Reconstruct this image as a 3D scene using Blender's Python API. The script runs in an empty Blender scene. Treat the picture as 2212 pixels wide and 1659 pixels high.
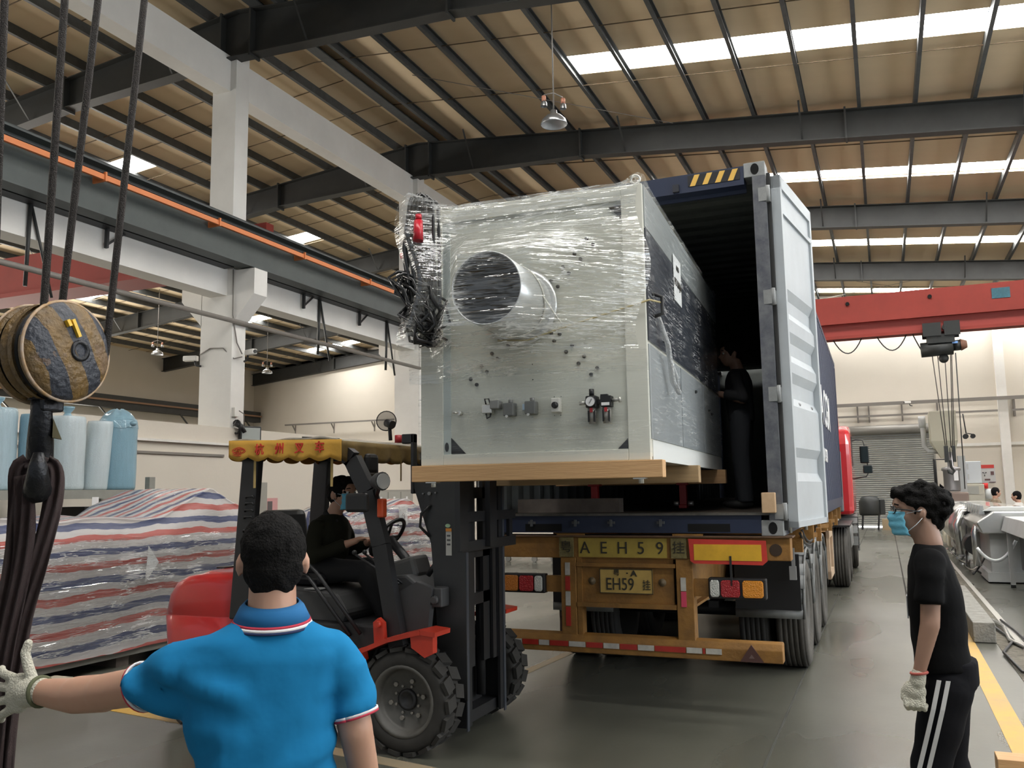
import bpy, bmesh, math, random
from mathutils import Vector, Matrix, noise
random.seed(7)
PI = math.pi
sc = bpy.context.scene
COL = sc.collection
# ---------------------------------------------------------------- camera
cam_d = bpy.data.cameras.new('camera'); cam = bpy.data.objects.new('camera', cam_d); COL.objects.link(cam)
cam_d.sensor_width = 36.0; cam_d.lens = 36.0 * 1876.2 / 2212.0; cam_d.clip_end = 200
YAW, PITCH, ROLL = math.radians(23.007), math.radians(7.105), math.radians(-0.8785)
_f = Vector((-math.sin(YAW)*math.cos(PITCH), math.cos(YAW)*math.cos(PITCH), math.sin(PITCH)))
_r = Vector((math.cos(YAW), math.sin(YAW), 0)); _u = _r.cross(_f)
_r2 = math.cos(ROLL)*_r + math.sin(ROLL)*_u; _u2 = -math.sin(ROLL)*_r + math.cos(ROLL)*_u
M = Matrix((( _r2.x, _u2.x, -_f.x, 0), (_r2.y, _u2.y, -_f.y, 0), (_r2.z, _u2.z, -_f.z, 1.7), (0, 0, 0, 1)))
cam.matrix_world = M
sc.camera = cam
# ---------------------------------------------------------------- world, daylight, exposure
w = bpy.data.worlds.new('daylight'); sc.world = w; w.use_nodes = True
bg = w.node_tree.nodes['Background']; bg.inputs[0].default_value = (0.86, 0.93, 1.0, 1); bg.inputs[1].default_value = 0.28
sc.view_settings.view_transform = 'Standard'; sc.view_settings.look = 'None'
sc.view_settings.gamma = 1.0; sc.view_settings.use_curve_mapping = False
sc.view_settings.exposure = 0.75
SKY_EMIT = 17.0
def area_light(name, loc, rot, sx, sy, power, color):
    d = bpy.data.lights.new(name, 'AREA'); d.shape = 'RECTANGLE'; d.size = sx; d.size_y = sy; d.energy = power; d.color = color
    o = bpy.data.objects.new(name, d); o.location = loc; o.rotation_euler = rot; COL.objects.link(o); return o
# assumed daylight added for unseen loading doors behind the camera
area_light('assumed_rear_daylight', (-7.0, -7.5, 3.0), (math.radians(90), 0, PI), 16, 5, 170, (1.0, 0.97, 0.92))
# assumed daylight added along the right side wall, which is built without windows
area_light('assumed_side_daylight', (11.7, 9.0, 4.6), (0, math.radians(90), 0), 3.2, 22, 800, (0.84, 0.92, 1.0))
# unseen fill added along the left bay's outer wall to brighten its roof
area_light('left_bay_fill_light', (-33.3, 12.0, 3.6), (0, math.radians(-90), 0), 4.0, 34, 3600, (1.0, 0.95, 0.86))
cy = sc.cycles
cy.max_bounces = 8; cy.diffuse_bounces = 5; cy.glossy_bounces = 4; cy.transmission_bounces = 4; cy.transparent_max_bounces = 16
cy.caustics_reflective = False; cy.caustics_refractive = False; cy.sample_clamp_indirect = 6.0
try: cy.use_denoising = True
except Exception: pass
# ---------------------------------------------------------------- materials
MATS = {}
def mat(name, col, rough=0.6, metal=0.0, nz=None, bump=None, spec=0.5, emit=None, coat=0.0, stretch=None, col2=None, alpha=None):
    """nz=(scale, amount) mottles the colour towards col2 (default darker); bump=(scale, strength)."""
    if name in MATS: return MATS[name]
    m = bpy.data.materials.new(name); m.use_nodes = True; nt = m.node_tree; N = nt.nodes; L = nt.links
    b = N['Principled BSDF']
    c = (*col, 1) if len(col) == 3 else col
    b.inputs['Base Color'].default_value = c; b.inputs['Roughness'].default_value = rough; b.inputs['Metallic'].default_value = metal
    b.inputs['Specular IOR Level'].default_value = spec; b.inputs['Coat Weight'].default_value = coat
    if emit: b.inputs['Emission Color'].default_value = (*emit[0], 1); b.inputs['Emission Strength'].default_value = emit[1]
    if alpha is not None: b.inputs['Alpha'].default_value = alpha
    if nz or bump:
        tc = N.new('ShaderNodeTexCoord'); src = tc.outputs['Object']
        if stretch:
            mp = N.new('ShaderNodeMapping'); mp.inputs['Scale'].default_value = stretch; L.new(src, mp.inputs[0]); src = mp.outputs[0]
    if nz:
        t = N.new('ShaderNodeTexNoise'); t.inputs['Scale'].default_value = nz[0]; t.inputs['Detail'].default_value = 6; t.inputs['Roughness'].default_value = 0.65; L.new(src, t.inputs['Vector'])
        r = N.new('ShaderNodeMapRange'); r.inputs[1].default_value = 0.35; r.inputs[2].default_value = 0.7; r.inputs[3].default_value = 0.0; r.inputs[4].default_value = nz[1]; L.new(t.outputs[0], r.inputs[0])
        mx = N.new('ShaderNodeMix'); mx.data_type = 'RGBA'; mx.inputs[6].default_value = c
        c2 = (*col2, 1) if col2 else (c[0]*0.35, c[1]*0.35, c[2]*0.35, 1); mx.inputs[7].default_value = c2
        L.new(r.outputs[0], mx.inputs[0]); L.new(mx.outputs[2], b.inputs['Base Color'])
    if bump:
        t2 = N.new('ShaderNodeTexNoise'); t2.inputs['Scale'].default_value = bump[0]; t2.inputs['Detail'].default_value = 4; L.new(src, t2.inputs['Vector'])
        bp = N.new('ShaderNodeBump'); bp.inputs['Strength'].default_value = bump[1]; bp.inputs['Distance'].default_value = 0.02; L.new(t2.outputs[0], bp.inputs['Height']); L.new(bp.outputs[0], b.inputs['Normal'])
    MATS[name] = m; return m
# ---------------------------------------------------------------- object helpers
WM = {}
I4 = Matrix.Identity(4)
def Tr(x=0, y=0, z=0, rz=0): return Matrix.Translation((x, y, z)) @ Matrix.Rotation(rz, 4, 'Z')
def props(o, label=None, cat=None, group=None, kind=None):
    if label: o['label'] = label
    if cat: o['category'] = cat
    if group: o['group'] = group
    if kind: o['kind'] = kind
    return o
def thing(name, label, cat, loc=(0, 0, 0), rz=0.0, group=None, kind=None):
    o = bpy.data.objects.new(name, None); COL.objects.link(o); o.empty_display_size = 0.1
    o.location = loc; o.rotation_euler = (0, 0, rz); WM[o.name] = Tr(*loc, rz)
    return props(o, label, cat, group, kind)
class MB:
    """collects geometry in the frame F and links it as one mesh object"""
    def __init__(s, F=None): s.bm = bmesh.new(); s.F = F or I4; s.mi = 0
    def V(s, p): return s.bm.verts.new(s.F @ Vector(p))
    def face(s, vs, sm=False):
        try: f = s.bm.faces.new(vs); f.material_index = s.mi; f.smooth = sm; return f
        except ValueError: return None
    def box(s, x0, x1, y0, y1, z0, z1):
        v = [s.V((x, y, z)) for z in (z0, z1) for y in (y0, y1) for x in (x0, x1)]
        for q in ((0, 2, 3, 1), (4, 5, 7, 6), (0, 1, 5, 4), (2, 6, 7, 3), (0, 4, 6, 2), (1, 3, 7, 5)): s.face([v[i] for i in q])
        return s
    def obox(s, c, size, R):
        c = Vector(c); h = [a/2 for a in size]; v = [s.V(c + R @ Vector((x*h[0], y*h[1], z*h[2]))) for z in (-1, 1) for y in (-1, 1) for x in (-1, 1)]
        for q in ((0, 2, 3, 1), (4, 5, 7, 6), (0, 1, 5, 4), (2, 6, 7, 3), (0, 4, 6, 2), (1, 3, 7, 5)): s.face([v[i] for i in q])
        return s
    def bar(s, a, b, w, h, up=(0, 0, 1)):
        """box beam from a to b, w across, h along up"""
        a = Vector(a); b = Vector(b); d = (b-a).normalized(); side = d.cross(Vector(up)).normalized(); u = side.cross(d)
        R = Matrix((side, d, u)).transposed(); return s.obox((a+b)/2, (w, (b-a).length, h), R)
    def loft(s, rings, close=True, caps=True, sm=True):
        R = [[s.V(p) for p in r] for r in rings]
        n = len(R[0])
        for a, b in zip(R, R[1:]):
            for i in range(n if close else n-1): s.face([a[i], a[(i+1) % n], b[(i+1) % n], b[i]], sm)
        if caps and close: s.face(list(reversed(R[0]))); s.face(R[-1])
        return s
    def tube(s, pts, r, n=8, closed=False, caps=True, sm=True):
        pts = [Vector(p) for p in pts]; rs = r if isinstance(r, (list, tuple)) else [r]*len(pts)
        rings = []; prev = None
        for i, p in enumerate(pts):
            if closed: d = pts[(i+1) % len(pts)] - pts[i-1]
            else: d = pts[min(i+1, len(pts)-1)] - pts[max(i-1, 0)]
            d.normalize()
            if prev is None:
                a = Vector((0, 0, 1)) if abs(d.z) < 0.9 else Vector((1, 0, 0)); u = d.cross(a).normalized()
            else: u = (prev - d*prev.dot(d)).normalized()
            prev = u; v = d.cross(u)
            rings.append([p + (u*math.cos(2*PI*k/n) + v*math.sin(2*PI*k/n))*rs[i] for k in range(n)])
        if closed: rings.append(rings[0]); return s.loft(rings, caps=False, sm=sm)
        return s.loft(rings, caps=caps, sm=sm)
    def lathe(s, prof, c, ax='z', n=24, sm=True, caps=False, a0=0, a1=2*PI):
        """prof: (radius, height) list along the axis through c"""
        c = Vector(c); full = abs(a1-a0-2*PI) < 1e-6; m = n if full else n+1; rings = []
        for r, h in prof:
            ring = []
            for k in range(m):
                t = a0 + (a1-a0)*k/n; x, y = r*math.cos(t), r*math.sin(t)
                ring.append(c + (Vector((x, y, h)) if ax == 'z' else Vector((h, x, y)) if ax == 'x' else Vector((y, h, x)) if ax == 'y' else ax @ Vector((x, y, h))))
            rings.append(ring)
        return s.loft(rings, close=full, caps=caps, sm=sm)
    def prism(s, poly, a, b, ax='y'):
        """poly: 2-D outline; 'y': (x,z) extruded a..b in y; 'x': (y,z); 'z': (x,y)"""
        f = {'y': lambda u, v, t: (u, t, v), 'x': lambda u, v, t: (t, u, v), 'z': lambda u, v, t: (u, v, t)}[ax]
        A = [s.V(f(u, v, a)) for u, v in poly]; B = [s.V(f(u, v, b)) for u, v in poly]; n = len(poly)
        for i in range(n): s.face([A[i], A[(i+1) % n], B[(i+1) % n], B[i]])
        s.face(list(reversed(A))); s.face(B); return s
    def grid(s, fn, nu, nv, sm=True):
        G = [[s.V(fn(i/nu, j/nv)) for j in range(nv+1)] for i in range(nu+1)]
        for i in range(nu):
            for j in range(nv): s.face([G[i][j], G[i+1][j], G[i+1][j+1], G[i][j+1]], sm)
        return s
    def ball(s, c, r, n=10, m=7, sc_=(1, 1, 1), R=None):
        c = Vector(c); R = R or Matrix.Identity(3)
        rings = []
        for j in range(1, m):
            t = PI*j/m
            rings.append([c + R @ Vector((r*sc_[0]*math.sin(t)*math.cos(2*PI*k/n), r*sc_[1]*math.sin(t)*math.sin(2*PI*k/n), -r*sc_[2]*math.cos(t))) for k in range(n)])
        a = s.V(c - R @ Vector((0, 0, r*sc_[2]))); b = s.V(c + R @ Vector((0, 0, r*sc_[2])))
        Rg = [[s.V(p) for p in q] for q in rings]
        for k in range(n): s.face([a, Rg[0][(k+1) % n], Rg[0][k]], True); s.face([b, Rg[-1][k], Rg[-1][(k+1) % n]], True)
        for p, q in zip(Rg, Rg[1:]):
            for k in range(n): s.face([p[k], p[(k+1) % n], q[(k+1) % n], q[k]], True)
        return s
    def build(s, name, m, parent=None, label=None, cat=None, group=None, kind=None, bevel=0, fix=True, wm=None):
        bm = s.bm
        if fix: bmesh.ops.recalc_face_normals(bm, faces=bm.faces)
        me = bpy.data.meshes.new(name)
        o = bpy.data.objects.new(name, me); COL.objects.link(o)
        if parent is not None:
            o.parent = parent; PW = WM[parent.name]; bm.transform(PW.inverted()); WM[o.name] = PW.copy()
        else:
            xs = [v.co for v in bm.verts]
            c = Vector(((min(p.x for p in xs)+max(p.x for p in xs))/2, (min(p.y for p in xs)+max(p.y for p in xs))/2, min(p.z for p in xs)))
            if wm is not None: o.matrix_world = wm; bm.transform(wm.inverted()); WM[o.name] = wm.copy()
            else: bm.transform(Matrix.Translation(-c)); o.location = c; WM[o.name] = Matrix.Translation(c)
        bm.to_mesh(me); bm.free()
        for k in (m if isinstance(m, (list, tuple)) else [m]): me.materials.append(k)
        if bevel:
            md = o.modifiers.new('bevel', 'BEVEL'); md.width = bevel; md.segments = 2; md.limit_method = 'ANGLE'; md.harden_normals = False
        return props(o, label, cat, group, kind)
def bake(o):
    dg = bpy.context.evaluated_depsgraph_get(); dg.update()
    me = bpy.data.meshes.new_from_object(o.evaluated_get(dg)); o.modifiers.clear(); o.data = me
def dup(root, loc=None, rz=None, label=None, mw=None):
    r = root.copy(); COL.objects.link(r)
    if loc is not None: r.location = loc
    if rz is not None: r.rotation_euler = (0, 0, rz)
    if label: r['label'] = label
    WM[r.name] = Tr(*r.location, r.rotation_euler[2])
    def rec(a, b):
        for ch in list(a.children):
            c = ch.copy(); COL.objects.link(c); c.parent = b; WM[c.name] = WM[b.name].copy(); rec(ch, c)
    rec(root, r); return r
def text(s, size, F, name, m, parent=None, depth=0.002, bold=0.0, sx=1.0, align='CENTER', **kw):
    """flat lettering in the local x-y plane of F"""
    c = bpy.data.curves.new('lettering', 'FONT'); c.body = s; c.size = size; c.extrude = depth; c.offset = bold; c.align_x = align; c.align_y = 'CENTER'
    o = bpy.data.objects.new('lettering', c); COL.objects.link(o)
    dg = bpy.context.evaluated_depsgraph_get(); dg.update()
    me = bpy.data.meshes.new_from_object(o.evaluated_get(dg)); bpy.data.objects.remove(o); bpy.data.curves.remove(c)
    b = MB(); b.bm.from_mesh(me); bpy.data.meshes.remove(me)
    b.bm.transform(F @ Matrix.Diagonal((sx, 1, 1, 1)))
    for f in b.bm.faces: f.material_index = 0
    return b.build(name, m, parent, fix=False, **kw)
def frame(o, xdir, ydir):
    """matrix whose x,y axes are xdir,ydir at origin o"""
    x = Vector(xdir).normalized(); y = Vector(ydir).normalized(); z = x.cross(y).normalized()
    return Matrix(((x.x, y.x, z.x, o[0]), (x.y, y.y, z.y, o[1]), (x.z, y.z, z.z, o[2]), (0, 0, 0, 1)))
def catenary(a, b, sag, n=10):
    a = Vector(a); b = Vector(b); return [a.lerp(b, i/n) - Vector((0, 0, sag*4*(i/n)*(1-i/n))) for i in range(n+1)]
def blob(name, segs, m, parent, voxel=0.012, smooth=3, disp=None, F=None, **kw):
    """continuous body: overlapping tapered limbs and ellipsoids fused by a voxel remesh"""
    b = MB(F)
    for sgm in segs:
        if sgm[0] == 's':
            _, p, r0, q, r1 = sgm[:5]; p = Vector(p); q = Vector(q); n = 16; flat = len(sgm) > 5
            d = (q-p); Ln = max(d.length, 1e-5); d.normalize(); pts = []; rs = []
            if not flat:
                for t in (-0.99, -0.8, -0.45): pts.append(p + d*r0*t); rs.append(r0*math.sqrt(1-t*t))
            pts += [p, p.lerp(q, .5), q]; rs += [r0, (r0+r1)/2, r1]
            if not flat:
                for t in (0.45, 0.8, 0.99): pts.append(q + d*r1*t); rs.append(r1*math.sqrt(1-t*t))
            b.tube(pts, rs, n=n)
        elif sgm[0] == 'e':
            _, c, rad = sgm[:3]; R = sgm[3] if len(sgm) > 3 else None
            b.ball(c, 1.0, 18, 12, rad, R)
        elif sgm[0] == 'r':   # stacked elliptical rings: list of (centre, rx, ry, [rot])
            rings = []
            for rr in sgm[1]:
                c, rx, ry = Vector(rr[0]), rr[1], rr[2]; a = rr[3] if len(rr) > 3 else 0; ring = []
                for k in range(24):
                    t = 2*PI*k/24; x, y = rx*math.copysign(abs(math.cos(t))**0.85, math.cos(t)), ry*math.copysign(abs(math.sin(t))**0.85, math.sin(t))
                    ring.append(c + Vector((x*math.cos(a)-y*math.sin(a), x*math.sin(a)+y*math.cos(a), 0)))
                rings.append(ring)
            b.loft(rings)
    o = b.build(name, m, parent, **kw)
    md = o.modifiers.new('fuse', 'REMESH'); md.mode = 'VOXEL'; md.voxel_size = voxel; md.use_smooth_shade = True
    if smooth:
        ms = o.modifiers.new('smooth', 'SMOOTH'); ms.factor = 0.5; ms.iterations = smooth
    bake(o)
    if disp:
        for v in o.data.vertices:
            nv = v.normal; p = v.co*disp[0]; v.co = v.co + nv*disp[1]*noise.noise(p)
    return o
# ================================================================ materials of the hall
white_paint = mat('white_paint', (0.80, 0.78, 0.74), 0.85, nz=(0.9, 0.22), bump=(30, 0.05), col2=(0.42, 0.40, 0.36))
wall_cream = mat('wall_cream', (0.70, 0.645, 0.56), 0.85, nz=(0.5, 0.2), bump=(20, 0.05), col2=(0.55, 0.51, 0.44))
steel_dark = mat('steel_dark', (0.035, 0.036, 0.034), 0.55, nz=(3, 0.4))
purlin_m = mat('purlin_grey', (0.10, 0.105, 0.105), 0.5, 0.3, nz=(5, 0.5))
beam_green = mat('beam_green_grey', (0.075, 0.088, 0.085), 0.5, nz=(2, 0.3))
black_m = mat('black_steel', (0.015, 0.015, 0.016), 0.5)
orange_m = mat('orange_rail', (0.75, 0.24, 0.08), 0.5)
red_crane = mat('red_crane_paint', (0.24, 0.025, 0.015), 0.7, nz=(1.2, 0.25))
conduit = mat('conduit_grey', (0.22, 0.2, 0.18), 0.5)
def roof_mat():
    m = mat('roof_insulation', (0.74, 0.59, 0.39), 0.7, nz=(0.35, 0.5), bump=(1.3, 0.6), stretch=(0.4, 1.6, 1), col2=(0.58, 0.44, 0.28)); return m
roof_m = roof_mat()
sky_m = mat('translucent_sheet', (0.9, 0.9, 0.9), 0.5, emit=((1.0, 0.985, 0.95), SKY_EMIT))
def floor_mat():
    m = bpy.data.materials.new('epoxy_floor'); m.use_nodes = True; nt = m.node_tree; N = nt.nodes; L = nt.links; b = N['Principled BSDF']
    tc = N.new('ShaderNodeTexCoord')
    def nzz(scale, st, det=6):
        mp = N.new('ShaderNodeMapping'); mp.inputs['Scale'].default_value = st; L.new(tc.outputs['Object'], mp.inputs[0])
        t = N.new('ShaderNodeTexNoise'); t.inputs['Scale'].default_value = scale; t.inputs['Detail'].default_value = det; t.inputs['Roughness'].default_value = 0.6; L.new(mp.outputs[0], t.inputs['Vector']); return t
    def mix(a, bcol, fac):
        mx = N.new('ShaderNodeMix'); mx.data_type = 'RGBA'; mx.inputs[7].default_value = bcol
        if hasattr(a, 'links'): L.new(a, mx.inputs[6])
        else: mx.inputs[6].default_value = a
        L.new(fac, mx.inputs[0]); return mx.outputs[2]
    def rng(t, a, bb, lo, hi):
        r = N.new('ShaderNodeMapRange'); r.inputs[1].default_value = a; r.inputs[2].default_value = bb; r.inputs[3].default_value = lo; r.inputs[4].default_value = hi; L.new(t.outputs[0], r.inputs[0]); return r.outputs[0]
    c = mix((0.115, 0.115, 0.092, 1), (0.085, 0.085, 0.07, 1), rng(nzz(0.35, (1, 1, 1)), .35, .7, 0, 1))
    c = mix(c, (0.15, 0.147, 0.12, 1), rng(nzz(1.2, (3, .5, 1)), .45, .75, 0, .3))
    c = mix(c, (0.10, 0.095, 0.08, 1), rng(nzz(3.5, (1, .35, 1), 9), .6, .85, 0, .10))
    c = mix(c, (0.07, 0.065, 0.055, 1), rng(nzz(2.2, (9, .4, 1), 8), .62, .85, 0, .15))
    L.new(c, b.inputs['Base Color'])
    rr = rng(nzz(.6, (1, .4, 1), 3), .3, .7, .2, .4); L.new(rr, b.inputs['Roughness']); b.inputs['Specular IOR Level'].default_value = .85
    t2 = nzz(8, (1, 1, 1)); bp = N.new('ShaderNodeBump'); bp.inputs['Strength'].default_value = 0.08; bp.inputs['Distance'].default_value = .01; L.new(t2.outputs[0], bp.inputs['Height']); L.new(bp.outputs[0], b.inputs['Normal'])
    return m
# ================================================================ hall (frames every 7 m, ridge over the column row)
YF = [12.4 + 7*k for k in range(-2, 5)]        # frame positions
XR, XL, XC, YE, YB = 12.0, -33.5, -10.8, 40.4, -8.0
def zr(x): return 11.1 - (0.104*(x-XC) if x > XC else 0.095*(XC-x))   # underside of the roof sheets
MB().box(XL, XR, YB, YE, -0.3, 0).build('floor', floor_mat(), kind='structure')
floor = bpy.data.objects['floor']
yellow_line = mat('yellow_floor_paint', (0.62, 0.36, 0.06), 0.5, nz=(3, 0.7), col2=(0.35, 0.26, 0.12))
tan_line = mat('worn_floor_paint', (0.36, 0.26, 0.15), 0.6, nz=(3, 0.8), col2=(0.25, 0.23, 0.18))
dark_joint = mat('dark_joint', (0.04, 0.036, 0.03), 0.95)
MB().box(.64, .79, 3, 13.2, 0.0, .003).build('painted_line', yellow_line, floor)
MB().bar((-6.9, 5.62, .001), (-4.6, 5.3, .001), .13, .004).build('painted_line', yellow_line, floor)
MB().bar((-4.6, 5.3, .001), (-1.5, 4.75, .001), .12, .004).build('painted_line', tan_line, floor)
MB().bar((-3.35, 6.3, .001), (-3.05, 11.5, .001), .10, .004).build('painted_line', tan_line, floor)
MB().box(.19, .215, 9, 40, 0.0, .003).build('floor_joint', dark_joint, floor)
MB().box(-.8, -.785, 1, 40, 0.0, .002).build('floor_joint', mat('faint_joint', (.05, .05, .042), .9), floor)
# cable trench beside the production line
MB().box(1.0, 1.2, 8.0, 19.0, 0.0, .006).build('cable_trench', mat('trench_dark', (.09, .08, .06), .9, nz=(14, .8), bump=(40, .6), col2=(.22, .2, .16)), floor)
MB().box(1.2, 1.27, 7.0, 40.0, 0.0, .012).build('trench_edging', mat('edging_grey', (.42, .4, .36), .7), floor)
# roof sheets, in strips that leave room for the daylight panels
SKR = [9.1, 16.4, 24.2, 31.3, 39.3, 1.8]; SKL = [1.5, 9.0, 16.4, 23.8, 31.1, 38.4]  # right-slope strip at the end wall is an unseen addition to brighten it
ceil = MB()
def roof_quad(b, x0, x1, y0, y1, dz=0.0, t=0.06):
    v = [b.V((x, y, zr(x)+dz+h)) for h in (0, t) for (x, y) in ((x0, y0), (x1, y0), (x1, y1), (x0, y1))]
    for q in ((0, 1, 2, 3), (7, 6, 5, 4), (0, 4, 5, 1), (1, 5, 6, 2), (2, 6, 7, 3), (3, 7, 4, 0)): b.face([v[i] for i in q])
PR = [-9.9 + 1.095*n for n in range(0, 20)]            # purlin lines, right slope
PL = [-11.45 - 1.1*n for n in range(0, 20)]
HW = 0.42
# right slope
ys = sorted(SKR); edges = [YB] + sum([[a-HW, a+HW] for a in ys], []) + [YE]
for i in range(0, len(edges), 2): roof_quad(ceil, XC, XR, edges[i], edges[i+1])
for a in ys: roof_quad(ceil, XC, PR[4]-.0, a-HW, a+HW)
# left slope: two lit groups in each bay
ys = sorted(SKL); edges = [YB] + sum([[a-HW, a+HW] for a in ys], []) + [YE]
for i in range(0, len(edges), 2): roof_quad(ceil, XL, XC-.0001, edges[i], edges[i+1])
LA = (PL[7]-.03, PL[5]-.03); LB = (PL[15]-.03, PL[12]-.03)
for a in ys:
    for x0, x1 in ((LA[1], XC-.0001), (LB[1], LA[0]), (XL, LB[0])): roof_quad(ceil, x0, x1, a-HW, a+HW)
ceiling = ceil.build('ceiling', roof_m, kind='structure')
def panel(x0, x1, y): b = MB(); roof_quad(b, x0, x1, y-HW, y+HW, .02, .02); return b.build('skylight_panel', sky_m, ceiling)
for a in SKR:
    for n in range(4, 19):
        if PR[n+1] < XR+.5: panel(PR[n]+.01, min(PR[n+1]-.01, XR), a)
for a in SKL:
    for n in (5, 6): panel(PL[n+1]-.02, PL[n]-.06, a)
    for n in (12, 13, 14): panel(PL[n+1]-.02, PL[n]-.06, a)
# purlins: C sections
def purlin(x):
    z = zr(x)-.005; s = 1 if x > XC else -1; h, w_, t = .2, .075, .012
    pr = [(0, 0), (s*w_, 0), (s*w_, -.022), (s*(w_-t), -.022), (s*(w_-t), -t), (s*t, -t), (s*t, -h+t), (s*(w_-t), -h+t), (s*(w_-t), -h+.022), (s*w_, -h+.022), (s*w_, -h), (0, -h)]
    MB().prism([(x+a, z+c) for a, c in pr], YB, YE-.02, 'y').build('purlin', purlin_m, ceiling)
for x in PR + [-10.45]: purlin(x)
for x in PL[:20]: purlin(x)
MB().box(-10.44, -10.2, YB, YE-.02, zr(-10.3)-.2, zr(-10.3)-.17).build('ridge_channel', purlin_m, ceiling)
# thin insulation support wires and sag rods
seam = mat('roof_seam', (.12, .085, .05), .8)
for k in range(-2, 4):
    y0 = 12.4+7*k
    for d in (2.35, 4.75):
        MB().bar((XC, y0+d, zr(XC)-.1), (XR, y0+d, zr(XR)-.1), .016, .016).bar((XC, y0+d+.07, zr(XC)-.06), (XR, y0+d+.07, zr(XR)-.06), .01, .01).build('sag_rod', seam, ceiling)
        MB().bar((XC, y0+d, zr(XC)-.1), (XL, y0+d, zr(XL)-.1), .016, .016).bar((XC, y0+d+1.1, zr(XC)-.015), (XL, y0+d+1.1, zr(XL)-.015), .012, .012).build('sag_rod', seam, ceiling)
# rafters: tapered I beams
def rafter(y, side):
    b = MB()
    xs = [XC, XC+4.5, XR] if side > 0 else [XC, XC-4.5, XL]
    def zt(x): return zr(x)-.21
    def zb(x): return zt(x) - (.92 - .30*min(1, abs(x-XC)/5.0) + (.05 if abs(x-XC) > 20 else 0))
    for x0, x1 in zip(xs, xs[1:]):
        for za, dz in ((zt, -.018), (zb, .018)):
            a = Vector((x0, y, za(x0)+dz/2)); c = Vector((x1, y, za(x1)+dz/2)); b.bar(a, c, .26, .02)
        v = [b.V(p) for p in ((x0, y-.006, zb(x0)), (x1, y-.006, zb(x1)), (x1, y-.006, zt(x1)), (x0, y-.006, zt(x0)), (x0, y+.006, zb(x0)), (x1, y+.006, zb(x1)), (x1, y+.006, zt(x1)), (x0, y+.006, zt(x0)))]
        b.face([v[0], v[1], v[2], v[3]]); b.face([v[7], v[6], v[5], v[4]])
    o = b.build('rafter', steel_dark, ceiling)
    s = side
    for x in ([XC+s*.35, XC+s*4.5, XC+s*10.5, XC+s*17] ):       # splice plates
        if XL < x < XR: MB().box(x-.02, x+.02, y-.15, y+.15, zb(x)-.05, zt(x)+.04).build('splice_plate', steel_dark, o)
    for x in ([XC+s*1.6, XC+s*5.6, XC+s*9.6, XC+s*13.8, XC+s*18]):   # fly braces to the purlins
        if XL < x < XR:
            MB().bar((x, y-.05, zb(x)+.03), (x, y-.65, zt(x)+.05), .04, .008).bar((x, y+.05, zb(x)+.03), (x, y+.65, zt(x)+.05), .04, .008).build('fly_brace', steel_dark, o)
    return o
for y in YF[1:]:
    yy = min(y, YE-.14)
    rafter(yy, 1); rafter(yy, -1)
# thin wind bracing
for (a, b_) in (((-8.8, 15.5), (-4, 19.2)), ((-4, 33.6), (4, 39.8)), ((4, 33.6), (-2, 39.8)), ((-10.3, 10.2), (-8, 12.3))):
    MB().tube([(a[0], a[1], zr(a[0])-.26), (b_[0], b_[1], zr(b_[0])-.26)], .008, 5).build('wind_brace', conduit, ceiling)
# walls
MB().box(XL, XC+.3, YE, YE+.2, 0, 9.6).build('wall_far_left', wall_cream, kind='structure')
wf = MB(); DX0, DX1, DZ = -1.45, 1.95, 4.0
wf.box(XC+.3, DX0, YE, YE+.2, 0, 9.6).box(DX1, XR, YE, YE+.2, 0, 9.6).box(DX0, DX1, YE, YE+.2, DZ, 9.6)
wall_far = wf.build('wall_far_right', wall_cream, kind='structure')
gab = MB(); gab.prism([(XL, 9.6), (XL, zr(XL)), (XC, zr(XC)), (XR, zr(XR)), (XR, 8.7), (XR, 9.6)][:5]+[(XR, 8.7)][:0], YE, YE+.2, 'y')
gab.build('wall_gable', wall_cream, kind='structure')
MB().box(XL-.2, XL, YB, YE+.2, 0, 9.1).build('wall_left', wall_cream, kind='structure')
MB().box(XR, XR+.2, YB, YE+.2, 0, 8.9).build('wall_right', wall_cream, kind='structure')
# low partition wall on the column row
part = MB(); part.box(-10.98, -10.77, YB, YE, 0, 2.93)
wall_partition = part.build('wall_partition', wall_cream, kind='structure')
MB().box(-10.77, -10.70, YB, YE, 2.60, 2.64).build('wall_ledge', white_paint, wall_partition)
MB().box(-10.79, -10.74, YB, 12.2, 2.4, 2.44).build('wall_seam', conduit, wall_partition)
# pilasters on the end walls
for x in (4.45, -16.5, -22.5): 
    MB().box(x-.02, x+.33, YE-.25, YE, 0, 8.4).build('pilaster', white_paint, wall_far)
MB().box(2.6, 12, YE-.12, YE, 3.3, 3.42).build('wall_ledge', white_paint, wall_far)
MB().box(-24, -11, YE-.14, YE, 4.35, 4.6).build('wall_ledge', white_paint, wall_far)
# ================================================================ concrete columns with crane corbels, tie beams
def col_verts(y, k):
    lab = ['white concrete column left of the forklift canopy with two crane corbels', 'white concrete column just left of the wrapped machine', 'white concrete column of the middle row hidden behind the machine'][min(k, 2)]
    t = thing('concrete_column', lab, 'column', (-11.2, y+.18, 0), kind='structure') if k < 2 else thing('concrete_column', None, None, (-11.2, y+.18, 0), kind='structure')
    y1 = y+.36
    MB().box(-11.55, -10.81, y, y1, 0, 6.0).build('lower_shaft', white_paint, t)
    MB().box(-11.42, -10.86, y, y1, 6.0, 10.19).build('upper_shaft', white_paint, t)
    MB().prism([(-10.82, 4.85), (-10.33, 5.36), (-10.33, 5.84), (-10.82, 5.84)], y, y1, 'y').build('corbel', white_paint, t)
    MB().prism([(-11.54, 4.85), (-12.03, 5.36), (-12.03, 5.84), (-11.54, 5.84)], y, y1, 'y').build('corbel', white_paint, t)
for k, y in enumerate(YF[2:] ): col_verts(y, k)
ybeams = [YB] + YF[2:]
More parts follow.
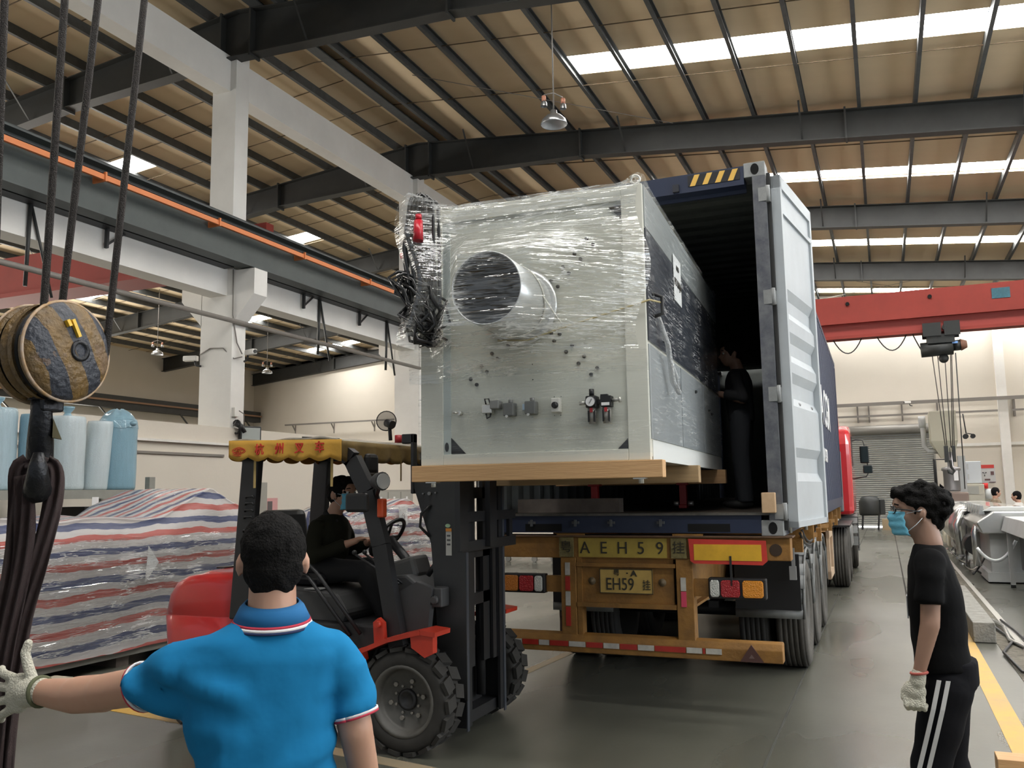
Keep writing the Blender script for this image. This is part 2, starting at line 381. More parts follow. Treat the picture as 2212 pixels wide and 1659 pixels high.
for a, b_ in zip(ybeams, ybeams[1:]):
    y0 = a+.36 if a != YB else a
    MB().box(-11.35, -11.0, y0, b_, 9.36, 10.06).build('tie_beam_upper', white_paint, kind='structure')
    MB().box(-11.35, -10.95, y0, b_, 5.38, 6.12).build('tie_beam_lower', white_paint, kind='structure')
# ================================================================ crane runway of this bay
rw = thing('crane_runway', 'dark green steel crane runway beam with orange conductor rail along the column row', 'crane runway', (-10.5, 10, 5.86))
b = MB(); X0 = -10.52
b.box(X0-.15, X0+.15, YB, YE-.1, 5.86, 5.885); b.box(X0-.006, X0+.006, YB, YE-.1, 5.88, 6.60); b.box(X0-.19, X0+.19, YB, YE-.1, 6.60, 6.63)
b.build('runway_girder', beam_green, rw)
MB().box(X0-.025, X0+.025, YB, YE-.1, 6.63, 6.72).build('crane_rail', black_m, rw)
MB().box(X0+.20, X0+.25, YB, YE-.1, 6.35, 6.43).build('conductor_rail', orange_m, rw)
MB().box(X0+.19, X0+.23, YB, YE-.1, 6.45, 6.475).build('conductor_support', black_m, rw)
y = 4.2
while y < 38:
    MB().box(X0+.0, X0+.27, y-.015, y+.015, 6.33, 6.47).build('rail_clamp', orange_m, rw); y += 2.4
for a in YF[2:-1]:
    MB().box(-10.94, -10.72, a+.45, a+6.9, 5.86, 6.02).build('cable_channel', black_m, rw)
MB().box(-10.94, -10.72, YB, 12.3, 5.86, 6.02).build('cable_channel', black_m, rw)
def hanger(y):
    MB().box(-10.90, -10.84, y-.02, y+.02, 5.55, 5.9).bar((-10.87, y, 5.6), (-10.87, y+.35, 5.88), .03, .03, (1, 0, 0)).build('hanger_bracket', black_m, rw)
for y in (9.6, 14.6, 16.7, 18.6): hanger(y)
def drop(y):
    MB().tube([(-10.9, y, 5.9), (-10.95, y+.02, 4.68)], .03, 6).tube([(-10.9, y, 5.9), (-10.95, y+.45, 4.6)], .022, 6).build('drop_strut', steel_dark, rw)
for y in (8.3, 15.2, 17.95): drop(y)
MB().tube([(-10.75, YB, 4.88), (-10.75, 19.3, 4.88)], .045, 8).build('service_pipe', conduit, label='grey service pipe running level past the columns below the runway', cat='pipe')
# left bay: runway on the far side wall, red bridge crane
rl = thing('crane_runway', 'dark crane runway beam on the far side wall of the left bay', 'crane runway', (-33, 10, 5.8))
MB().box(-33.3, -32.9, YB, YE-.1, 5.9, 6.5).build('runway_girder', steel_dark, rl)
MB().box(-32.88, -32.8, YB, YE-.1, 6.2, 6.28).build('conductor_rail', mat('rail_brown', (.28, .16, .09), .6), rl)
for y in range(14, 40, 5): MB().bar((-32.85, y, 5.9), (-32.85, y+.8, 5.2), .06, .06, (1, 0, 0)).build('wall_bracket', steel_dark, rl)
bc = thing('bridge_crane', 'red bridge crane girder across the left bay behind the hoist ropes', 'crane', (-20, 13.4, 6.6))
MB().box(-32.5, -12, 13.7, 14.2, 6.45, 7.35).build('box_girder', red_crane, bc)
MB().box(-32.5, -12, 13.55, 14.35, 6.35, 6.45).build('bottom_flange', red_crane, bc)
MB().box(-32.5, -12, 14.75, 15.0, 6.7, 7.6).build('rear_girder', red_crane, bc)
# far end of the left bay: conduit rail with brackets
cr = thing('wall_rail', 'long grey conduit rail with brackets on the end wall of the left bay', 'rail', (-20, YE-.2, 5.6))
MB().box(-31.0, -11.6, YE-.35, YE-.28, 5.62, 5.7).build('rail_bar', conduit, cr)
for i in range(8): 
    x = -30.5+i*2.6
    MB().bar((x, YE-.02, 5.3), (x, YE-.3, 5.62), .05, .05).box(x-.02, x+.02, YE-.05, YE, 5.1, 5.7).build('rail_bracket', conduit, cr)
# right end wall: two rails
cr = thing('wall_rail', 'double grey conduit rail high on the end wall above the roller shutter', 'rail', (2, YE-.2, 4.7))
MB().box(-10, 11.8, YE-.36, YE-.28, 5.13, 5.27).build('rail_bar', conduit, cr)
MB().box(-10, 4.4, YE-.34, YE-.28, 4.66, 4.74).box(4.9, 11.8, YE-.34, YE-.28, 4.66, 4.74).build('rail_bar', conduit, cr)
for x in (-.9, -.45, .85, 2.2, 5.0, 7.5): MB().box(x-.03, x+.03, YE-.3, YE, 4.45, 5.2).build('rail_bracket', conduit, cr)
# roller shutter door
shut = mat('shutter_grey', (.34, .335, .30), .45, .3, nz=(1.5, .3))
door1 = thing('door_1', None, None, (0.25, YE, 0), kind='structure')
nsl = 44
for i in range(nsl):
    z0 = .05 + i*(DZ-.1)/nsl; z1 = z0+(DZ-.1)/nsl
    b = MB(); b.prism([(YE+.03, z0), (YE-.01, z0+.012), (YE-.02, (z0+z1)/2), (YE-.01, z1-.014), (YE+.03, z1-.004)], DX0, DX1, 'x'); b.build('slat', shut, door1)
MB().tube([(DX0-.1, YE-.22, 4.1), (DX1+.05, YE-.22, 4.1)], .2, 14).build('roller_drum', mat('drum_grey', (.25, .24, .22), .5, .3), door1)
for x in (DX0-.06, DX1): MB().box(x, x+.06, YE-.12, YE, 0, 4.05).build('guide_rail', shut, door1)
MB().box(DX0, DX1, YE-.05, YE-.03, 0.0, .04).build('daylight_gap', mat('door_gap_light', (.9, .9, .9), .5, emit=((1, 1, 1), 3)), door1)
# ================================================================ the semi-trailer truck (local frame: origin under the container's rear right corner)
TY = math.radians(0.46); T = Tr(-.71, 6.78, 0, TY)
truck_y = mat('trailer_yellow', (.30, .145, .03), .65, nz=(5, .7), bump=(25, .25), col2=(.13, .065, .02))
navy = mat('container_navy', (.012, .02, .05), .5, nz=(2.5, .4), col2=(.03, .04, .075))
navy_in = mat('container_inside', (.11, .12, .115), .7, nz=(2, .5))
door_white = mat('door_inner_paint', (.44, .475, .50), .45, nz=(2, .2))
cast_grey = mat('casting_grey', (.30, .31, .31), .6, nz=(8, .5))
rubber = mat('tyre_rubber', (.028, .027, .026), .85, bump=(40, .2))
rubber_d = mat('tyre_dusty', (.085, .078, .068), .9, bump=(40, .2), nz=(6, .6), col2=(.04, .038, .035))
fender_g = mat('fender_grey', (.19, .195, .19), .55, nz=(6, .5))
black_p = mat('black_plastic', (.012, .012, .013), .45)
wood_dark = mat('container_floor_wood', (.09, .07, .055), .8, nz=(4, .6))
steel_rod = mat('galvanised', (.55, .56, .56), .35, .8)
seal_m = mat('door_seal', (.03, .03, .03), .7)
trk = thing('container_trailer', 'long yellow container chassis trailer carrying the open navy container', 'trailer', (-.71, 6.78, 0), TY)
def P(name, b, m, par=trk, **k): return b.build(name, m, par, **k)
def B(): return MB(T)
# --- rear structure
P('rear_beam', B().box(-2.46, .04, .0, .16, 1.165, 1.335), truck_y, bevel=.006)
P('beam_top_plate', B().box(-2.48, .06, -.03, .2, 1.335, 1.347), mat('rusty_edge', (.16, .09, .05), .8, nz=(9, .7)))
P('beam_pocket', B().lathe([(.045, 0), (.045, .01)], (-.035-.03, -.005, 1.245), 'y', 14, caps=True), mat('pocket_dark', (.04, .025, .015), .9))
for x in (-1.69, -.75): P('rear_post', B().box(x-.065, x+.065, -.01, .12, .5, 1.17), truck_y, bevel=.005)
for x in (-1.60,): P('post_rib', B().box(x-.02, x+.02, .0, .1, .5, 1.17), truck_y)
P('cross_plate', B().box(-1.60, -.84, .02, .05, .80, 1.17), truck_y)
P('plate_lip', B().box(-1.62, -.82, -.015, .06, .785, .82).box(-1.62, -.82, -.012, .04, 1.10, 1.13), truck_y)
bump = P('rear_bumper', B().prism([(-.03, .43), (.09, .43), (.10, .56), (.06, .575), (-.01, .565), (-.035, .52)], -2.40, -.05, 'x'), truck_y, bevel=.006)
ref_w = mat('reflector_white', (.55, .53, .48), .5, nz=(12, .5)); ref_r = mat('reflector_red', (.42, .03, .02), .4, nz=(12, .4)); ref_p = mat('reflector_pink', (.62, .06, .12), .4)
x = -2.22
for i, (wd, c) in enumerate([(.13, 0), (.14, 1), (.09, 0), (.16, 1), (.14, 0), (.14, 1), (.13, 0), (.14, 1), (.13, 0), (.24, 1), (.12, 0), (.02, 1), (.12, 0)]):
    P('reflector_strip', B().box(x, x+wd-.004, -.039, -.034, .475, .515), ref_r if c else ref_w, bump); x += wd+.003
tri = mat('reflector_triangle', (.07, .03, .025), .5)
for x in (-2.33, -.27):
    P('triangle_reflector', B().prism([(x-.085, .435), (x+.085, .435), (x, .56)], -.046, -.036, 'y'), tri, bump)
    P('triangle_inner', B().prism([(x-.02, .462), (x+.02, .462), (x, .49)], -.049, -.045, 'y'), mat('tri_light', (.15, .1, .09), .5), bump)
for x, seq in ((-1.695, ((1.03, 1.13, ref_w), (.91, 1.02, ref_r), (.79, .90, ref_w), (.63, .78, ref_r))), (-.76, ((.93, 1.03, ref_w), (.81, .925, ref_p)))):
    for a, c, mm in seq: P('reflector_strip', B().box(x-.02, x+.02, -.018, -.012, a, c), mm)
# --- number plates and lettering
ink = mat('plate_ink', (.03, .025, .015), .6)
py = mat('painted_number_yellow', (.46, .34, .06), .6, nz=(6, .5), col2=(.25, .17, .04))
P('number_panel', B().box(-1.60, -.88, -.006, 0.0, 1.175, 1.325), py)
F0 = T @ frame((0, -.008, 0), (1, 0, 0), (0, 0, 1))
for ch, x in zip('AEH59', (-1.545, -1.39, -1.235, -1.085, -.935)): text(ch, .135, F0 @ Matrix.Translation((x, 1.245, 0)), 'number_character', ink, trk, bold=.0, sx=.95)
for ch, x in (('粤', -1.70), ('挂', -.785)):
    pl = P('character_plate', B().box(x-.06, x+.06, -.02, -.005, 1.175, 1.33), mat('old_plate', (.22, .18, .07), .7, nz=(14, .9), bump=(30, .4)))
    text(ch, .10, T @ frame((x, -.022, 1.25), (1, 0, 0), (0, 0, 1)), 'number_character', ink, pl)
lp = P('licence_plate', B().box(-1.43, -1.0, .0, .012, .895, 1.085), mat('licence_yellow', (.55, .37, .10), .5, nz=(10, .3)), bevel=.004)
FL = T @ frame((-1.215, -.003, 0), (1, 0, 0), (0, 0, 1))
text('粤', .055, FL @ Matrix.Translation((-.075, 1.053, 0)), 'plate_character', ink, lp); text('· A', .062, FL @ Matrix.Translation((.045, 1.05, 0)), 'plate_character', ink, lp, bold=.002, sx=1.15)
text('EH59', .135, FL @ Matrix.Translation((-.05, .963, 0)), 'plate_character', ink, lp, sx=.78)
text('挂', .085, FL @ Matrix.Translation((.165, .958, 0)), 'plate_character', ink, lp, sx=.8)
P('plate_border', B().box(-1.43, -1.0, -.003, .0, 1.08, 1.085).box(-1.43, -1.0, -.003, 0, .895, .9).box(-1.43, -1.425, -.003, 0, .895, 1.085).box(-1.005, -1.0, -.003, 0, .895, 1.085), ink, lp)
for x in (-1.50, -.93):
    P('bolt_boss', B().lathe([(.032, -.01), (.03, .0), (.014, .004), (.012, .014), (0.001, .014)], (x, .015, .985), T.to_3x3().inverted() @ frame((0, 0, 0), (1, 0, 0), (0, 0, 1)).to_3x3() if 0 else frame((0, 0, 0), (1, 0, 0), (0, 0, 1)).to_3x3(), 14), mat('boss_grey', (.16, .12, .07), .6))
# hazard board
hz_r = mat('hazard_red', (.60, .045, .03), .45, nz=(9, .3)); hz_y = mat('hazard_yellow', (.75, .43, .03), .45, nz=(7, .3))
hb = P('hazard_board', B().prism([(-.705, 1.325), (-.13, 1.315), (-.125, 1.165), (-.16, 1.135), (-.67, 1.14), (-.695, 1.16)], -.035, -.028, 'y'), hz_r)
P('hazard_board_centre', B().box(-.665, -.165, -.038, -.034, 1.165, 1.285), hz_y, hb)
P('board_strap', B().box(-.40, -.385, -.045, -.03, .98, 1.2), black_p, hb)
# lamps
l_red = mat('lamp_red', (.36, .015, .02), .25, bump=(120, .6)); l_or = mat('lamp_amber', (.72, .27, .02), .25, bump=(120, .6)); l_wh = mat('lamp_clear', (.55, .56, .52), .3, bump=(120, .6))
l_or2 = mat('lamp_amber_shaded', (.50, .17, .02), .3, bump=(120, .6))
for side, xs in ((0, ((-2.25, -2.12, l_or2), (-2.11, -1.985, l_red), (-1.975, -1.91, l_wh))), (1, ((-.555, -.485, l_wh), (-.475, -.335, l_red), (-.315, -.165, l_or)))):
    x0, x1 = xs[0][0]-.015, xs[-1][1]+.02
    h = P('tail_lamp_cluster', B().box(x0, x1, -.02, .06, .88, 1.035), black_p, bevel=.01)
    for a, c, mm in xs: P('lamp_lens', B().prism([(a+.012, .895), (c-.012, .895), (c, .91), (c, 1.005), (c-.012, 1.02), (a+.012, 1.02), (a, 1.005), (a, .91)], -.045, -.018, 'y'), mm, h, bevel=.006)
P('lamp_bracket', B().box(-1.9, -1.75, .02, .06, .89, 1.02), truck_y); P('lamp_bracket', B().box(-.70, -.56, .02, .06, .89, 1.02), truck_y)
P('mud_guard_end', B().lathe([(.001, 0), (.052, 0), (.052, .03), (.001, .03)], (-1.83, .3, .66), 'y', 20).box(-1.882, -1.778, .3, .33, .5, .66), mat('brown_flap', (.10, .06, .045), .7))
# chassis rails, crossmembers
for x in (-1.68, -.76): P('chassis_rail', B().box(x-.006, x+.006, .1, 11.9, .80, 1.25).box(x-.06, x+.06, .1, 11.9, 1.22, 1.245).box(x-.06, x+.06, .1, 11.9, .79, .81), truck_y)
for y in (1.6, 3.1, 4.4, 5.8, 7.4, 9.0, 10.6): P('outrigger', B().box(-2.40, .0, y, y+.1, 1.12, 1.33), truck_y)
P('bolster_plate', B().box(-1.78, -1.55, -.02, .02, 1.335, 1.36), truck_y); P('bolster_plate', B().box(-.83, -.6, -.02, .02, 1.335, 1.36), truck_y)
# axles, wheels, fenders
def wheel(c, R, W, face, name='wheel', par=trk, hub=None, lug=False, dusty=False, Fm=T, root=True):
    """tyre with grooved tread and dished rim; c local centre, face=+1/-1: side of the visible rim (x)"""
    b = MB(Fm); prof = [(R*.60, -W/2*.75), (R*.70, -W/2), (R*.90, -W/2), (R*.975, -W/2*.88)]
    ng = 5
    for i in range(ng):
        a = -W/2*.84 + (W*.84)*i/ng; d = (W*.84)/ng
        prof += [(R, a), (R, a+d*.8), (R*.975, a+d*.82), (R*.975, a+d*.98)]
    prof += [(R*.975, W/2*.88), (R*.90, W/2), (R*.70, W/2), (R*.60, W/2*.75), (R*.6, -W/2*.75)]
    b.lathe(prof, c, 'x', 40)
    o = b.build(name, rubber_d if dusty else rubber, par)
    b = MB(Fm); s = face; rp = [(R*.62, s*W/2*.78), (R*.60, s*W/2*.86), (R*.55, s*W/2*.7), (R*.50, s*W/2*.2), (R*.36, s*W/2*.05), (R*.22, s*W/2*.25), (R*.20, s*W/2*.5), (R*.10, s*W/2*.55), (.001, s*W/2*.55)]
    b.lathe(rp, c, 'x', 32); b.build('rim', hub or mat('rim_dark', (.10, .095, .085), .6, nz=(8, .5)), o, fix=False)
    return o
for y in (2.25, 3.57, 4.89):
    P('axle', B().tube([(-2.3, y, .52), (-.14, y, .52)], .07, 10), black_m)
    for x in (-.155, -.49, -1.95, -2.285): wheel((x, y, .51), .51, .27, 1 if x > -1 else -1, 'wheel', dusty=(x in (-.155, -2.285)))
    for x0 in (-.63, -2.43):
        b = B(); n = 14; R = .60; ring = []
        pts = [(y-.60, .60)] + [(y+R*math.cos(PI-PI*k/n)*1.0, .52+R*math.sin(PI*k/n)) for k in range(0, n+1)]
        for (u, v), (u2, v2) in zip(pts, pts[1:]):
            q = [b.V((x0, u, v)), b.V((x0+.62, u, v)), b.V((x0+.62, u2, v2)), b.V((x0, u2, v2))]; b.face(q, True)
        fo = P('mudguard', b, fender_g); md = fo.modifiers.new('thick', 'SOLIDIFY'); md.thickness = .012; bake(fo)
        b = B(); pp = [(x0+.6, u, v) for u, v in pts[1:]]
        b.tube([(x0+.61, u, v) for u, v in pts[1:]], .014, 6); P('guard_lip', b, fender_g, fo)
for x0 in (-.62, -2.42): P('mud_flap', B().box(x0, x0+.58, 1.62, 1.635, .60, 1.10), black_p)
P('guard_bracket', B().box(-.10, -.07, 1.55, 1.58, 1.0, 1.16), steel_rod); P('guard_bracket', B().box(-.12, -.06, 1.52, 1.56, .88, 1.0), steel_rod)
for y in (2.25, 3.57, 4.89):
    for x in (-1.6, -.84): P('leaf_spring', B().bar((x, y-.55, .62), (x, y, .66), .09, .06).bar((x, y, .66), (x, y+.55, .62), .09, .06), black_m)
    P('air_brake_chamber', B().tube([(-1.3, y+.25, .6), (-1.3, y+.5, .6)], .09, 12), black_m)
for x in (-.76, -1.68): P('landing_leg', B().box(x-.06, x+.06, 8.8, 8.92, .12, 1.0).box(x-.12, x+.12, 8.74, 8.98, .1, .13), truck_y)
P('side_box_frame', B().box(-.02, .02, 5.75, 6.75, 1.02, 1.12).box(-.02, .02, 5.75, 6.75, .48, .58).box(-.02, .02, 5.75, 5.9, .48, 1.12).box(-.02, .02, 6.6, 6.75, .48, 1.12), mat('pale_orange_frame', (.55, .40, .27), .6, nz=(4, .4)))
P('spare_carrier', B().box(-.5, -.02, 5.9, 6.7, .9, 1.1), truck_y)
for y in (3.0, 5.4, 7.2):
    P('twistlock_arm', B().bar((-.3, y, 1.18), (.06, y+.25, 1.2), .05, .05).box(.02, .07, y+.2, y+.26, 1.13, 1.27), truck_y)
P('air_hose', B().tube(catenary((.0, 1.4, 1.3), (-.05, 4.6, 1.28), .18), .012, 6).tube(catenary((.0, 1.6, 1.32), (-.02, 3.6, 1.2), .1), .012, 6), black_m)
# ================================================================ container (top-level: it lifts off the trailer)
ct = thing('shipping_container', 'navy blue shipping container with its rear doors open on the trailer', 'container', (-.71, 6.78, 1.347), TY)
Z0, Z1, LC, WC = 1.347, 4.243, 12.19, 2.438
def C(name, b, m, par=ct, **k): return b.build(name, m, par, **k)
for x in (-WC, 0):
    for y in (0, LC):
        for z in (Z0, Z1-.118):
            x0 = x if x < 0 else x-.162; y0 = y if y == 0 else y-.178
            b = B().box(x0, x0+.162, y0, y0+.178, z, z+.118)
            cc = C('corner_casting', b, cast_grey, bevel=.006)
            if y == 0:
                cx_ = x0+.085; C('casting_hole', B().lathe([(.001, 0), (.036, 0), (.036, .006), (.001, .006)], (0, 0, 0), frame((0, 0, 0), (1, 0, 0), (0, 0, 1)).to_3x3(), 16) if 0 else B().prism([(cx_+.032*math.cos(2*PI*k/16), z+.059+.045*math.sin(2*PI*k/16)) for k in range(16)], -.003, .001, 'y'), mat('hole_black', (.004, .004, .004), 1), cc)
post_m = mat('post_worn_navy', (.15, .155, .165), .5, nz=(7, .9), col2=(.035, .04, .06))
for x0 in (-WC, -.10):
    C('rear_post', B().box(x0, x0+.10, .0, .12, Z0+.118, Z1-.118), post_m)
    C('front_post', B().box(x0, x0+.10, LC-.12, LC, Z0+.118, Z1-.118), navy)
C('door_header', B().box(-WC+.162, -.162, .0, .12, Z1-.17, Z1-.02).box(-WC+.16, -.16, .12, .14, Z1-.20, Z1-.05), navy)
C('door_sill', B().box(-WC+.16, -.16, .0, .14, Z0+.02, Z0+.155), navy)
C('sill_lip', B().box(-WC+.1, -.1, -.02, .16, Z0+.155, Z0+.172), mat('sill_bare', (.14, .13, .115), .5, .4, nz=(9, .7)))
for x in (-2.0, -1.62, -1.32, -.92): C('lock_keeper', B().box(x-.03, x+.03, -.015, 0, Z0+.09, Z0+.11).box(x-.01, x+.01, -.022, -.008, Z0+.07, Z0+.125), mat('keeper_grey', (.09, .095, .10), .6))
for x in (-1.9, -.55): C('forklift_pocket', B().box(x-.16, x+.16, -.002, .002, Z0+.03, Z0+.09), mat('hole_black', (0, 0, 0), 1))
C('bottom_rail', B().box(-.05, 0, .17, LC-.17, Z0, Z0+.16), navy); C('bottom_rail', B().box(-WC, -WC+.05, .17, LC-.17, Z0, Z0+.16), navy)
C('top_rail', B().box(-.06, 0, .17, LC-.17, Z1-.09, Z1-.02), navy); C('top_rail', B().box(-WC, -WC+.06, .17, LC-.17, Z1-.09, Z1-.02), navy)
def corrug(name, axis, u0, u1, fixed, depth, z0, z1, m, par=ct, pitch=.278):
    b = B(); us = []; u = u0
    while u < u1:
        for du, off in ((0, 0), (.072, 0), (.072+.068, 1), (.072+.068+.072, 1), (.278, 0)):
            if u+du <= u1+.001: us.append((u+du, off))
        u += pitch
    for (a, oa), (c, oc) in zip(us, us[1:]):
        if c-a < 1e-6: continue
        if axis == 'x': q = [(fixed-depth*oa, a, z0), (fixed-depth*oc, c, z0), (fixed-depth*oc, c, z1), (fixed-depth*oa, a, z1)]
        else: q = [(z0, a, fixed-depth*oa), (z0, c, fixed-depth*oc), (z1, c, fixed-depth*oc), (z1, a, fixed-depth*oa)]
        b.face([b.V(p) for p in q])
    o = b.build(name, m, par, fix=False); md = o.modifiers.new('thick', 'SOLIDIFY'); md.thickness = .004; md.offset = 0
    return o
corrug('side_wall', 'x', .12, LC-.12, -.005, .036, Z0+.15, Z1-.08, navy)
ws = corrug('side_wall', 'x', .12, LC-.12, -WC+.041, .036, Z0+.15, Z1-.08, mat('container_side_inside', (.24, .27, .29), .6, nz=(2, .4)))
corrug('roof', 'z', .12, LC-.12, Z1-.02, .02, -WC+.05, -.05, navy_in)
C('front_wall', B().box(-WC+.01, -.01, LC-.06, LC-.05, Z0+.02, Z1-.0), navy_in)
C('floor_boards', B().box(-WC+.06, -.06, .16, LC-.1, Z0+.14, Z0+.17), wood_dark)
for n in range(9): C('cross_member', B().box(-WC+.05, -.05, .6+n*1.3, .68+n*1.3, Z0+.02, Z0+.14), navy)
# hazard stripes on the header's right end
hy = mat('stripe_yellow', (.72, .44, .09), .5); hk = mat('stripe_black', (.012, .012, .014), .5)
hs = C('stripe_panel', B().box(-.60, -.19, -.004, .0, Z1-.125, Z1-.035), hk)
for i in range(4):
    x = -.585+i*.10; C('stripe', B().prism([(x, Z1-.125), (x+.042, Z1-.125), (x+.082, Z1-.035), (x+.040, Z1-.035)], -.007, -.003, 'y'), hy, hs)
C('header_bracket', B().box(-.72, -.67, -.03, .0, Z1-.16, Z1-.10), mat('bracket_dark', (.02, .022, .03), .5))
# doors, swung open
white_l = mat('container_lettering', (.78, .78, .78), .5)
def cdoor(side):
    hx = .0 if side > 0 else -WC; ang = math.radians(8 if side > 0 else 6)*side
    F = T @ Matrix.Translation((hx+side*.045, .02, 0)) @ Matrix.Rotation(-ang, 4, 'Z')
    # local: x = outward normal side, y = along the door away from the hinge
    s = side; t = .05; W = 1.16; z0, z1 = Z0+.06, Z1-.11
    b = MB(F)
    # pressed panel profile along z: raised bands
    prof = [(0, z0)]; zz = z0+.35
    bands = [(z0+.42, z0+.60), (z0+1.0, z0+1.22), (z0+1.32, z0+1.50), (z0+1.68, z0+1.86)] if s > 0 else []
    pr = [(.0, z0)]
    for a, c in ((z0+.34, z0+.60), (z0+.92, z0+1.18), (z0+1.26, z0+1.50), (z0+1.60, z0+1.84)):
        pr += [(0, a), (.032, a+.07), (.032, c-.07), (0, c)]
    pr += [(0, z1)]
    for (o0, a), (o1, c) in zip(pr, pr[1:]):
        b.face([b.V((s*(-.0+.03-o0), .09, a)), b.V((s*(.03-o0), W-.05, a)), b.V((s*(.03-o1), W-.05, c)), b.V((s*(.03-o1), .09, c))])
    d = b.build('door', door_white, ct, fix=False, label='open white-painted inner face of the right door' if s > 0 else 'open left door behind the forklift mast'); md = d.modifiers.new('t', 'SOLIDIFY'); md.thickness = .004; md.offset = 0
    def D(name, bb, m): return bb.build(name, m, d)
    D('door_frame', MB(F).box(*sorted((s*-.03, s*.05)), W-.06, W, z0, z1), door_white)
    D('door_frame', MB(F).box(*sorted((s*-.03, s*.05)), .05, .10, z0, z1), door_white)
    D('door_frame', MB(F).box(*sorted((s*-.03, s*.05)), .05, W, z1-.10, z1).box(*sorted((s*-.0, s*.05)), .1, W-.06, z1-.30, z1-.26), door_white)
    D('door_frame', MB(F).box(*sorted((s*-.03, s*.05)), .05, W, z0, z0+.045).box(*sorted((s*-.012, s*.03)), .1, W-.06, z0+.25, z0+.26), door_white)
    D('door_seal', MB(F).box(*sorted((s*-.045, s*-.02)), .02, .055, z0-.02, z1+.02), seal_m)
    D('door_edge_strip', MB(F).box(*sorted((s*-.05, s*-.03)), .055, .075, z0, z1), mat('seal_strip', (.40, .38, .33), .5, .4, nz=(6, .6)))
    for zb in (z0+.1, z0+.2, z0+.75, z0+.95, z0+1.9, z1-.18):
        for yb in (.45, .9): D('door_bolt', MB(F).ball((s*-.0+.015*s, yb, zb), .016, 8, 6), mat('bolt_grey', (.25, .25, .25), .4, .6))
    for y in (.25, .8): D('lock_rod', MB(F).tube([(s*-.06, y, z0-.05), (s*-.06, y, z1+.05)], .014, 8), steel_rod)
    for zb in (z0+.12, z0+1.0, z0+1.75, z1-.16):
        D('hinge', MB(F).box(*sorted((s*-.10, s*-.02)), -.035, .05, zb-.055, zb+.055).tube([(s*-.03, -.02, zb-.065), (s*-.03, -.02, zb+.065)], .018, 8), cast_grey)
cdoor(1); cdoor(-1)
FS = T @ frame((.003, 0, 0), (0, 1, 0), (0, 0, 1))
text('CMA CGM', .78, FS @ Matrix.Translation((6.7, 2.85, 0)), 'lettering', white_l, ct, bold=.01)
text('CMA CGM', .26, FS @ Matrix.Translation((6.4, 2.15, 0)), 'lettering', white_l, ct, bold=.004)
st = MB(FS); pts = [(5.7+(.26 if k % 2 == 0 else .11)*math.sin(PI*k/5), 3.67+(.26 if k % 2 == 0 else .11)*math.cos(PI*k/5)) for k in range(10)]
st.prism(pts, 0, .003, 'z'); C('star_mark', st, white_l)
# lumber inside and on the sill
pine = mat('pine', (.60, .37, .18), .65, nz=(5, .5), stretch=(.4, 6, 6), col2=(.42, .23, .10), bump=(20, .15))
pine_end = mat('pine_end_grain', (.60, .42, .26), .7, nz=(12, .5), col2=(.42, .27, .15))
MB(T).box(-.145, -.045, -.06, .6, Z0+.172, Z0+.322).build('timber_block', pine_end, bevel=.006, label='short pine timber standing out of the container sill at the right post', cat='timber')
MB(T).box(-2.27, -1.35, .35, .48, Z0+.172, Z0+.29).build('timber_block', mat('old_timber', (.17, .14, .12), .8, nz=(6, .6)), label='old grey timber lying across the container floor at the left', cat='timber')
# red machine skates under the machine
redp = mat('red_jack_paint', (.40, .025, .03), .4)
def jack(x, y, lab):
    j = thing('lifting_jack', lab, 'jack', (0, 0, 0)); WM[j.name] = T @ Matrix.Translation((x, y, Z0+.172)); j.matrix_world = WM[j.name]
    F = WM[j.name]
    MB(F).box(-.035, .035, -.05, .05, .02, .05).box(-.03, .03, -.03, .03, .05, .24).box(-.05, .05, -.05, .05, .22, .245).build('jack_body', redp, j, bevel=.004)
    for s in (-1, 1): MB(F).tube([(s*.04, 0, .06), (s*.085, 0, .06)], .022, 10).build('roller', steel_rod, j)
jack(-1.62, .55, 'red jack with steel rollers under the machine just right of the old timber'); jack(-.92, .9, 'red jack in the dark under the right side of the machine')
# ================================================================ tractor unit
tr = thing('tractor_unit', 'red truck cab seen past the front end of the container', 'truck', (-1.7, 18.5, 0), TY)
redc = mat('cab_red', (.50, .02, .025), .22, coat=.6)
TT = T @ Matrix.Translation((.17, 0, 0))
def Q(name, b, m, par=tr, **k): return b.build(name, m, par, **k)
cabp = [(12.75, 1.12), (15.0, 1.12), (15.05, 1.9), (14.9, 2.35), (14.55, 2.95), (13.4, 3.02), (12.9, 2.9), (12.75, 2.6)]
Q('cab_shell', MB(TT).prism(cabp, -2.46, .02, 'x'), redc, bevel=.09)
Q('air_deflector', MB(TT).prism([(12.95, 2.95), (14.1, 3.0), (13.2, 3.75), (13.0, 3.7)], -2.2, -.22, 'x'), mat('deflector_pink', (.55, .25, .2), .5), bevel=.05)
Q('door_window', MB(TT).prism([(13.7, 2.15), (14.75, 2.1), (14.5, 2.75), (13.7, 2.8)], .021, .03, 'x'), mat('cab_glass', (.02, .025, .03), .08, spec=.8))
Q('rear_panel', MB(TT).box(-2.2, -.34, 12.55, 12.76, 1.3, 2.45), mat('cab_grey', (.12, .13, .14), .5))
Q('air_intake', MB(TT).box(-.34, -.17, 12.4, 12.62, 1.2, 2.45), mat('cab_grey', (.12, .13, .14), .5), bevel=.03)
Q('cab_step', MB(TT).box(-.25, .04, 14.0, 14.9, .35, 1.12), black_p, bevel=.03)
Q('fuel_tank', MB(TT).box(-.42, -.02, 11.6, 12.5, .5, 1.0), steel_rod, bevel=.08)
Q('frame_rail', MB(TT).box(-1.65, -1.57, 8.9, 14.8, .75, 1.0).box(-.87, -.79, 8.9, 14.8, .75, 1.0), black_m)
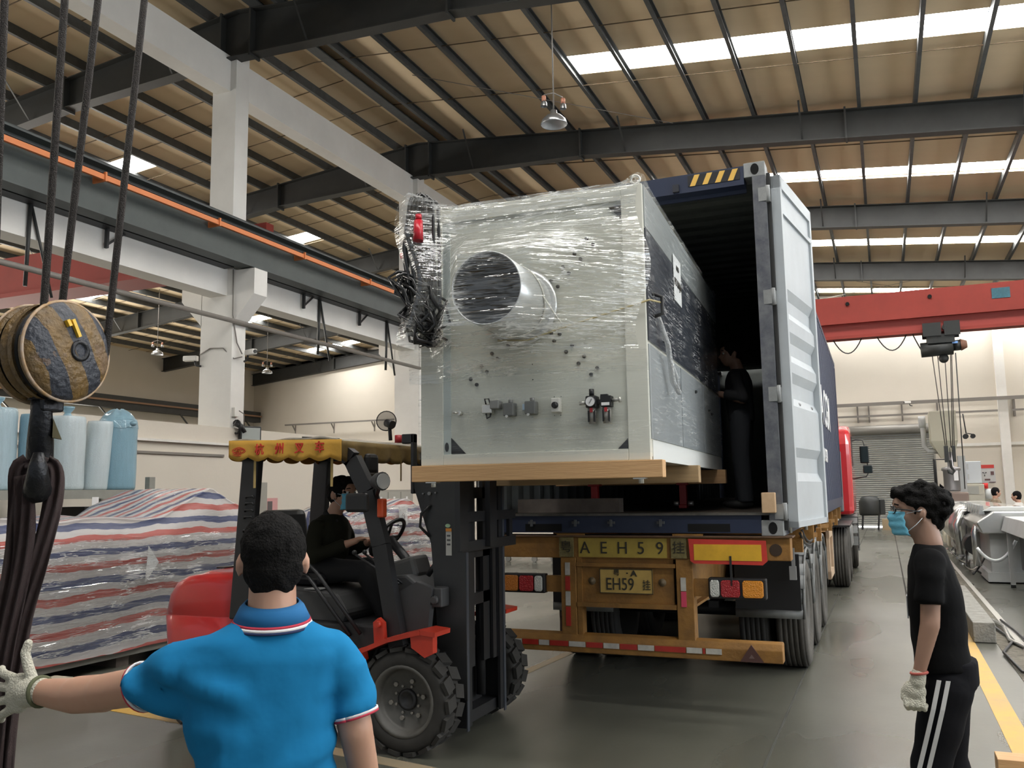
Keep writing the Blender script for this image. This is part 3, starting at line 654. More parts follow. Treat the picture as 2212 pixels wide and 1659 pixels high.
for y in (9.55, 10.9): 
    for x in (-.17, -.5, -1.95, -2.28): wheel((x, y, .5), .5, .27, 1 if x > -1 else -1, 'wheel', tr, dusty=True, Fm=TT)
    Q('axle', MB(TT).tube([(-2.3, y, .5), (-.14, y, .5)], .08, 10), black_m)
for x in (-.12, -2.33): wheel((x, 14.05-.6, .5), .5, .29, 1 if x > -1 else -1, 'wheel', tr, dusty=True, Fm=TT)
Q('axle', MB(TT).tube([(-2.3, 13.45, .5), (-.14, 13.45, .5)], .08, 10), black_m)
b = MB(TT)
for k in range(9):
    t0 = PI*k/8; b.bar((-.12, 13.45-.62*math.cos(t0), .5+.62*math.sin(t0)), (-.12, 13.45-.62*math.cos(t0+.3), .5+.62*math.sin(t0+.3)), .36, .02, (1, 0, 0) if 0 else (0, .01, 1))
Q('front_mudguard', b, fender_g)
Q('saddle_mudguard', MB(TT).box(-.36, .02, 9.1, 11.4, 1.03, 1.06), black_p)
mr = Q('mirror', MB(TT).box(.17, .36, 14.35, 14.42, 2.22, 2.62), black_p, bevel=.03)
Q('mirror_glass', MB(TT).box(.185, .345, 14.343, 14.349, 2.25, 2.6), mat('mirror_glass', (.05, .06, .06), .03, 1.0), mr)
mr = Q('mirror', MB(TT).box(.22, .42, 14.35, 14.42, 2.0, 2.18), black_p, bevel=.03)
Q('mirror_glass', MB(TT).box(.235, .405, 14.343, 14.349, 2.015, 2.165), mat('mirror_glass', (.05, .06, .06), .03, 1.0), mr)
Q('mirror_arm', MB(TT).tube([(-.02, 14.4, 2.72), (.1, 14.4, 2.76), (.25, 14.4, 2.74), (.28, 14.4, 2.6), (.32, 14.4, 2.2), (.32, 14.4, 2.0), (.28, 14.4, 1.93), (.0, 14.4, 1.88)], .014, 6), black_m)
# ================================================================ the wrapped machine on its timber skid (local frame at its front left bottom corner)
TMC = Tr(-2.61, 4.7, 0, .049)
mw = thing('wrapped_machine', 'big cream cabinet machine with a round duct, wrapped in stretch film, half in the container', 'machine', (-2.61, 4.7, 0), .049)
def A(): return MB(TMC)
def K(name, b, m, par=mw, **k): return b.build(name, m, par, **k)
cream = mat('machine_cream', (.70, .69, .61), .38, nz=(1.2, .12), col2=(.5, .49, .43))
greyblue = mat('machine_side_grey', (.36, .385, .40), .35, nz=(1.5, .15))
dkwin = mat('machine_dark_window', (.055, .06, .075), .25, nz=(2, .3))
MWD, ML, MZ0, MZ1 = 1.42, 3.24, 1.868, 3.47
K('cabinet', A().box(.06, MWD, .03, ML, MZ0+.02, MZ1), cream)
# front frame around a recessed panel
K('front_frame', A().box(0, .15, 0, .04, MZ0, MZ1), cream, bevel=.004); K('front_frame', A().box(MWD-.125, MWD, 0, .04, MZ0, MZ1), cream, bevel=.004)
K('front_frame', A().box(.15, MWD-.125, 0, .04, MZ0, MZ0+.065), cream, bevel=.004); K('front_frame', A().box(.15, MWD-.125, 0, .04, MZ1-.09, MZ1), cream, bevel=.004)
K('front_panel', A().box(.20, MWD-.125, .012, .03, MZ0+.065, MZ1-.09), mat('panel_cream', (.64, .64, .56), .4, nz=(1, .15)))
K('panel_strip', A().box(.15, .20, .008, .03, MZ0+.065, MZ1-.09), mat('strip_bluish', (.52, .57, .55), .4))
blk = mat('opening_black', (.008, .008, .008), .8)
K('corner_opening', A().prism([(.202, MZ0+.068), (.295, MZ0+.068), (.202, MZ0+.165)], .004, .014, 'y'), blk)
K('corner_opening', A().prism([(MWD-.127, MZ0+.068), (MWD-.185, MZ0+.068), (MWD-.127, MZ0+.125)], .004, .014, 'y'), blk)
K('corner_opening', A().prism([(MWD-.127, MZ1-.11), (MWD-.20, MZ1-.12), (MWD-.127, MZ1-.2)], .004, .014, 'y'), blk)
K('round_opening', A().prism([(.172+.012*math.cos(k*PI/8), MZ0+.11+.028*math.sin(k*PI/8)) for k in range(16)], .002, .01, 'y'), blk)
# right side: light strip, dark glazed band, grey lower panels, white base
K('side_panel', A().box(MWD, MWD+.006, .03, ML, MZ0+.12, MZ0+.66), greyblue)
K('side_window', A().box(MWD, MWD+.008, .03, ML-.05, MZ0+.68, MZ1-.26), dkwin)
K('side_top_strip', A().box(MWD, MWD+.006, .03, ML, MZ1-.25, MZ1), mat('side_strip', (.30, .32, .32), .35))
K('side_base', A().box(MWD-.02, MWD+.004, .06, ML, MZ0-.0, MZ0+.115), mat('base_white', (.66, .68, .67), .5))
for y in (1.1, 2.2): K('panel_gap', A().box(MWD+.004, MWD+.009, y, y+.008, MZ0+.12, MZ0+.66), mat('gap_grey', (.2, .22, .24), .6))
for y, z in ((.5, MZ0+.55), (1.75, MZ0+.36), (2.45, MZ0+.28), (2.62, MZ0+.26)): K('panel_knob', A().ball((MWD+.012, y, z+.2), .012, 8, 6), blk)
K('handle', A().tube([(MWD+.005, .18, MZ1-.62), (MWD+.06, .2, MZ1-.64), (MWD+.06, .2, MZ1-.74), (MWD+.005, .18, MZ1-.76)], .012, 8), black_m)
lb = K('paper_label', A().box(MWD+.012, MWD+.014, .93, 1.23, MZ1-.50, MZ1-.18), mat('paper_white', (.8, .8, .8), .7))
FB = TMC @ frame((MWD+.017, 0, 0), (0, 1, 0), (0, 0, 1))
text('PT RAJA', .075, FB @ Matrix.Translation((1.08, MZ1-.37, 0)), 'lettering', ink, lb)
text('MKS', .05, FB @ Matrix.Translation((1.08, MZ1-.26, 0)), 'lettering', ink, lb)
# plug holes: two rows of rubber plugs in an arc around the duct
DC = (.655, .94+MZ0)  # duct centre x,z
for dx, dz in ((-.10, .345), (-.155, .315), (.02+.0, .36)): pass
plugs = [(1.0815, 3.1774), (1.1199, 3.1392), (1.0056, 3.0932), (1.0416, 3.0583), (0.9324, 3.0223), (0.9686, 2.9819), (0.8586, 2.9453), (0.8981, 2.9076), (0.8459, 2.8958), (0.8517, 2.6294), (0.903, 2.6199), (0.8678, 2.581), (0.9778, 2.548), (0.9402, 2.5123), (1.0489, 2.4773), (1.0144, 2.4388), (1.1244, 2.4045), (1.0876, 2.369), (0.5436, 2.6082), (0.5789, 2.5773), (0.4735, 2.5339), (0.5091, 2.5003), (0.403, 2.4621), (0.4389, 2.4258), (0.3322, 2.3869), (0.3714, 2.3506)]
for px, py in plugs:
    p = Vector((px, .01, py)); K('hole_plug', A().lathe([(.001, -.012), (.009, -.012), (.0115, -.006), (.0115, .004)], (p.x, p.y, p.z), 'y', 10), black_p)
for px, py in ((0.7296, 2.452), (0.7307, 2.3605)): p = Vector((px, .01, py)); K('pin_hole', A().ball((p.x, p.y, p.z), .004, 6, 5), black_p)
# duct
alu = mat('duct_metal', (.70, .71, .71), .28, .55, nz=(3, .15))
DX, DZ_ = .66, MZ0+.935; R_ = .205
K('duct', A().lathe([(R_, .0), (R_, -.54), (R_-.004, -.545), (R_-.008, -.54), (R_-.008, -.02)], (DX, 0, DZ_), 'y', 48), alu)
K('duct_inside', A().lathe([(R_-.009, -.53), (R_-.009, .0), (.001, .0)], (DX, 0, DZ_), 'y', 40), mat('duct_dark_inside', (.16, .16, .15), .4, .5))
K('duct_flange', A().lathe([(R_, .0), (R_+.03, .0), (R_+.03, -.01), (R_, -.012)], (DX, 0, DZ_), 'y', 48), alu)
K('tie_cord', A().tube([(DX+(R_+.006)*math.cos(t), -.17-.05*math.sin(t*2), DZ_+(R_+.006)*math.sin(t)) for t in [k*2*PI/28 for k in range(28)]], .005, 5, closed=True), mat('white_cord', (.8, .78, .7), .7))
K('tie_cord', A().tube([(DX+.2, -.18, DZ_+.02), (DX+.27, -.16, DZ_-.10), (DX+.30, -.08, DZ_-.16)], .005, 5), mat('white_cord', (.8, .78, .7), .7))
K('strap', A().tube([(DX-.1, -.12, DZ_-.215), (DX+.08, -.10, DZ_-.225), (DX+.25, -.03, DZ_-.16), (MWD+.03, -.03, MZ0+.90), (MWD+.05, .2, MZ0+.93)], .006, 5), mat('strap_olive', (.34, .28, .13), .6))
# pneumatics on the panel
gm = mat('fitting_grey', (.25, .25, .24), .45, .3); sil = mat('fitting_silver', (.62, .61, .57), .3, .7)
p = Vector((0.2659, 0.01, 2.1807)); K('air_nipple', A().tube([(p.x, .01, p.z), (p.x, -.03, p.z)], .014, 10).tube([(p.x-.005, -.03, p.z), (p.x-.03, -.05, p.z+.004)], .007, 8), sil)
p = Vector((0.46, 0.01, 2.197)); v = K('solenoid_valve', A().box(p.x-.035, p.x+.03, -.05, .01, p.z-.03, p.z+.025), sil, bevel=.005)
K('valve_tube', A().tube([(p.x-.01, -.04, p.z+.025), (p.x-.01, -.06, p.z+.055), (p.x+.015, -.06, p.z+.055), (p.x+.02, -.04, p.z+.02)], .005, 6).tube([(p.x-.01, -.04, p.z-.03), (p.x+.0, -.05, p.z-.06), (p.x+.02, -.05, p.z-.05), (p.x+.02, -.04, p.z-.03)], .005, 6), black_m, v)
p = Vector((0.514, 0.01, 2.2195)); K('solenoid_coil', A().box(p.x-.03, p.x+.025, -.07, .01, p.z-.028, p.z+.022), gm, bevel=.005)
for i, (px, py) in enumerate(((0.5992, 2.1876), (0.7333, 2.1923))):
    p = Vector((px, .01, py)); v = K('connector_box', A().box(p.x-.035, p.x+.03, -.06, .01, p.z-.042, p.z+.035), mat('connector_grey', (.15, .155, .15), .5), bevel=.006)
    K('cable_gland', A().tube([(p.x+.005, -.03, p.z+.03), (p.x+.005, -.03, p.z+.055)], .014, 10), gm, v); K('box_screw', A().tube([(p.x-.01, -.055, p.z-.045), (p.x-.01, -.07, p.z-.045)], .008, 8), sil, v)
    if i: K('box_label', A().box(p.x-.05, p.x-.036, -.05, 0, p.z-.015, p.z+.02), mat('label_pale_blue', (.5, .65, .8), .5), v)
p = Vector((0.8819, 0.01, 2.196)); v = K('selector_switch', A().box(p.x-.026, p.x+.026, -.045, .01, p.z-.04, p.z+.042), mat('switch_white', (.68, .67, .62), .4), bevel=.004)
K('switch_knob', A().lathe([(.02, -.045), (.018, -.06), (.001, -.062)], (p.x, 0, p.z), 'y', 16).box(p.x-.004, p.x+.004, -.075, -.05, p.z-.016, p.z+.016), black_p, v)
for dx, dz in ((-.02, -.055), (.018, -.055), (-.02, .055), (.022, .055)): K('screw', A().ball((p.x+dx, .008, p.z+dz), .003, 6, 5), black_p, v)
p = Vector((1.0996, 0.01, 2.2042)); v = K('filter_regulator', A().box(p.x-.033, p.x+.033, -.06, .01, p.z-.035, p.z+.035), black_p, bevel=.008)
K('adjusting_knob', A().tube([(p.x-.002, -.03, p.z+.035), (p.x-.002, -.03, p.z+.075)], .015, 12), black_p, v)
K('pressure_gauge', A().lathe([(.031, -.055), (.031, -.075), (.028, -.077)], (p.x, 0, p.z), 'y', 24), black_p, v)
K('gauge_face', A().lathe([(.027, -.0755), (.0005, -.0755)], (p.x, 0, p.z), 'y', 24), mat('gauge_face', (.8, .8, .8), .3), v)
K('gauge_needle', A().bar((p.x-.006, -.078, p.z-.012), (p.x+.01, -.078, p.z+.014), .0025, .002, (0, 1, 0)), black_p, v)
K('lubricator_block', A().box(p.x+.055, p.x+.115, -.06, .01, p.z-.03, p.z+.03).box(p.x+.03, p.x+.06, -.04, -.01, p.z-.012, p.z+.012).box(p.x+.05, p.x+.09, -.035, 0, p.z+.028, p.z+.042), black_p, v)
K('block_label', A().box(p.x+.062, p.x+.108, -.063, -.06, p.z-.025, p.z-.008), mat('paper_white', (.8, .8, .8), .7), v)
for dx in (0, .085):
    K('bowl', A().tube([(p.x+dx, -.03, p.z-.035), (p.x+dx, -.03, p.z-.125)], [.026, .022], 14), mat('bowl_smoke', (.25, .24, .22), .15, spec=.8), v)
    K('bowl_mark', A().box(p.x+dx-.008, p.x+dx+.008, -.058, -.05, p.z-.06, p.z-.035), redp, v)
    for s in (-1, 1): K('bowl_slot', A().box(p.x+dx+s*.018-.003, p.x+dx+s*.018+.003, -.056, -.045, p.z-.115, p.z-.05), black_p, v)
K('air_coupling', A().tube([(p.x+.115, -.03, p.z+.005), (p.x+.17, -.03, p.z+.008)], .01, 8).tube([(p.x+.155, -.03, p.z+.007), (p.x+.17, -.03, p.z+.008)], .016, 10).tube([(p.x-.035, -.03, p.z-.002), (p.x-.075, -.03, p.z-.004)], .011, 8), sil, v)
# coiled cables, red plug and lifting eye at the upper left corner
cab = mat('cable_black', (.012, .012, .013), .3, coat=.3)
rr = random.Random(3)
for i in range(11):
    x = -.02+.022*(i % 7)+rr.uniform(-.01, .01); y0 = -.05-.035*(i//4)-rr.uniform(0, .03); top = MZ1+.03+rr.uniform(0, .06); bot = MZ0+.75+rr.uniform(0, .25)
    pts = [(x+rr.uniform(-.02, .02), y0, bot), (x-.03, y0-.03, (bot+top)/2), (x+.0, y0-.01, top-.05), (x+.012, y0+.01, top), (x+.035, y0+.02, top-.02), (x+.045, y0+.01, (bot+top)/2+.1), (x+.04+rr.uniform(0, .03), y0, bot+.02)]
    q = []
    for a, c in zip(pts, pts[1:]): q += [Vector(a).lerp(Vector(c), t) for t in (0, .5)]
    q.append(Vector(pts[-1])); K('cable_loop', A().tube(q, .011, 6), cab)
for i in range(16):
    a = rr.uniform(0, PI); K('cable_loop', A().tube([(.05+rr.uniform(-.07, .07)+.13*math.cos(t+a)*.8, -.08+.04*math.sin(2*t)+rr.uniform(-.03, .03)*0-i*.006, MZ0+.95+.19*math.sin(t)+.05*math.sin(i)) for t in [k*2*PI/14 for k in range(14)]], .010, 5, closed=True), cab)
K('power_plug', A().tube([(.07, -.17, MZ1-.11), (.075, -.185, MZ1-.24)], [.027, .032], 14).tube([(.07, -.168, MZ1-.10), (.068, -.165, MZ1-.07)], .02, 10), mat('plug_red', (.50, .015, .03), .3))
eye = A(); eye.tube([(-.005+.026*math.cos(t), -.0, MZ1+.035+.026*math.sin(t)) for t in [k*2*PI/16 for k in range(16)]], .007, 6, closed=True); K('lifting_eye', eye, sil)
eye = A(); eye.tube([(MWD-.04+.026*math.cos(t), .03, MZ1+.035+.026*math.sin(t)) for t in [k*2*PI/16 for k in range(16)]], .007, 6, closed=True); K('lifting_eye', eye, sil)
K('stop_switch', A().box(-.11, -.06, -.02, .02, MZ1-.30, MZ1-.23), mat('stop_yellow', (.8, .5, .03), .4), bevel=.004); K('stop_button', A().tube([(-.11, 0, MZ1-.265), (-.135, 0, MZ1-.265)], .02, 12), mat('plug_red', (.5, .015, .03), .3))
K('hanging_film_tail', A().tube([(MWD+.03, .25, MZ0+.85), (MWD+.06, .34, MZ0+.7), (MWD+.05, .52, MZ0+.50), (MWD+.07, .62, MZ0+.44), (MWD+.07, .58, MZ0+.52), (MWD+.05, .45, MZ0+.64)], [.012, .018, .02, .022, .012, .01], 6), mat('film_bundle', (.7, .72, .73), .12, spec=.9, alpha=.55, bump=(60, 1)))
# stretch film: thin clear sheet, whitish wrinkles with glints painted in as white lines
def film_mat(name, stretch, base, amt, scale=7, rot=0.0, dist=.012, wid=.022):
    m = bpy.data.materials.new(name); m.use_nodes = True; nt = m.node_tree; N = nt.nodes; L = nt.links; N.clear()
    out = N.new('ShaderNodeOutputMaterial'); tc = N.new('ShaderNodeTexCoord'); mp = N.new('ShaderNodeMapping'); mp.inputs['Scale'].default_value = stretch; mp.inputs['Rotation'].default_value = (0, rot, 0); L.new(tc.outputs['Object'], mp.inputs[0])
    def nse(sc_, det, dis=.3, off=0.0):
        t = N.new('ShaderNodeTexNoise'); t.noise_dimensions = '4D'; t.inputs['W'].default_value = off; t.inputs['Scale'].default_value = sc_; t.inputs['Detail'].default_value = det; t.inputs['Roughness'].default_value = .55; t.inputs['Distortion'].default_value = dis; L.new(mp.outputs[0], t.inputs['Vector']); return t.outputs[0]
    def mth(op, a, c=None, d=None, clamp=False):
        n = N.new('ShaderNodeMath'); n.operation = op; n.use_clamp = clamp
        for i, vv in enumerate((a, c, d)):
            if vv is None: continue
            if isinstance(vv, (int, float)): n.inputs[i].default_value = vv
            else: L.new(vv, n.inputs[i])
        return n.outputs[0]
    t = nse(scale, 3); bp = N.new('ShaderNodeBump'); bp.inputs['Strength'].default_value = 1.0; bp.inputs['Distance'].default_value = dist; L.new(t, bp.inputs['Height'])
    gl = N.new('ShaderNodeBsdfGlossy'); gl.inputs['Roughness'].default_value = .09; gl.inputs['Color'].default_value = (1, 1, 1, 1); L.new(bp.outputs[0], gl.inputs['Normal'])
    df = N.new('ShaderNodeBsdfTranslucent'); df.inputs[0].default_value = (.9, .92, .92, 1)
    d2 = N.new('ShaderNodeBsdfDiffuse'); d2.inputs[0].default_value = (.93, .94, .93, 1)
    tr_ = N.new('ShaderNodeBsdfTransparent'); tr_.inputs[0].default_value = (.95, .96, .96, 1)
    # folds: thin ridge lines of the stretched noise, broken up by a broad noise
    def ridge(n_, w_): return mth('SUBTRACT', 1.0, mth('DIVIDE', mth('ABSOLUTE', mth('SUBTRACT', n_, .5)), w_), clamp=True)
    big = N.new('ShaderNodeTexNoise'); big.inputs['Scale'].default_value = 2.6; big.inputs['Detail'].default_value = 2; L.new(tc.outputs['Object'], big.inputs[0])
    br = N.new('ShaderNodeMapRange'); br.inputs[1].default_value = .42; br.inputs[2].default_value = .6; L.new(big.outputs[0], br.inputs[0])
    r1 = ridge(nse(scale*.9, 4, .5, 1.3), wid); r2 = ridge(nse(scale*1.9, 3, .4, 4.1), wid*.8)
    fac = mth('MULTIPLY', mth('MAXIMUM', r1, r2), mth('ADD', mth('MULTIPLY', br.outputs[0], .85), .15)); fac = mth('MULTIPLY', fac, amt, clamp=True)
    m0 = N.new('ShaderNodeMixShader'); m0.inputs[0].default_value = .6; L.new(df.outputs[0], m0.inputs[1]); L.new(d2.outputs[0], m0.inputs[2])
    m1 = N.new('ShaderNodeMixShader'); L.new(fac, m1.inputs[0]); L.new(tr_.outputs[0], m1.inputs[1]); L.new(m0.outputs[0], m1.inputs[2])
    m2 = N.new('ShaderNodeMixShader'); m2.inputs[0].default_value = base; L.new(m1.outputs[0], m2.inputs[1]); L.new(gl.outputs[0], m2.inputs[2])
    L.new(m2.outputs[0], out.inputs[0]); return m
film = film_mat('stretch_film', (.8, .8, 11), .13, .95, 2.6, -.12, .02, .03)
film_side = film_mat('stretch_film_side', (.8, .6, 9), .14, .5, 2.6, 0, .012, .02); film_side.node_tree.nodes['Mapping'].inputs['Rotation'].default_value = (-.35, 0, 0)
film_low = film_mat('stretch_film_low', (.7, .7, 12), .04, .45, 2.2, .08, .01, .010)
def tent(x, z):
    d = .018
    dx = x-DX; dz = z-DZ_
    if abs(dz) < R_+.28:
        k = max(0, abs(dz)-R_)/.28; fx = max(0, abs(dx)-R_)/(.75 if dx > 0 else .34)
        d = max(d, .56*(1-min(1, fx))*(1-min(1, k))**.8 if (abs(dx) > R_ or abs(dz) > 0) else .56)
    cx = x-.06; 
    if x < .32: d = max(d, .22*(1-min(1, abs(cx)/.26))*min(1, max(0, (z-(MZ0+.55))/.25)))
    return d + .006*noise.noise(Vector((x*3, z*22, 0)))
zlo = MZ0+.50
K('stretch_film', A().grid(lambda u, v: (-.07-.05*math.sin(v*9)*(v > .1)+u*(MWD+.085), -tent(-.05+u*(MWD+.06), zlo+v*(MZ1+.015-zlo)), zlo+v*(MZ1+.015+.05*max(0, 1-abs(u-.08)/.1)-zlo)), 90, 70), film, kind='stuff')
K('stretch_film', A().grid(lambda u, v: (-.012+u*(MWD+.024), -.012-.004*noise.noise(Vector((u*5, v*20, 1))), MZ0+.04+v*(zlo+.06-MZ0-.04)), 40, 24), film_low, kind='stuff')
K('stretch_film', A().grid(lambda u, v: (MWD+.02+.004*noise.noise(Vector((u*6, v*20, 3))), -.01+u*(ML+.02), MZ0+.11+v*(MZ1-MZ0-.10)), 60, 40), film_side, kind='stuff')
K('stretch_film', A().grid(lambda u, v: (-.01+u*(MWD+.03), -.01+v*(ML+.02), MZ1+.015+.05*math.exp(-((u-.97)/.04)**2-((v)/.03)**2)), 40, 20), film_side, kind='stuff')
# timber skid
K('skid_beam', A().box(-.05, 1.49, -.03, .07, MZ0-.098, MZ0-.0), pine, bevel=.004)
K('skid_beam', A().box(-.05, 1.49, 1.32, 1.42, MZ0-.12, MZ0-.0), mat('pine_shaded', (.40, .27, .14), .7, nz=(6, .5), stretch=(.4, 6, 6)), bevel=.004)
K('skid_beam', A().box(-.05, 1.49, 2.9, 3.0, MZ0-.12, MZ0), pine, bevel=.004)
K('skid_plank', A().box(.2, .3, .05, 3.0, MZ0-.045, MZ0-.0), pine); K('skid_plank', A().box(1.1, 1.2, .05, 3.0, MZ0-.045, MZ0-.0), pine)
for x in (.08, 1.36): K('skid_bolt', A().tube([(x, .01, MZ0-.13), (x, .01, MZ0-.09)], .016, 6).box(x-.04, x+.03, -.02, .04, MZ0-.105, MZ0-.096), sil)
# ================================================================ forklift, heading +x
fk = thing('forklift', 'red and black forklift with a yellow fringed canopy holding up the machine', 'forklift', (-3.9, 5.8, 0))
def G(name, b, m, par=fk, **k): return b.build(name, m, par, **k)
fred = mat('forklift_red', (.50, .022, .022), .28, coat=.5, nz=(3, .15)); ford = mat('fender_red', (.58, .05, .025), .4, nz=(4, .3))
fblk = mat('forklift_black', (.022, .022, .024), .45, nz=(6, .3)); fgr = mat('forklift_grey', (.06, .06, .062), .55, nz=(5, .3))
mastm = mat('mast_black', (.02, .02, .022), .4, nz=(5, .4)); mast_e = mat('mast_edge', (.10, .11, .13), .35, .5)
# counterweight: rounded block
b = MB(); rings = []
for (z, x0, x1, w_) in ((.22, -5.10, -4.55, .48), (.42, -5.24, -4.5, .53), (.795, -5.27, -4.45, .55), (.80, -5.255, -4.45, .542), (.81, -5.265, -4.45, .545), (.95, -5.235, -4.45, .54), (1.04, -5.17, -4.45, .53), (1.09, -5.07, -4.45, .515), (1.11, -4.95, -4.45, .49), (1.13, -4.9, -4.45, .44)):
    r = []; n = 24
    for k in range(n):
        t = 2*PI*k/n; c, s = math.cos(t), math.sin(t); cx, hx = (x0+x1)/2, (x1-x0)/2
        r.append((cx+hx*math.copysign(abs(c)**.42, c), 5.8+w_*math.copysign(abs(s)**.36, s), z))
    rings.append(r)
b.loft(rings); G('counterweight', b, fred)
G('top_grip', MB().box(-4.98, -4.90, 5.6, 5.9, 1.128, 1.14), black_p)
G('body_side', MB().prism([(-4.55, .30), (-3.45, .30), (-3.30, .62), (-3.25, .80), (-4.55, .80)], 5.32, 6.28, 'y'), fblk, bevel=.02)
G('hood', MB().prism([(-4.50, .78), (-3.62, .78), (-3.58, .86), (-3.68, 1.00), (-4.50, 1.03)], 5.36, 6.24, 'y'), fgr, bevel=.03)
G('hood_label', MB().box(-3.98, -3.84, 5.40, 5.52, 1.015, 1.02), mat('label_grey', (.32, .32, .32), .5))
G('step_plate', MB().box(-3.70, -3.35, 5.22, 5.5, .56, .62), fgr)
G('seat_cushion', MB().box(-4.42, -3.92, 5.54, 6.06, 1.02, 1.13), mat('seat_vinyl', (.018, .018, .02), .3), bevel=.05)
G('seat_back', MB().obox((-4.46, 5.8, 1.34), (.13, .5, .5), Matrix.Rotation(-.18, 3, 'Y')), mat('seat_vinyl', (.018, .018, .02), .3), bevel=.05)
G('floor_plate', MB().box(-3.7, -3.05, 5.35, 6.25, .60, .64), fgr)
G('dashboard', MB().prism([(-3.32, .70), (-3.02, .62), (-2.95, 1.02), (-3.12, 1.14), (-3.28, 1.12)], 5.40, 6.2, 'y'), fgr, bevel=.02)
G('instrument_pod', MB().obox((-3.20, 5.62, 1.16), (.20, .24, .16), Matrix.Rotation(-.3, 3, 'Y')), mat('pod_grey', (.10, .10, .10), .5), bevel=.03)
G('cowl', MB().prism([(-3.25, .78), (-2.92, .70), (-2.88, 1.06), (-3.0, 1.10), (-3.2, 1.0)], 5.33, 5.39, 'y'), fgr)
# steering column + wheel
G('steering_column', MB().tube([(-3.12, 5.78, 1.0), (-3.48, 5.78, 1.36)], .035, 10), fblk)
sw = frame((-3.50, 5.78, 1.375), (0, 1, 0), (.62, 0, .78)).to_3x3()
b = MB(); c0 = Vector((-3.50, 5.78, 1.375)); b.tube([c0 + sw @ Vector((.17*math.cos(t), .17*math.sin(t), 0)) for t in [k*2*PI/24 for k in range(24)]], .015, 8, closed=True)
for k in range(3): b.tube([c0, c0 + sw @ Vector((.17*math.cos(k*2.09), .17*math.sin(k*2.09), 0))], .012, 6)
b.ball(c0 + sw @ Vector((.12, -.12, .03)), .022, 8, 6); G('steering_wheel', b, black_p)
for i, x in enumerate((-3.62, -3.56)): G('control_lever', MB().tube([(-3.15, 5.36+i*.04, 1.08), (x+.1, 5.36+i*.04, 1.28)], .008, 6).ball((x+.1, 5.36+i*.04, 1.29), .018, 8, 6), black_p)
G('grab_bar', MB().tube([(-3.92, 5.30, 1.15), (-3.86, 5.30, 1.20), (-3.80, 5.30, 1.15), (-3.42, 5.29, .74)], .014, 8).tube([(-3.96, 5.32, 1.13), (-3.90, 5.32, 1.13), (-3.52, 5.31, .72)], .014, 8), fblk)
# overhead guard
for y in (5.27, 6.33):
    s = 1 if y < 5.8 else -1
    dxp = 0 if y < 5.8 else -.12
    G('rear_pillar', MB().prism([(-4.53+dxp, .80), (-4.37+dxp, .80), (-4.29+dxp, 2.0), (-4.44+dxp, 2.0)], y-.035, y+.035, 'y'), fblk, bevel=.01, label='black rear pillar with pressed louvres' if s > 0 else None)
    b = MB(); pts = [(-3.10, .66), (-3.16, .95), (-3.24, 1.35), (-3.35, 1.72), (-3.48, 1.95), (-3.62, 2.05), (-3.9, 2.07)]
    for (x0, z0), (x1, z1) in zip(pts, pts[1:]): b.bar((x0, y, z0), (x1, y, z1), .07, .115, (0, 1, 0) if 0 else (1, 0, .5))
    G('front_pillar', b, fblk)
    G('roof_rail', MB().box(-4.44+dxp, -3.6, y-.03, y+.03, 1.99, 2.06), fblk)
for i in range(7): x = -4.3+i*.12; G('roof_bar', MB().box(x, x+.03, 5.27, 6.33, 2.0, 2.05), fblk)
for i in range(9):
    if i == 4: continue
    zz = 1.30+i*.05; xx = -4.415+(zz-.8)*.068
    G('louvre', MB().tube([(xx-.04, 5.232, zz-.012), (xx-.03, 5.226, zz), (xx+.03, 5.226, zz), (xx+.04, 5.232, zz-.012)], .009, 6), fblk)
lb = G('warning_label', MB().box(-4.47, -4.42, 5.229, 5.233, 1.16, 1.21), mat('label_orange', (.75, .30, .05), .5)); G('warning_label', MB().box(-4.42, -4.385, 5.229, 5.233, 1.16, 1.21), mat('label_white', (.7, .7, .65), .5), lb)
# canopy: sagging cover, yellow scalloped valance
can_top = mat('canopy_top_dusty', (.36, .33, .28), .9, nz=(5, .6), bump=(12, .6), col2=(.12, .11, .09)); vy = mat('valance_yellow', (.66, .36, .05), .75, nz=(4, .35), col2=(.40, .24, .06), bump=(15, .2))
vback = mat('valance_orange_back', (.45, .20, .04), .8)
def cz(u, v): return 2.115+.02*noise.noise(Vector((u*4, v*3, 0)))-.035*max(0, (u-.8)/.2)
b = MB().grid(lambda u, v: (-4.50+u*1.0, 5.17+v*1.28, cz(u, v)), 26, 18); o = G('canopy_cover', b, can_top); md = o.modifiers.new('t', 'SOLIDIFY'); md.thickness = .02; bake(o)
def valance(name, p0, p1, m, h=.145, n=6, ph=0.0):
    p0 = Vector(p0); p1 = Vector(p1); d = (p1-p0).normalized(); nrm = Vector((-d.y, d.x, 0))
    b = MB(); nu = 72
    G0 = []
    for i in range(nu+1):
        u = i/nu; c = p0.lerp(p1, u); hh = h*(.80+.20*abs(math.sin(PI*(u*n+ph)))**.8*1.0)-.0
        col = []
        for j in range(5): col.append(b.V(c + Vector((0, 0, -hh*j/4)) + nrm*.012*math.sin(u*n*PI*2)*j/4))
        G0.append(col)
    for i in range(nu):
        for j in range(4): b.face([G0[i][j], G0[i+1][j], G0[i+1][j+1], G0[i][j+1]], True)
    o = G(name, b, m); md = o.modifiers.new('t', 'SOLIDIFY'); md.thickness = .004; bake(o); return o
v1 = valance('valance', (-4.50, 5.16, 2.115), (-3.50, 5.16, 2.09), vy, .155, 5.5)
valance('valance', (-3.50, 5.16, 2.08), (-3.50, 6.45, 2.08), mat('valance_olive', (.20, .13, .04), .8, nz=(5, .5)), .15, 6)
valance('valance', (-4.50, 6.45, 2.115), (-3.50, 6.45, 2.09), vback, .15, 5.5); valance('valance', (-4.50, 5.16, 2.11), (-4.50, 6.45, 2.11), vback, .15, 6)
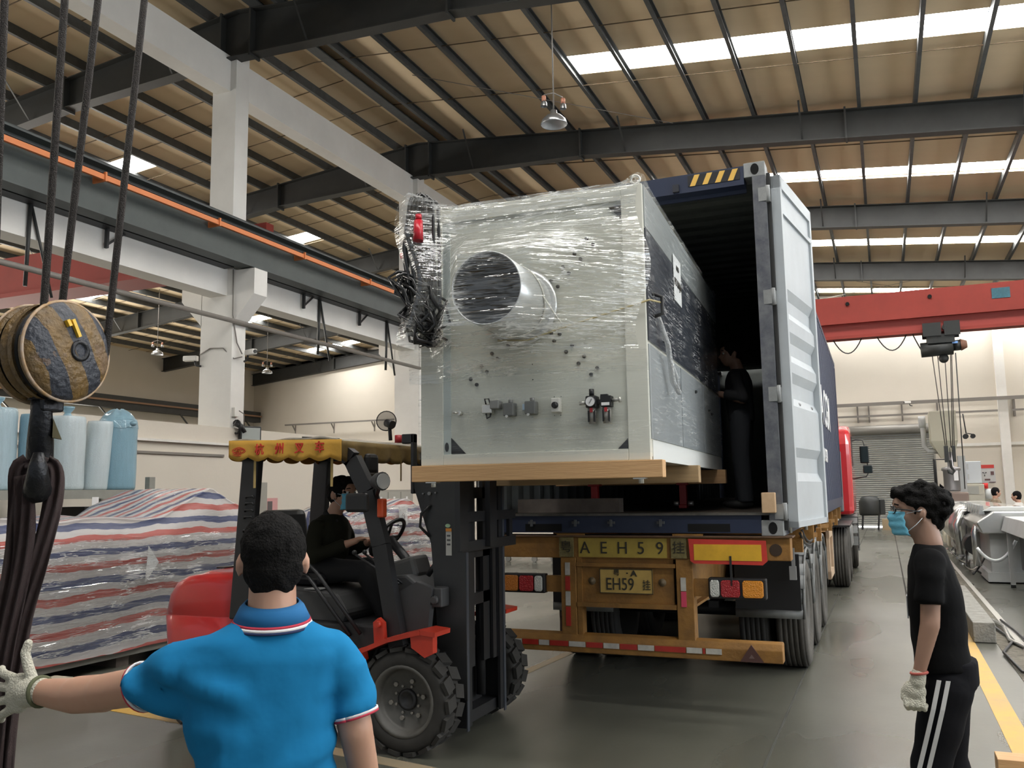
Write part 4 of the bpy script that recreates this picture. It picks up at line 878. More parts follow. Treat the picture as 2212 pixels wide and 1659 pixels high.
for x in (-4.3, -3.62): G('tie_ribbon', MB().box(x, x+.02, 5.2, 5.204, 1.76, 2.0), mat('ribbon', (.50, .36, .14), .8))
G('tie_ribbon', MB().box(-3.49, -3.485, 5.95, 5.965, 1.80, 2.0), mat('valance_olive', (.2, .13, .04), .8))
ct_red = mat('canopy_lettering', (.62, .05, .03), .7); FV = frame((0, 5.150, 0), (1, 0, 0), (0, 0, 1))
for ch, x in zip('杭州叉车', (-4.21, -4.03, -3.855, -3.68)): text(ch, .085, FV @ Matrix.Translation((x, 2.035, 0)), 'lettering', ct_red, v1, bold=.0015, depth=.003)
em = MB(FV)
for rx, rz_, cx in ((.062, .026, 0), (.05, .016, 0)):
    pts = [(-4.40+cx+rx*math.copysign(abs(math.cos(t))**1.4, math.cos(t)), 2.035+rz_*math.sin(t), .001) for t in [k*2*PI/20 for k in range(20)]]; em.tube(pts, .003, 4, closed=True)
for x in (-4.42, -4.40, -4.38): em.tube([(x-.006, 2.022, .001), (x+.004, 2.05, .001)], .003, 4)
em.tube([(-4.455, 2.01, .001), (-4.42, 1.998, .001), (-4.37, 2.0, .001)], .003, 4); G('emblem', em, ct_red, v1)
# rear folded flap seen under the valance
G('rear_flap', MB().box(-4.23, -3.95, 6.36, 6.37, 1.83, 1.98), mat('flap_dark', (.05, .035, .02), .8))
# fan on the canopy
fan = G('fan_guard', MB().lathe([(.075, 0), (.078, .02), (.05, .03), (.001, .032)], (-3.62, 5.95, 2.28), Matrix.Rotation(-.9, 3, 'Z') @ Matrix.Rotation(1.75, 3, 'Y'), 20), mat('fan_wire', (.05, .045, .04), .5, alpha=.65))
G('fan_guard', MB().tube([Vector((-3.62, 5.95, 2.28)) + (Matrix.Rotation(-.9, 3, 'Z') @ Matrix.Rotation(1.75, 3, 'Y')) @ Vector((.078*math.cos(t), .078*math.sin(t), .02)) for t in [k*2*PI/20 for k in range(20)]], .004, 5, closed=True), black_m, fan)
G('fan_motor', MB().tube([(-3.60, 5.93, 2.26), (-3.53, 5.90, 2.24)], .032, 12).tube([(-3.57, 5.92, 2.24), (-3.56, 5.92, 2.12)], .015, 8), black_p); 
G('warning_beacon', MB().tube([(-3.50, 5.95, 2.10), (-3.50, 5.95, 2.16)], .035, 12), redp)
# lamps, mirrors
G('work_lamp', MB().tube([(-3.30, 5.26, 1.79), (-3.25, 5.24, 1.79), (-3.20, 5.22, 1.79)], [.035, .06, .066], 4*4), fgr, bevel=.004); G('lamp_glass', MB().tube([(-3.20, 5.22, 1.79), (-3.192, 5.217, 1.79)], .055, 16), mat('lamp_glass', (.5, .52, .54), .1, spec=.9)); G('lamp_bracket', MB().bar((-3.30, 5.27, 1.66), (-3.26, 5.25, 1.74), .03, .03), fblk)
G('mirror', MB().box(-3.42, -3.24, 5.08, 5.12, 1.58, 1.71), black_p, bevel=.02)
mr = G('mirror', MB().box(-3.56, -3.54, 6.42, 6.52, 1.56, 1.72), black_p, bevel=.008); G('mirror_glass', MB().box(-3.538, -3.535, 6.43, 6.51, 1.57, 1.71), mat('bright_mirror', (.7, .72, .75), .05, 1), mr)
G('mirror_arm', MB().tube([(-3.53, 6.45, 1.60), (-3.3, 6.35, 1.66)], .008, 6), fblk)
G('side_marker', MB().box(-3.25, -3.20, 5.22, 5.28, 1.54, 1.67), mat('marker_orange', (.62, .09, .03), .35), bevel=.01)
G('speaker', MB().box(-3.66, -3.46, 5.45, 5.6, 1.85, 2.0), black_p, bevel=.03)
# fenders and wheels
b = MB(); pts = [(-3.50, .58), (-3.30, .66), (-3.10, .74), (-2.85, .80), (-2.74, .79)]
for (x0, z0), (x1, z1) in zip(pts, pts[1:]): b.bar((x0, 5.22, z0), (x1, 5.22, z1), .22, .03)
b.prism([(-3.52, .60), (-3.30, .68), (-3.28, .60), (-3.40, .48), (-3.52, .40)], 5.12, 5.18, 'y').prism([(-2.93, .79), (-2.76, .79), (-2.76, .67), (-2.82, .64), (-2.92, .70)], 5.12, 5.18, 'y')
G('front_fender', b, ford)
b = MB()
for (x0, z0), (x1, z1) in zip(pts, pts[1:]): b.bar((x0, 6.38, z0), (x1, 6.38, z1), .22, .03)
G('front_fender', b, ford)
G('chassis', MB().box(-4.9, -2.85, 5.42, 6.18, .20, .62), fblk); G('pillar_lug', MB().prism([(-3.24, .70), (-3.16, .72), (-3.17, .84), (-3.21, .87), (-3.25, .84)], 5.18, 5.22, 'y').tube([(-3.205, 5.15, .83), (-3.205, 5.2, .83)], .022, 12), ford)
def fwheel(x, y, R, W, face, name='wheel', lugs=18):
    b = MB(); c = (x, y, R)
    prof = [(R*.60, -W/2*.8), (R*.67, -W/2), (R*.86, -W/2), (R*.93, -W/2*.86), (R*.93, W/2*.86), (R*.86, W/2), (R*.67, W/2), (R*.60, W/2*.8), (R*.60, -W/2*.8)]
    b.lathe(prof, c, 'y', 36)
    for k in range(lugs):
        for s in (-1, 1):
            t = 2*PI*(k+(0 if s < 0 else .5))/lugs; dirv = Vector((math.cos(t), 0, math.sin(t))); tan = Vector((-math.sin(t), 0, math.cos(t)))
            Rm = Matrix((tan, Vector((0, 1, 0)), dirv)).transposed()
            b.obox(Vector(c)+dirv*R*.955+Vector((0, s*W*.27, 0)), (R*.25, W*.50, R*.075), Rm @ Matrix.Rotation(s*.25, 3, 'Z'))
    o = G(name, b, mat('forklift_tyre', (.035, .033, .03), .85, nz=(12, .4)))
    b = MB(); s = face; b.lathe([(R*.68, s*W/2*.92), (R*.665, s*W/2*1.02), (R*.60, s*W/2*1.0), (R*.57, s*W/2*.45), (R*.53, s*W/2*.3), (.001, s*W/2*.25)], c, 'y', 32, sm=True)
    G('rim', b, mat('rim_olive_grey', (.11, .105, .095), .5, nz=(9, .5)), o)
    b = MB(); b.lathe([(R*.20, s*W/2*.25), (R*.20, s*W/2*.42), (R*.14, s*W/2*.46), (R*.13, s*W/2*.4), (.001, s*W/2*.4)], c, 'y', 20); G('hub_cap', b, fblk, o)
    for k in range(6):
        t = 2*PI*(k+.2)/6; p = Vector(c)+Vector((R*.36*math.cos(t), s*W/2*.25, R*.36*math.sin(t))); G('wheel_nut', MB().tube([p, p+Vector((0, s*.022, 0))], .016, 6), mat('nut_grey', (.28, .26, .23), .45, .5), o)
    for k in range(8):
        t = 2*PI*(k+.5)/8; p = Vector(c)+Vector((R*.26*math.cos(t), s*W/2*.25, R*.26*math.sin(t))); G('hub_bolt', MB().tube([p, p+Vector((0, s*.018, 0))], .009, 6), mat('nut_grey', (.28, .26, .23), .45, .5), o)
fwheel(-3.0, 5.25, .348, .22, -1); fwheel(-3.0, 6.37, .348, .22, 1); fwheel(-4.88, 5.33, .26, .17, -1, lugs=16); fwheel(-4.88, 6.27, .26, .17, 1, lugs=16)
G('axle', MB().tube([(-3.0, 5.3, .35), (-3.0, 6.3, .35)], .06, 10).tube([(-4.88, 5.35, .26), (-4.88, 6.25, .26)], .05, 10), fblk)
# mast
def chan(y, s, x0, x1, z0, z1, m, name):
    G(name, MB().box(x0, x1, y-.012*1, y+.012, z0, z1).box(x1-.02, x1, *sorted((y, y+s*.075)), z0, z1).box(x0, x0+.02, *sorted((y, y+s*.075)), z0, z1), m)
for y, s in ((5.50, 1), (6.13, -1)):
    chan(y, s, -2.86, -2.70, .12, 1.81, mastm, 'outer_mast_channel')
    chan(y+s*.085, s, -2.84, -2.715, .5, 1.83, mastm, 'inner_mast_channel')
    G('mast_front_edge', MB().box(-2.70, -2.692, *sorted((y-s*.014, y+s*.02)), .10, 1.81), mast_e)
    G('lift_cylinder', MB().tube([(-2.80, y+s*.20, .25), (-2.80, y+s*.20, 1.25)], .035, 14).tube([(-2.80, y+s*.20, 1.2), (-2.80, y+s*.20, 1.81)], .02, 12), mastm)
G('mast_side_plate', MB().prism([(-3.12, 1.80), (-2.70, 1.80), (-2.69, .30), (-2.90, .42), (-2.93, .95), (-2.965, 1.35)], 5.480, 5.492, 'y'), mat('plate_dark', (.035, .036, .037), .45, nz=(5, .4)))
for x, z in ((-3.02, 1.70), (-2.97, 1.70), (-2.92, 1.705)): G('plate_bolt', MB().tube([(x, 5.46, z), (x, 5.48, z)], .013 if x == -2.97 else .006, 10), mat('bolt_grey', (.25, .25, .25), .4, .6))
for z in (.16, .95, 1.28, 1.70): G('mast_crossmember', MB().box(-2.86, -2.74, 5.5, 6.13, z-.04, z+.04), mastm)
G('chain_guard', MB().box(-2.765, -2.74, 5.86, 6.08, .5, 1.82), black_p)
G('lift_chain', MB().box(-2.765, -2.755, 5.74, 5.76, .9, 1.81), steel_rod)
st = G('sticker', MB().prism([(-2.83+.02*math.cos(k*PI/8), 1.475+.013*math.sin(k*PI/8)) for k in range(16)], 5.476, 5.480, 'y'), mat('sticker_green', (.40, .60, .38), .5))
st = G('sticker', MB().box(-2.845, -2.80, 5.476, 5.480, 1.27, 1.455), mat('sticker_white', (.55, .55, .52), .5)); G('sticker_header', MB().box(-2.845, -2.80, 5.474, 5.477, 1.435, 1.457), mat('label_orange', (.75, .3, .05), .5), st)
for z in (1.40, 1.37, 1.34): G('sticker_print', MB().box(-2.836, -2.81, 5.474, 5.477, z, z+.012), mat('print_grey', (.1, .1, .1), .6), st)
G('tilt_cylinder', MB().tube([(-3.12, 5.42, .88), (-2.99, 5.42, .95)], .045, 14).tube([(-2.99, 5.42, .95), (-2.88, 5.42, 1.0)], .018, 10), fgr)
G('tilt_bracket', MB().box(-2.92, -2.82, 5.36, 5.48, .93, 1.06).tube([(-2.87, 5.33, .98), (-2.87, 5.37, .98)], .03, 12), fgr, bevel=.01)
G('hydraulic_hose', MB().tube([(-2.96, 5.47, 1.62), (-3.02, 5.44, 1.56), (-3.03, 5.44, 1.47), (-2.97, 5.47, 1.40)], .011, 6).tube([(-2.78, 5.62, .6), (-2.74, 5.64, .48), (-2.76, 5.66, .34), (-2.75, 5.66, .22)], .010, 6), black_p)
G('inspection_lamp', MB().tube([(-3.0, 5.5, 1.13), (-2.93, 5.5, 1.22)], .02, 8), black_p)
# carriage, forks, backrest post left of the machine
G('fork_carriage', MB().box(-2.69, -2.655, 5.35, 6.28, 1.50, 1.57).box(-2.69, -2.655, 5.35, 6.28, 1.30, 1.37).box(-2.685, -2.66, 5.4, 5.46, 1.3, 1.57).box(-2.685, -2.66, 6.17, 6.23, 1.3, 1.57), mastm)
for y in (5.30, 5.78): G('fork', MB().box(-2.655, -2.615, y-.06, y+.06, 1.32, 1.82).box(-2.655, -1.45, y-.06, y+.06, 1.785, 1.82), mastm)
G('mast_head_post', MB().box(-3.125, -3.10, 5.47, 5.53, 1.70, 2.13).box(-3.20, -3.10, 5.47, 5.53, 2.06, 2.13), fblk, bevel=.008)
# ================================================================ people
skin = mat('skin', (.50, .29, .20), .5, nz=(6, .25), col2=(.42, .20, .14)); skin.node_tree.nodes['Principled BSDF'].inputs['Subsurface Weight'].default_value = .08
skin2 = mat('skin_tan', (.34, .20, .14), .5, nz=(6, .25), col2=(.27, .14, .10))
hairm = mat('hair_black', (.006, .0055, .0055), .8, spec=.12, nz=(60, .5), col2=(.014, .013, .012), bump=(140, .6))
def cloth(name, col, sc_=30, folds=.5):
    m = mat(name, col, .9, bump=(5, folds), nz=(1.5, .25), spec=.12, col2=tuple(c*.75 for c in col)); return m
blue_c = cloth('polo_blue', (.013, .185, .40)); black_c = cloth('tee_black', (.0045, .0045, .005)); track_c = cloth('track_black', (.008, .008, .010))
glove_m = mat('glove_knit', (.62, .60, .50), .95, bump=(160, .7), nz=(3, .3), col2=(.45, .43, .36))
mask_m = mat('mask_blue', (.16, .50, .68), .8, bump=(30, .3)); mask_w = mat('mask_white', (.7, .75, .78), .8)
def hum(name, label, F, loc):
    o = bpy.data.objects.new(name, None); COL.objects.link(o); o.empty_display_size = .1; o.matrix_world = F; WM[o.name] = F.copy(); return props(o, label, 'person')
def head(par, F, c, face, hw=.075, sk=skin, tilt=0.0, profile=True, L=1.0):
    """c: centre of the cranium; face: unit vector (local x,y) the face looks along. Returns helper to place features."""
    fx, fy = face; R = Matrix(((-fy, fx, 0), (fx, fy, 0), (0, 0, 1)))   # columns: right, forward, up
    R = Matrix(((fy, fx, 0), (-fx, fy, 0), (0, 0, 1)))
    def q(r, f, u): return Vector(c) + R @ Vector((r*L, f*L, u*L))
    segs = [('e', q(0, -.008, .015), (hw*L, .095*L, .098*L), R), ('e', q(0, .028, -.045), (.058*L, .066*L, .075*L), R), ('e', q(0, .045, -.085), (.036*L, .038*L, .032*L), R),
            ('e', q(0, .082, .03), (.045*L, .018*L, .035*L), R), ('s', q(0, .088, .008), .009*L, q(0, .108, -.032), .014*L), ('e', q(.016, .094, -.036), (.009*L, .009*L, .008*L), R), ('e', q(-.016, .094, -.036), (.009*L, .009*L, .008*L), R),
            ('e', q(0, .09, -.064), (.024*L, .012*L, .007*L), R), ('e', q(0, .088, -.073), (.02*L, .012*L, .007*L), R), ('e', q(.038, .06, -.03), (.024*L, .022*L, .024*L), R), ('e', q(-.038, .06, -.03), (.024*L, .022*L, .024*L), R),
            ('e', q(.03, .084, .018), (.022*L, .012*L, .008*L), R), ('e', q(-.03, .084, .018), (.022*L, .012*L, .008*L), R)]
    for s in (-1, 1):
        segs += [('e', q(s*(hw+.004), -.012, -.016), (.010*L, .019*L, .032*L), R @ Matrix.Rotation(s*.35, 3, 'Z'))]
    return q, R, segs
def eyes(par, F, q, L=1.0):
    for s in (-1, 1):
        e = MB(F).ball(q(s*.03, .079, .002), .0125*L, 12, 8).build('eye', mat('eye_white', (.7, .68, .65), .2), par)
        MB(F).ball(q(s*.03, .088, .002), .0058*L, 8, 6).build('iris', mat('iris_dark', (.02, .012, .008), .15), e)
        MB(F).tube([q(s*.015, .093, .026), q(s*.032, .095, .031), q(s*.048, .082, .026)], .0035*L, 6).build('eyebrow', hairm, par)
def hair_cap(par, F, q, R, segs, disp, voxel=.006, **kw):
    return blob('hair', segs, hairm, par, voxel, 1, disp, F=F, **kw)
def fingers(spec): 
    out = []
    for pts, r in spec:
        for i, (a, b_) in enumerate(zip(pts, pts[1:])): out.append(('s', a, r*(1-.08*i), b_, r*(1-.08*(i+1))))
    return out
# ---------------------------------------------------------------- man in the blue polo, seen from behind
FB_ = Matrix(((.783, -.622, 0, -1.53), (.622, .783, 0, 1.95), (0, 0, 1, 0), (0, 0, 0, 1)))
pb = hum('person', 'man in a bright blue polo shirt seen from behind, gloved left arm stretched out', FB_, 0)
q, R, hs = head(pb, FB_, (-.008, .02, 1.532), (0.0, 1.0), .082)
body = hs + [('s', (-.008, .0, 1.47), .062, (-.008, -.012, 1.36), .066), ('s', (-.008, 0, 1.36), .062, (-.008, 0, 1.27), .08),
    ('s', (-.008, 0, 1.26), .08, (0, .0, .95), .09),
    ('s', (-.20, .01, 1.25), .045, (-.33, .12, 1.20), .050), ('s', (-.33, .12, 1.20), .053, (-.46, .24, 1.165), .050), ('s', (-.45, .24, 1.163), .052, (-.54, .32, 1.147), .052), ('s', (-.54, .32, 1.145), .050, (-.66, .43, 1.142), .037),
    ('s', (.18, 0, 1.23), .045, (.215, -.02, 1.07), .047), ('s', (.215, -.02, 1.07), .046, (.245, .02, .93), .040), ('s', (.245, .02, .93), .040, (.25, .10, .82), .029),
    ('r', [((0, .01, .93), .165, .11), ((0, 0, .82), .165, .115), ((0, .0, .74), .15, .11)])]
# relaxed right hand
hb_ = Vector((.25, .11, .80)); body += [('e', (.25, .12, .765), (.02, .038, .045))]
for i in range(4): body += fingers([([(.25, .095+.019*i, .73), (.248, .10+.019*i, .695+.004*abs(i-1.5)), (.24, .11+.019*i, .668)], .009)])
body += fingers([([(.245, .155, .775), (.235, .17, .745), (.23, .165, .72)], .010)])
for s in (-.085, .085): body += [('s', (s, 0, .80), .075, (s, 0, .45), .058), ('s', (s, 0, .45), .058, (s, -.03, .12), .04), ('e', (s, .045, .045), (.045, .11, .04))]
blob('body', body, skin, pb, .008, 3, F=FB_)
shirt = [('r', [((-.012, .0, .90), .175, .122), ((-.018, 0, 1.0), .180, .122), ((-.03, 0, 1.12), .19, .118), ((-.035, 0, 1.22), .205, .115), ((-.03, -.005, 1.28), .215, .105), ((-.02, -.006, 1.325), .185, .09), ((-.012, -.006, 1.355), .12, .075), ((-.008, -.006, 1.375), .085, .07)]),
    ('s', (-.17, -.0, 1.275), .068, (-.24, .03, 1.252), .075), ('s', (-.24, .03, 1.25), .074, (-.335, .115, 1.198), .066, 1), ('s', (-.19, .02, 1.20), .075, (-.30, .09, 1.185), .06),
    ('s', (.145, -.0, 1.275), .065, (.185, 0, 1.22), .064), ('s', (.185, 0, 1.235), .064, (.213, -.015, 1.115), .062, 1)]
sh = blob('polo_shirt', shirt, blue_c, pb, .009, 4, F=FB_)
for v in sh.data.vertices:   # creases running from the armpits and across the back
    p = v.co; f = .013*math.sin(p.z*46 + p.x*26 + 5*noise.noise(p*3))*max(0, 1-abs(p.z-1.20)/.15)*max(0, min(1, (-p.x-.04)/.1)) + .008*math.sin(p.z*50 - p.x*30 + 4*noise.noise(p*4))*max(0, 1-abs(p.z-1.17)/.1)*max(0, min(1, (p.x-.08)/.08))
    f += .010*math.sin((p.z*1.2-p.x*.8)*38 + 6*noise.noise(p*2.5))*max(0, 1-abs(p.z-1.03)/.11); f += .005*noise.noise(p*9)
    v.co = p + v.normal*f
stripe_r = mat('collar_red', (.45, .03, .06), .8); stripe_w = mat('collar_white', (.7, .68, .68), .8)
def ring(c, rx, ry, z, dz=0, n=36, a0=0, a1=2*PI): return [(c[0]+rx*math.cos(t), c[1]+ry*math.sin(t), z+dz*math.sin(t)) for t in [a0+(a1-a0)*k/n for k in range(n+1)]]
def band(name, rings_, m, par, F, th=.004):
    b = MB(F); b.loft(rings_, close=False, caps=False); o = b.build(name, m, par, fix=False); md = o.modifiers.new('t', 'SOLIDIFY'); md.thickness = th; md.offset = 0; bake(o); return o
cc = (-.008, -.004)
colr = band('collar', [ring(cc, .070, .066, 1.418, .012), ring(cc, .083, .078, 1.405, .012), ring(cc, .098, .088, 1.375, .012)], mat('collar_blue', (.009, .13, .33), .85), pb, FB_)
band('collar_stripe', [ring(cc, .0985, .0885, 1.3745, .012), ring(cc, .1015, .091, 1.368, .012)], stripe_r, colr, FB_); band('collar_stripe', [ring(cc, .1015, .091, 1.368, .012), ring(cc, .1045, .0935, 1.361, .012)], stripe_w, colr, FB_); band('collar_stripe', [ring(cc, .1045, .0935, 1.361, .012), ring(cc, .107, .0955, 1.355, .012)], mat('collar_navy', (.01, .02, .08), .8), colr, FB_)
def cuff(c, d, r, par, F, mats=(stripe_r, stripe_w)):
    d = Vector(d).normalized(); u = d.cross(Vector((0, 0, 1))).normalized(); v = d.cross(u); c = Vector(c)
    for i, m in enumerate(mats):
        a = [c + d*(i*.006) + (u*math.cos(t)+v*math.sin(t))*r for t in [k*2*PI/28 for k in range(29)]]; b_ = [p + d*.006 for p in a]; band('sleeve_stripe', [a, b_], m, par, F, .006)
cuff((-.333, .113, 1.199), (-.095, .085, -.05), .0645, sh, FB_, (stripe_w, stripe_r)); cuff((.212, -.014, 1.118), (.028, -.015, -.12), .0605, sh, FB_, (stripe_w, stripe_r))
hair_cap(pb, FB_, q, R, [('e', q(0, -.014, .026), (.088, .102, .101), R), ('e', q(0, -.034, -.022), (.080, .076, .080), R), ('s', q(-.022, -.05, -.06), .040, q(-.012, -.047, -.096), .028), ('s', q(.022, -.05, -.06), .040, q(.012, -.047, -.096), .028)], (40, .006))
eyes(pb, FB_, q)
blob('trousers', [('r', [((0, 0, .95), .165, .115), ((0, 0, .80), .175, .125)]), ('s', (-.09, 0, .80), .1, (-.09, 0, .45), .075), ('s', (-.09, 0, .45), .075, (-.09, -.02, .08), .06, 1), ('s', (.09, 0, .80), .1, (.09, 0, .45), .075), ('s', (.09, 0, .45), .075, (.09, -.02, .08), .06, 1)], cloth('jeans_dark', (.03, .035, .05)), pb, .014, 3, F=FB_)
for s in (-.088, .088): blob('shoe', [('e', (s, .05, .05), (.052, .135, .048)), ('e', (s, -.02, .07), (.045, .06, .06))], mat('shoe_grey', (.12, .12, .12), .7), pb, .01, 2, F=FB_)
# glove on the outstretched hand: palm, four spread fingers, thumb upward
w0 = Vector((-.665, .43, 1.142)); hd = Vector((-.76, .62, -.12)).normalized(); up = Vector((0.05, .1, 1)).normalized(); sd = hd.cross(up).normalized(); up = sd.cross(hd).normalized()*-1 if sd.cross(hd).z < 0 else sd.cross(hd).normalized()
def hp(a, b_, c=0): return w0 + hd*a*1.2 + up*b_*1.25 + sd*c*1.2
gl = [('s', hp(-.01, 0), .040, hp(.03, 0), .043), ('e', hp(.065, .0), (.05, .026, .058), Matrix((hd, sd, up)).transposed())]
for i, (bz, ln) in enumerate(((.034, .075), (.012, .085), (-.011, .08), (-.034, .062))):
    gl += fingers([([hp(.085, bz), hp(.105+ln*.35, bz*1.35, .006), hp(.105+ln*.7, bz*1.6, .016), hp(.10+ln, bz*1.75, .03)], .0145)])
gl += fingers([([hp(.02, .028), hp(.035, .062, -.004), hp(.045, .09, -.006), hp(.038, .112, -.004)], .0165)])
g = blob('glove', gl, glove_m, pb, .0045, 2, F=FB_)
MB(FB_).tube([hp(-.012, .033*math.cos(t), .035*math.sin(t)) for t in [k*2*PI/20 for k in range(20)]], .006, 6, closed=True).build('glove_cuff', mat('cuff_olive', (.10, .11, .06), .9), g)
# ---------------------------------------------------------------- man in black on the right, in profile
d_ = Vector((.0378, .9993, 0)); FR = Matrix(((.9993, .0378, 0, .17), (-.0378, .9993, 0, 4.5), (0, 0, 1, 0), (0, 0, 0, 1)))   # x: photo right, y: away
pr_ = hum('person', 'man in a black tee shirt, glasses and blue mask watching from the right', FR, 0)
fc = (-.985, -.10); q, R, hs = head(pr_, FR, (-.045, .0, 1.588), (-.985, -.17), .072, skin2)
body = hs + [('s', (-.022, 0, 1.53), .061, (.0, 0, 1.43), .060), ('s', (0, 0, 1.42), .056, (.01, 0, 1.36), .07), ('s', (.0, 0, 1.33), .07, (.03, 0, 1.0), .07),
    ('s', (-.004, -.19, 1.30), .042, (-.02, -.215, 1.10), .041), ('s', (-.02, -.215, 1.10), .041, (-.075, -.215, .90), .027), ('s', (.004, .19, 1.30), .042, (.02, .215, 1.10), .041), ('s', (.02, .215, 1.10), .041, (-.03, .21, .88), .027)]
for s in (-1, 1):
    hy = s*.215; hx0 = -.085 if s < 0 else -.04
    if s > 0: body += [('e', (hx0, hy, .80), (.04, .02, .045))] + sum([fingers([([(hx0-.028+.018*i, hy, .77), (hx0-.03+.018*i, hy, .73), (hx0-.03+.018*i, hy-.01, .70)], .009)]) for i in range(4)], []) + fingers([([(hx0-.035, hy, .82), (hx0-.05, hy-.01, .79), (hx0-.052, hy-.01, .765)], .01)])
body += [('s', (.04, 0, 1.0), .08, (.045, 0, .8), .09)]
for s, kx, fx in ((-1, -.06, -.02), (1, .0, .12)): body += [('s', (.03, s*.085, .82), .085, (kx, s*.09, .46), .055), ('s', (kx, s*.09, .46), .055, (fx, s*.1, .10), .038), ('e', (fx-.06, s*.1, .045), (.11, .042, .038))]
blob('body', body, skin2, pr_, .009, 3, F=FR)
tee = [('r', [((.022, 0, .885), .128, .182), ((.012, 0, 1.0), .117, .172), ((.01, 0, 1.13), .116, .178), ((.01, 0, 1.24), .112, .19), ((.005, 0, 1.33), .095, .20), ((.0, 0, 1.39), .072, .16), ((-.002, 0, 1.43), .06, .085)]),
    ('s', (.0, -.15, 1.36), .066, (-.004, -.20, 1.30), .066), ('s', (-.004, -.20, 1.30), .064, (-.014, -.215, 1.19), .058, 1), ('s', (.0, .15, 1.36), .066, (.01, .21, 1.19), .058, 1), ('s', (.09, 0, .93), .06, (.115, .0, .895), .03)]
tb = blob('tee_shirt', tee, black_c, pr_, .01, 10, (7, .016), F=FR)
MB(FR).box(-.1125, -.107, -.05, .05, 1.10, 1.20).build('shirt_print', mat('print_pale', (.35, .35, .36), .8), tb, bevel=.002)
tp = blob('track_trousers', [('r', [((.045, 0, .93), .115, .165), ((.045, 0, .82), .122, .172)]), ('s', (.035, -.09, .82), .105, (-.06, -.095, .47), .085), ('s', (-.06, -.095, .47), .083, (-.02, -.1, .10), .075, 1), ('s', (.05, .085, .82), .10, (.01, .095, .47), .08), ('s', (.01, .095, .47), .08, (.12, .1, .10), .072, 1)], track_c, pr_, .012, 3, (8, .008), F=FR)
wh = mat('stripe_white', (.62, .62, .62), .8)
for dx in (-.016, .020):
    b = MB(FR); pts = [(.045, .86, -.196), (.015, .74, -.205), (-.018, .62, -.198), (-.06, .47, -.183), (-.04, .3, -.181), (-.02, .12, -.178)]
    for (x0, z0, y0), (x1, z1, y1) in zip(pts, pts[1:]): b.loft([[(x0+dx-.030-.009, y0, z0), (x0+dx-.030+.009, y0, z0), (x0+dx-.030+.009, y0+.02, z0), (x0+dx-.030-.009, y0+.02, z0)], [(x1+dx-.030-.009, y1, z1), (x1+dx-.030+.009, y1, z1), (x1+dx-.030+.009, y1+.02, z1), (x1+dx-.030-.009, y1+.02, z1)]], sm=False)
    b.build('side_stripe', wh, tp)
for fx, s in ((-.02, -1), (.12, 1)): blob('shoe', [('e', (fx-.055, s*.1, .05), (.135, .05, .048)), ('e', (fx, s*.1, .07), (.06, .045, .06))], mat('shoe_black', (.02, .02, .02), .6), pr_, .01, 2, F=FR)
hc = hair_cap(pr_, FR, q, R, [('e', q(0, -.03, .05), (.086, .11, .085), R), ('e', q(0, -.075, .03), (.082, .088, .09), R), ('e', q(0, .045, .082), (.066, .062, .038), R), ('s', q(0, .085, .088), .020, q(0, .05, .085), .03), ('e', q(0, -.075, -.035), (.060, .048, .062), R)], (28, .022), .006)
hair_cap(pr_, FR, q, R, [('e', q(0, -.018, .012), (.0765, .088, .085), R)], (60, .002))
eyes(pr_, FR, q)
def mask(par, F, q, L=1.0):
    b = MB(F)
    b.grid(lambda u, v: q((u-.5)*.138, .131-12.5*((u-.5)*.138)**2-.030*(1-v)**2-.012*v**2+.003*math.sin(v*19), -.112+v*.108), 16, 14)
    m_ = b.build('face_mask', mask_m, par, fix=False); md = m_.modifiers.new('t', 'SOLIDIFY'); md.thickness = .002; bake(m_)
    for s in (-1, 1):
        for z0, z1 in ((-.012, .004), (-.095, -.032)): MB(F).tube([q(s*.062, .052, z0), q(s*.074, .015, (z0+z1)/2), q(s*.082, -.012, z1)], .0015*L, 5).build('ear_loop', mask_w, m_)
mask(pr_, FR, q)
gl_ = MB(FR); 
for s in (-1, 1): gl_.tube([q(s*.034+.024*math.cos(t), .104-.006*abs(math.cos(t)), .004+.017*math.sin(t)) for t in [k*2*PI/20 for k in range(20)]], .0028, 5, closed=True).tube([q(s*.058, .098, .008), q(s*.076, .05, .004), q(s*.080, -.008, -.006)], .0032, 5)
gl_.tube([q(-.012, .108, .006), q(.012, .108, .006)], .0025, 5); go = gl_.build('spectacles', black_p, pr_)
for s in (-1, 1): MB(FR).lathe([(.023, 0), (.001, .001)], q(s*.034, .101, .004), R @ Matrix(((1, 0, 0), (0, 0, 1), (0, -.8, 0))).transposed() if 0 else R @ frame((0, 0, 0), (1, 0, 0), (0, 0, 1)).to_3x3(), 18).build('lens', mat('lens_glass', (.2, .22, .24), .05, alpha=.35, spec=.8), go)
# knitted glove, loosely closed fist
gb = Vector((-.085, -.215, .86))
gl = [('s', (-.078, -.215, .89), .030, (-.085, -.215, .855), .033), ('e', (-.098, -.217, .815), (.046, .024, .045))]
for i in range(4): gl += fingers([([(-.135+.022*i, -.222, .785), (-.137+.022*i, -.232, .755), (-.130+.022*i, -.212, .738), (-.124+.022*i, -.196, .755)], .0125)])
gl += fingers([([(-.125, -.20, .84), (-.145, -.205, .81), (-.148, -.215, .782)], .013)])
g = blob('glove', gl, glove_m, pr_, .005, 2, F=FR)
MB(FR).tube([(-.077+.033*math.cos(t), -.215+.033*math.sin(t), .893+.004*math.cos(t)) for t in [k*2*PI/20 for k in range(20)]], .006, 6, closed=True).build('glove_cuff', mat('cuff_red', (.40, .10, .08), .9), g)
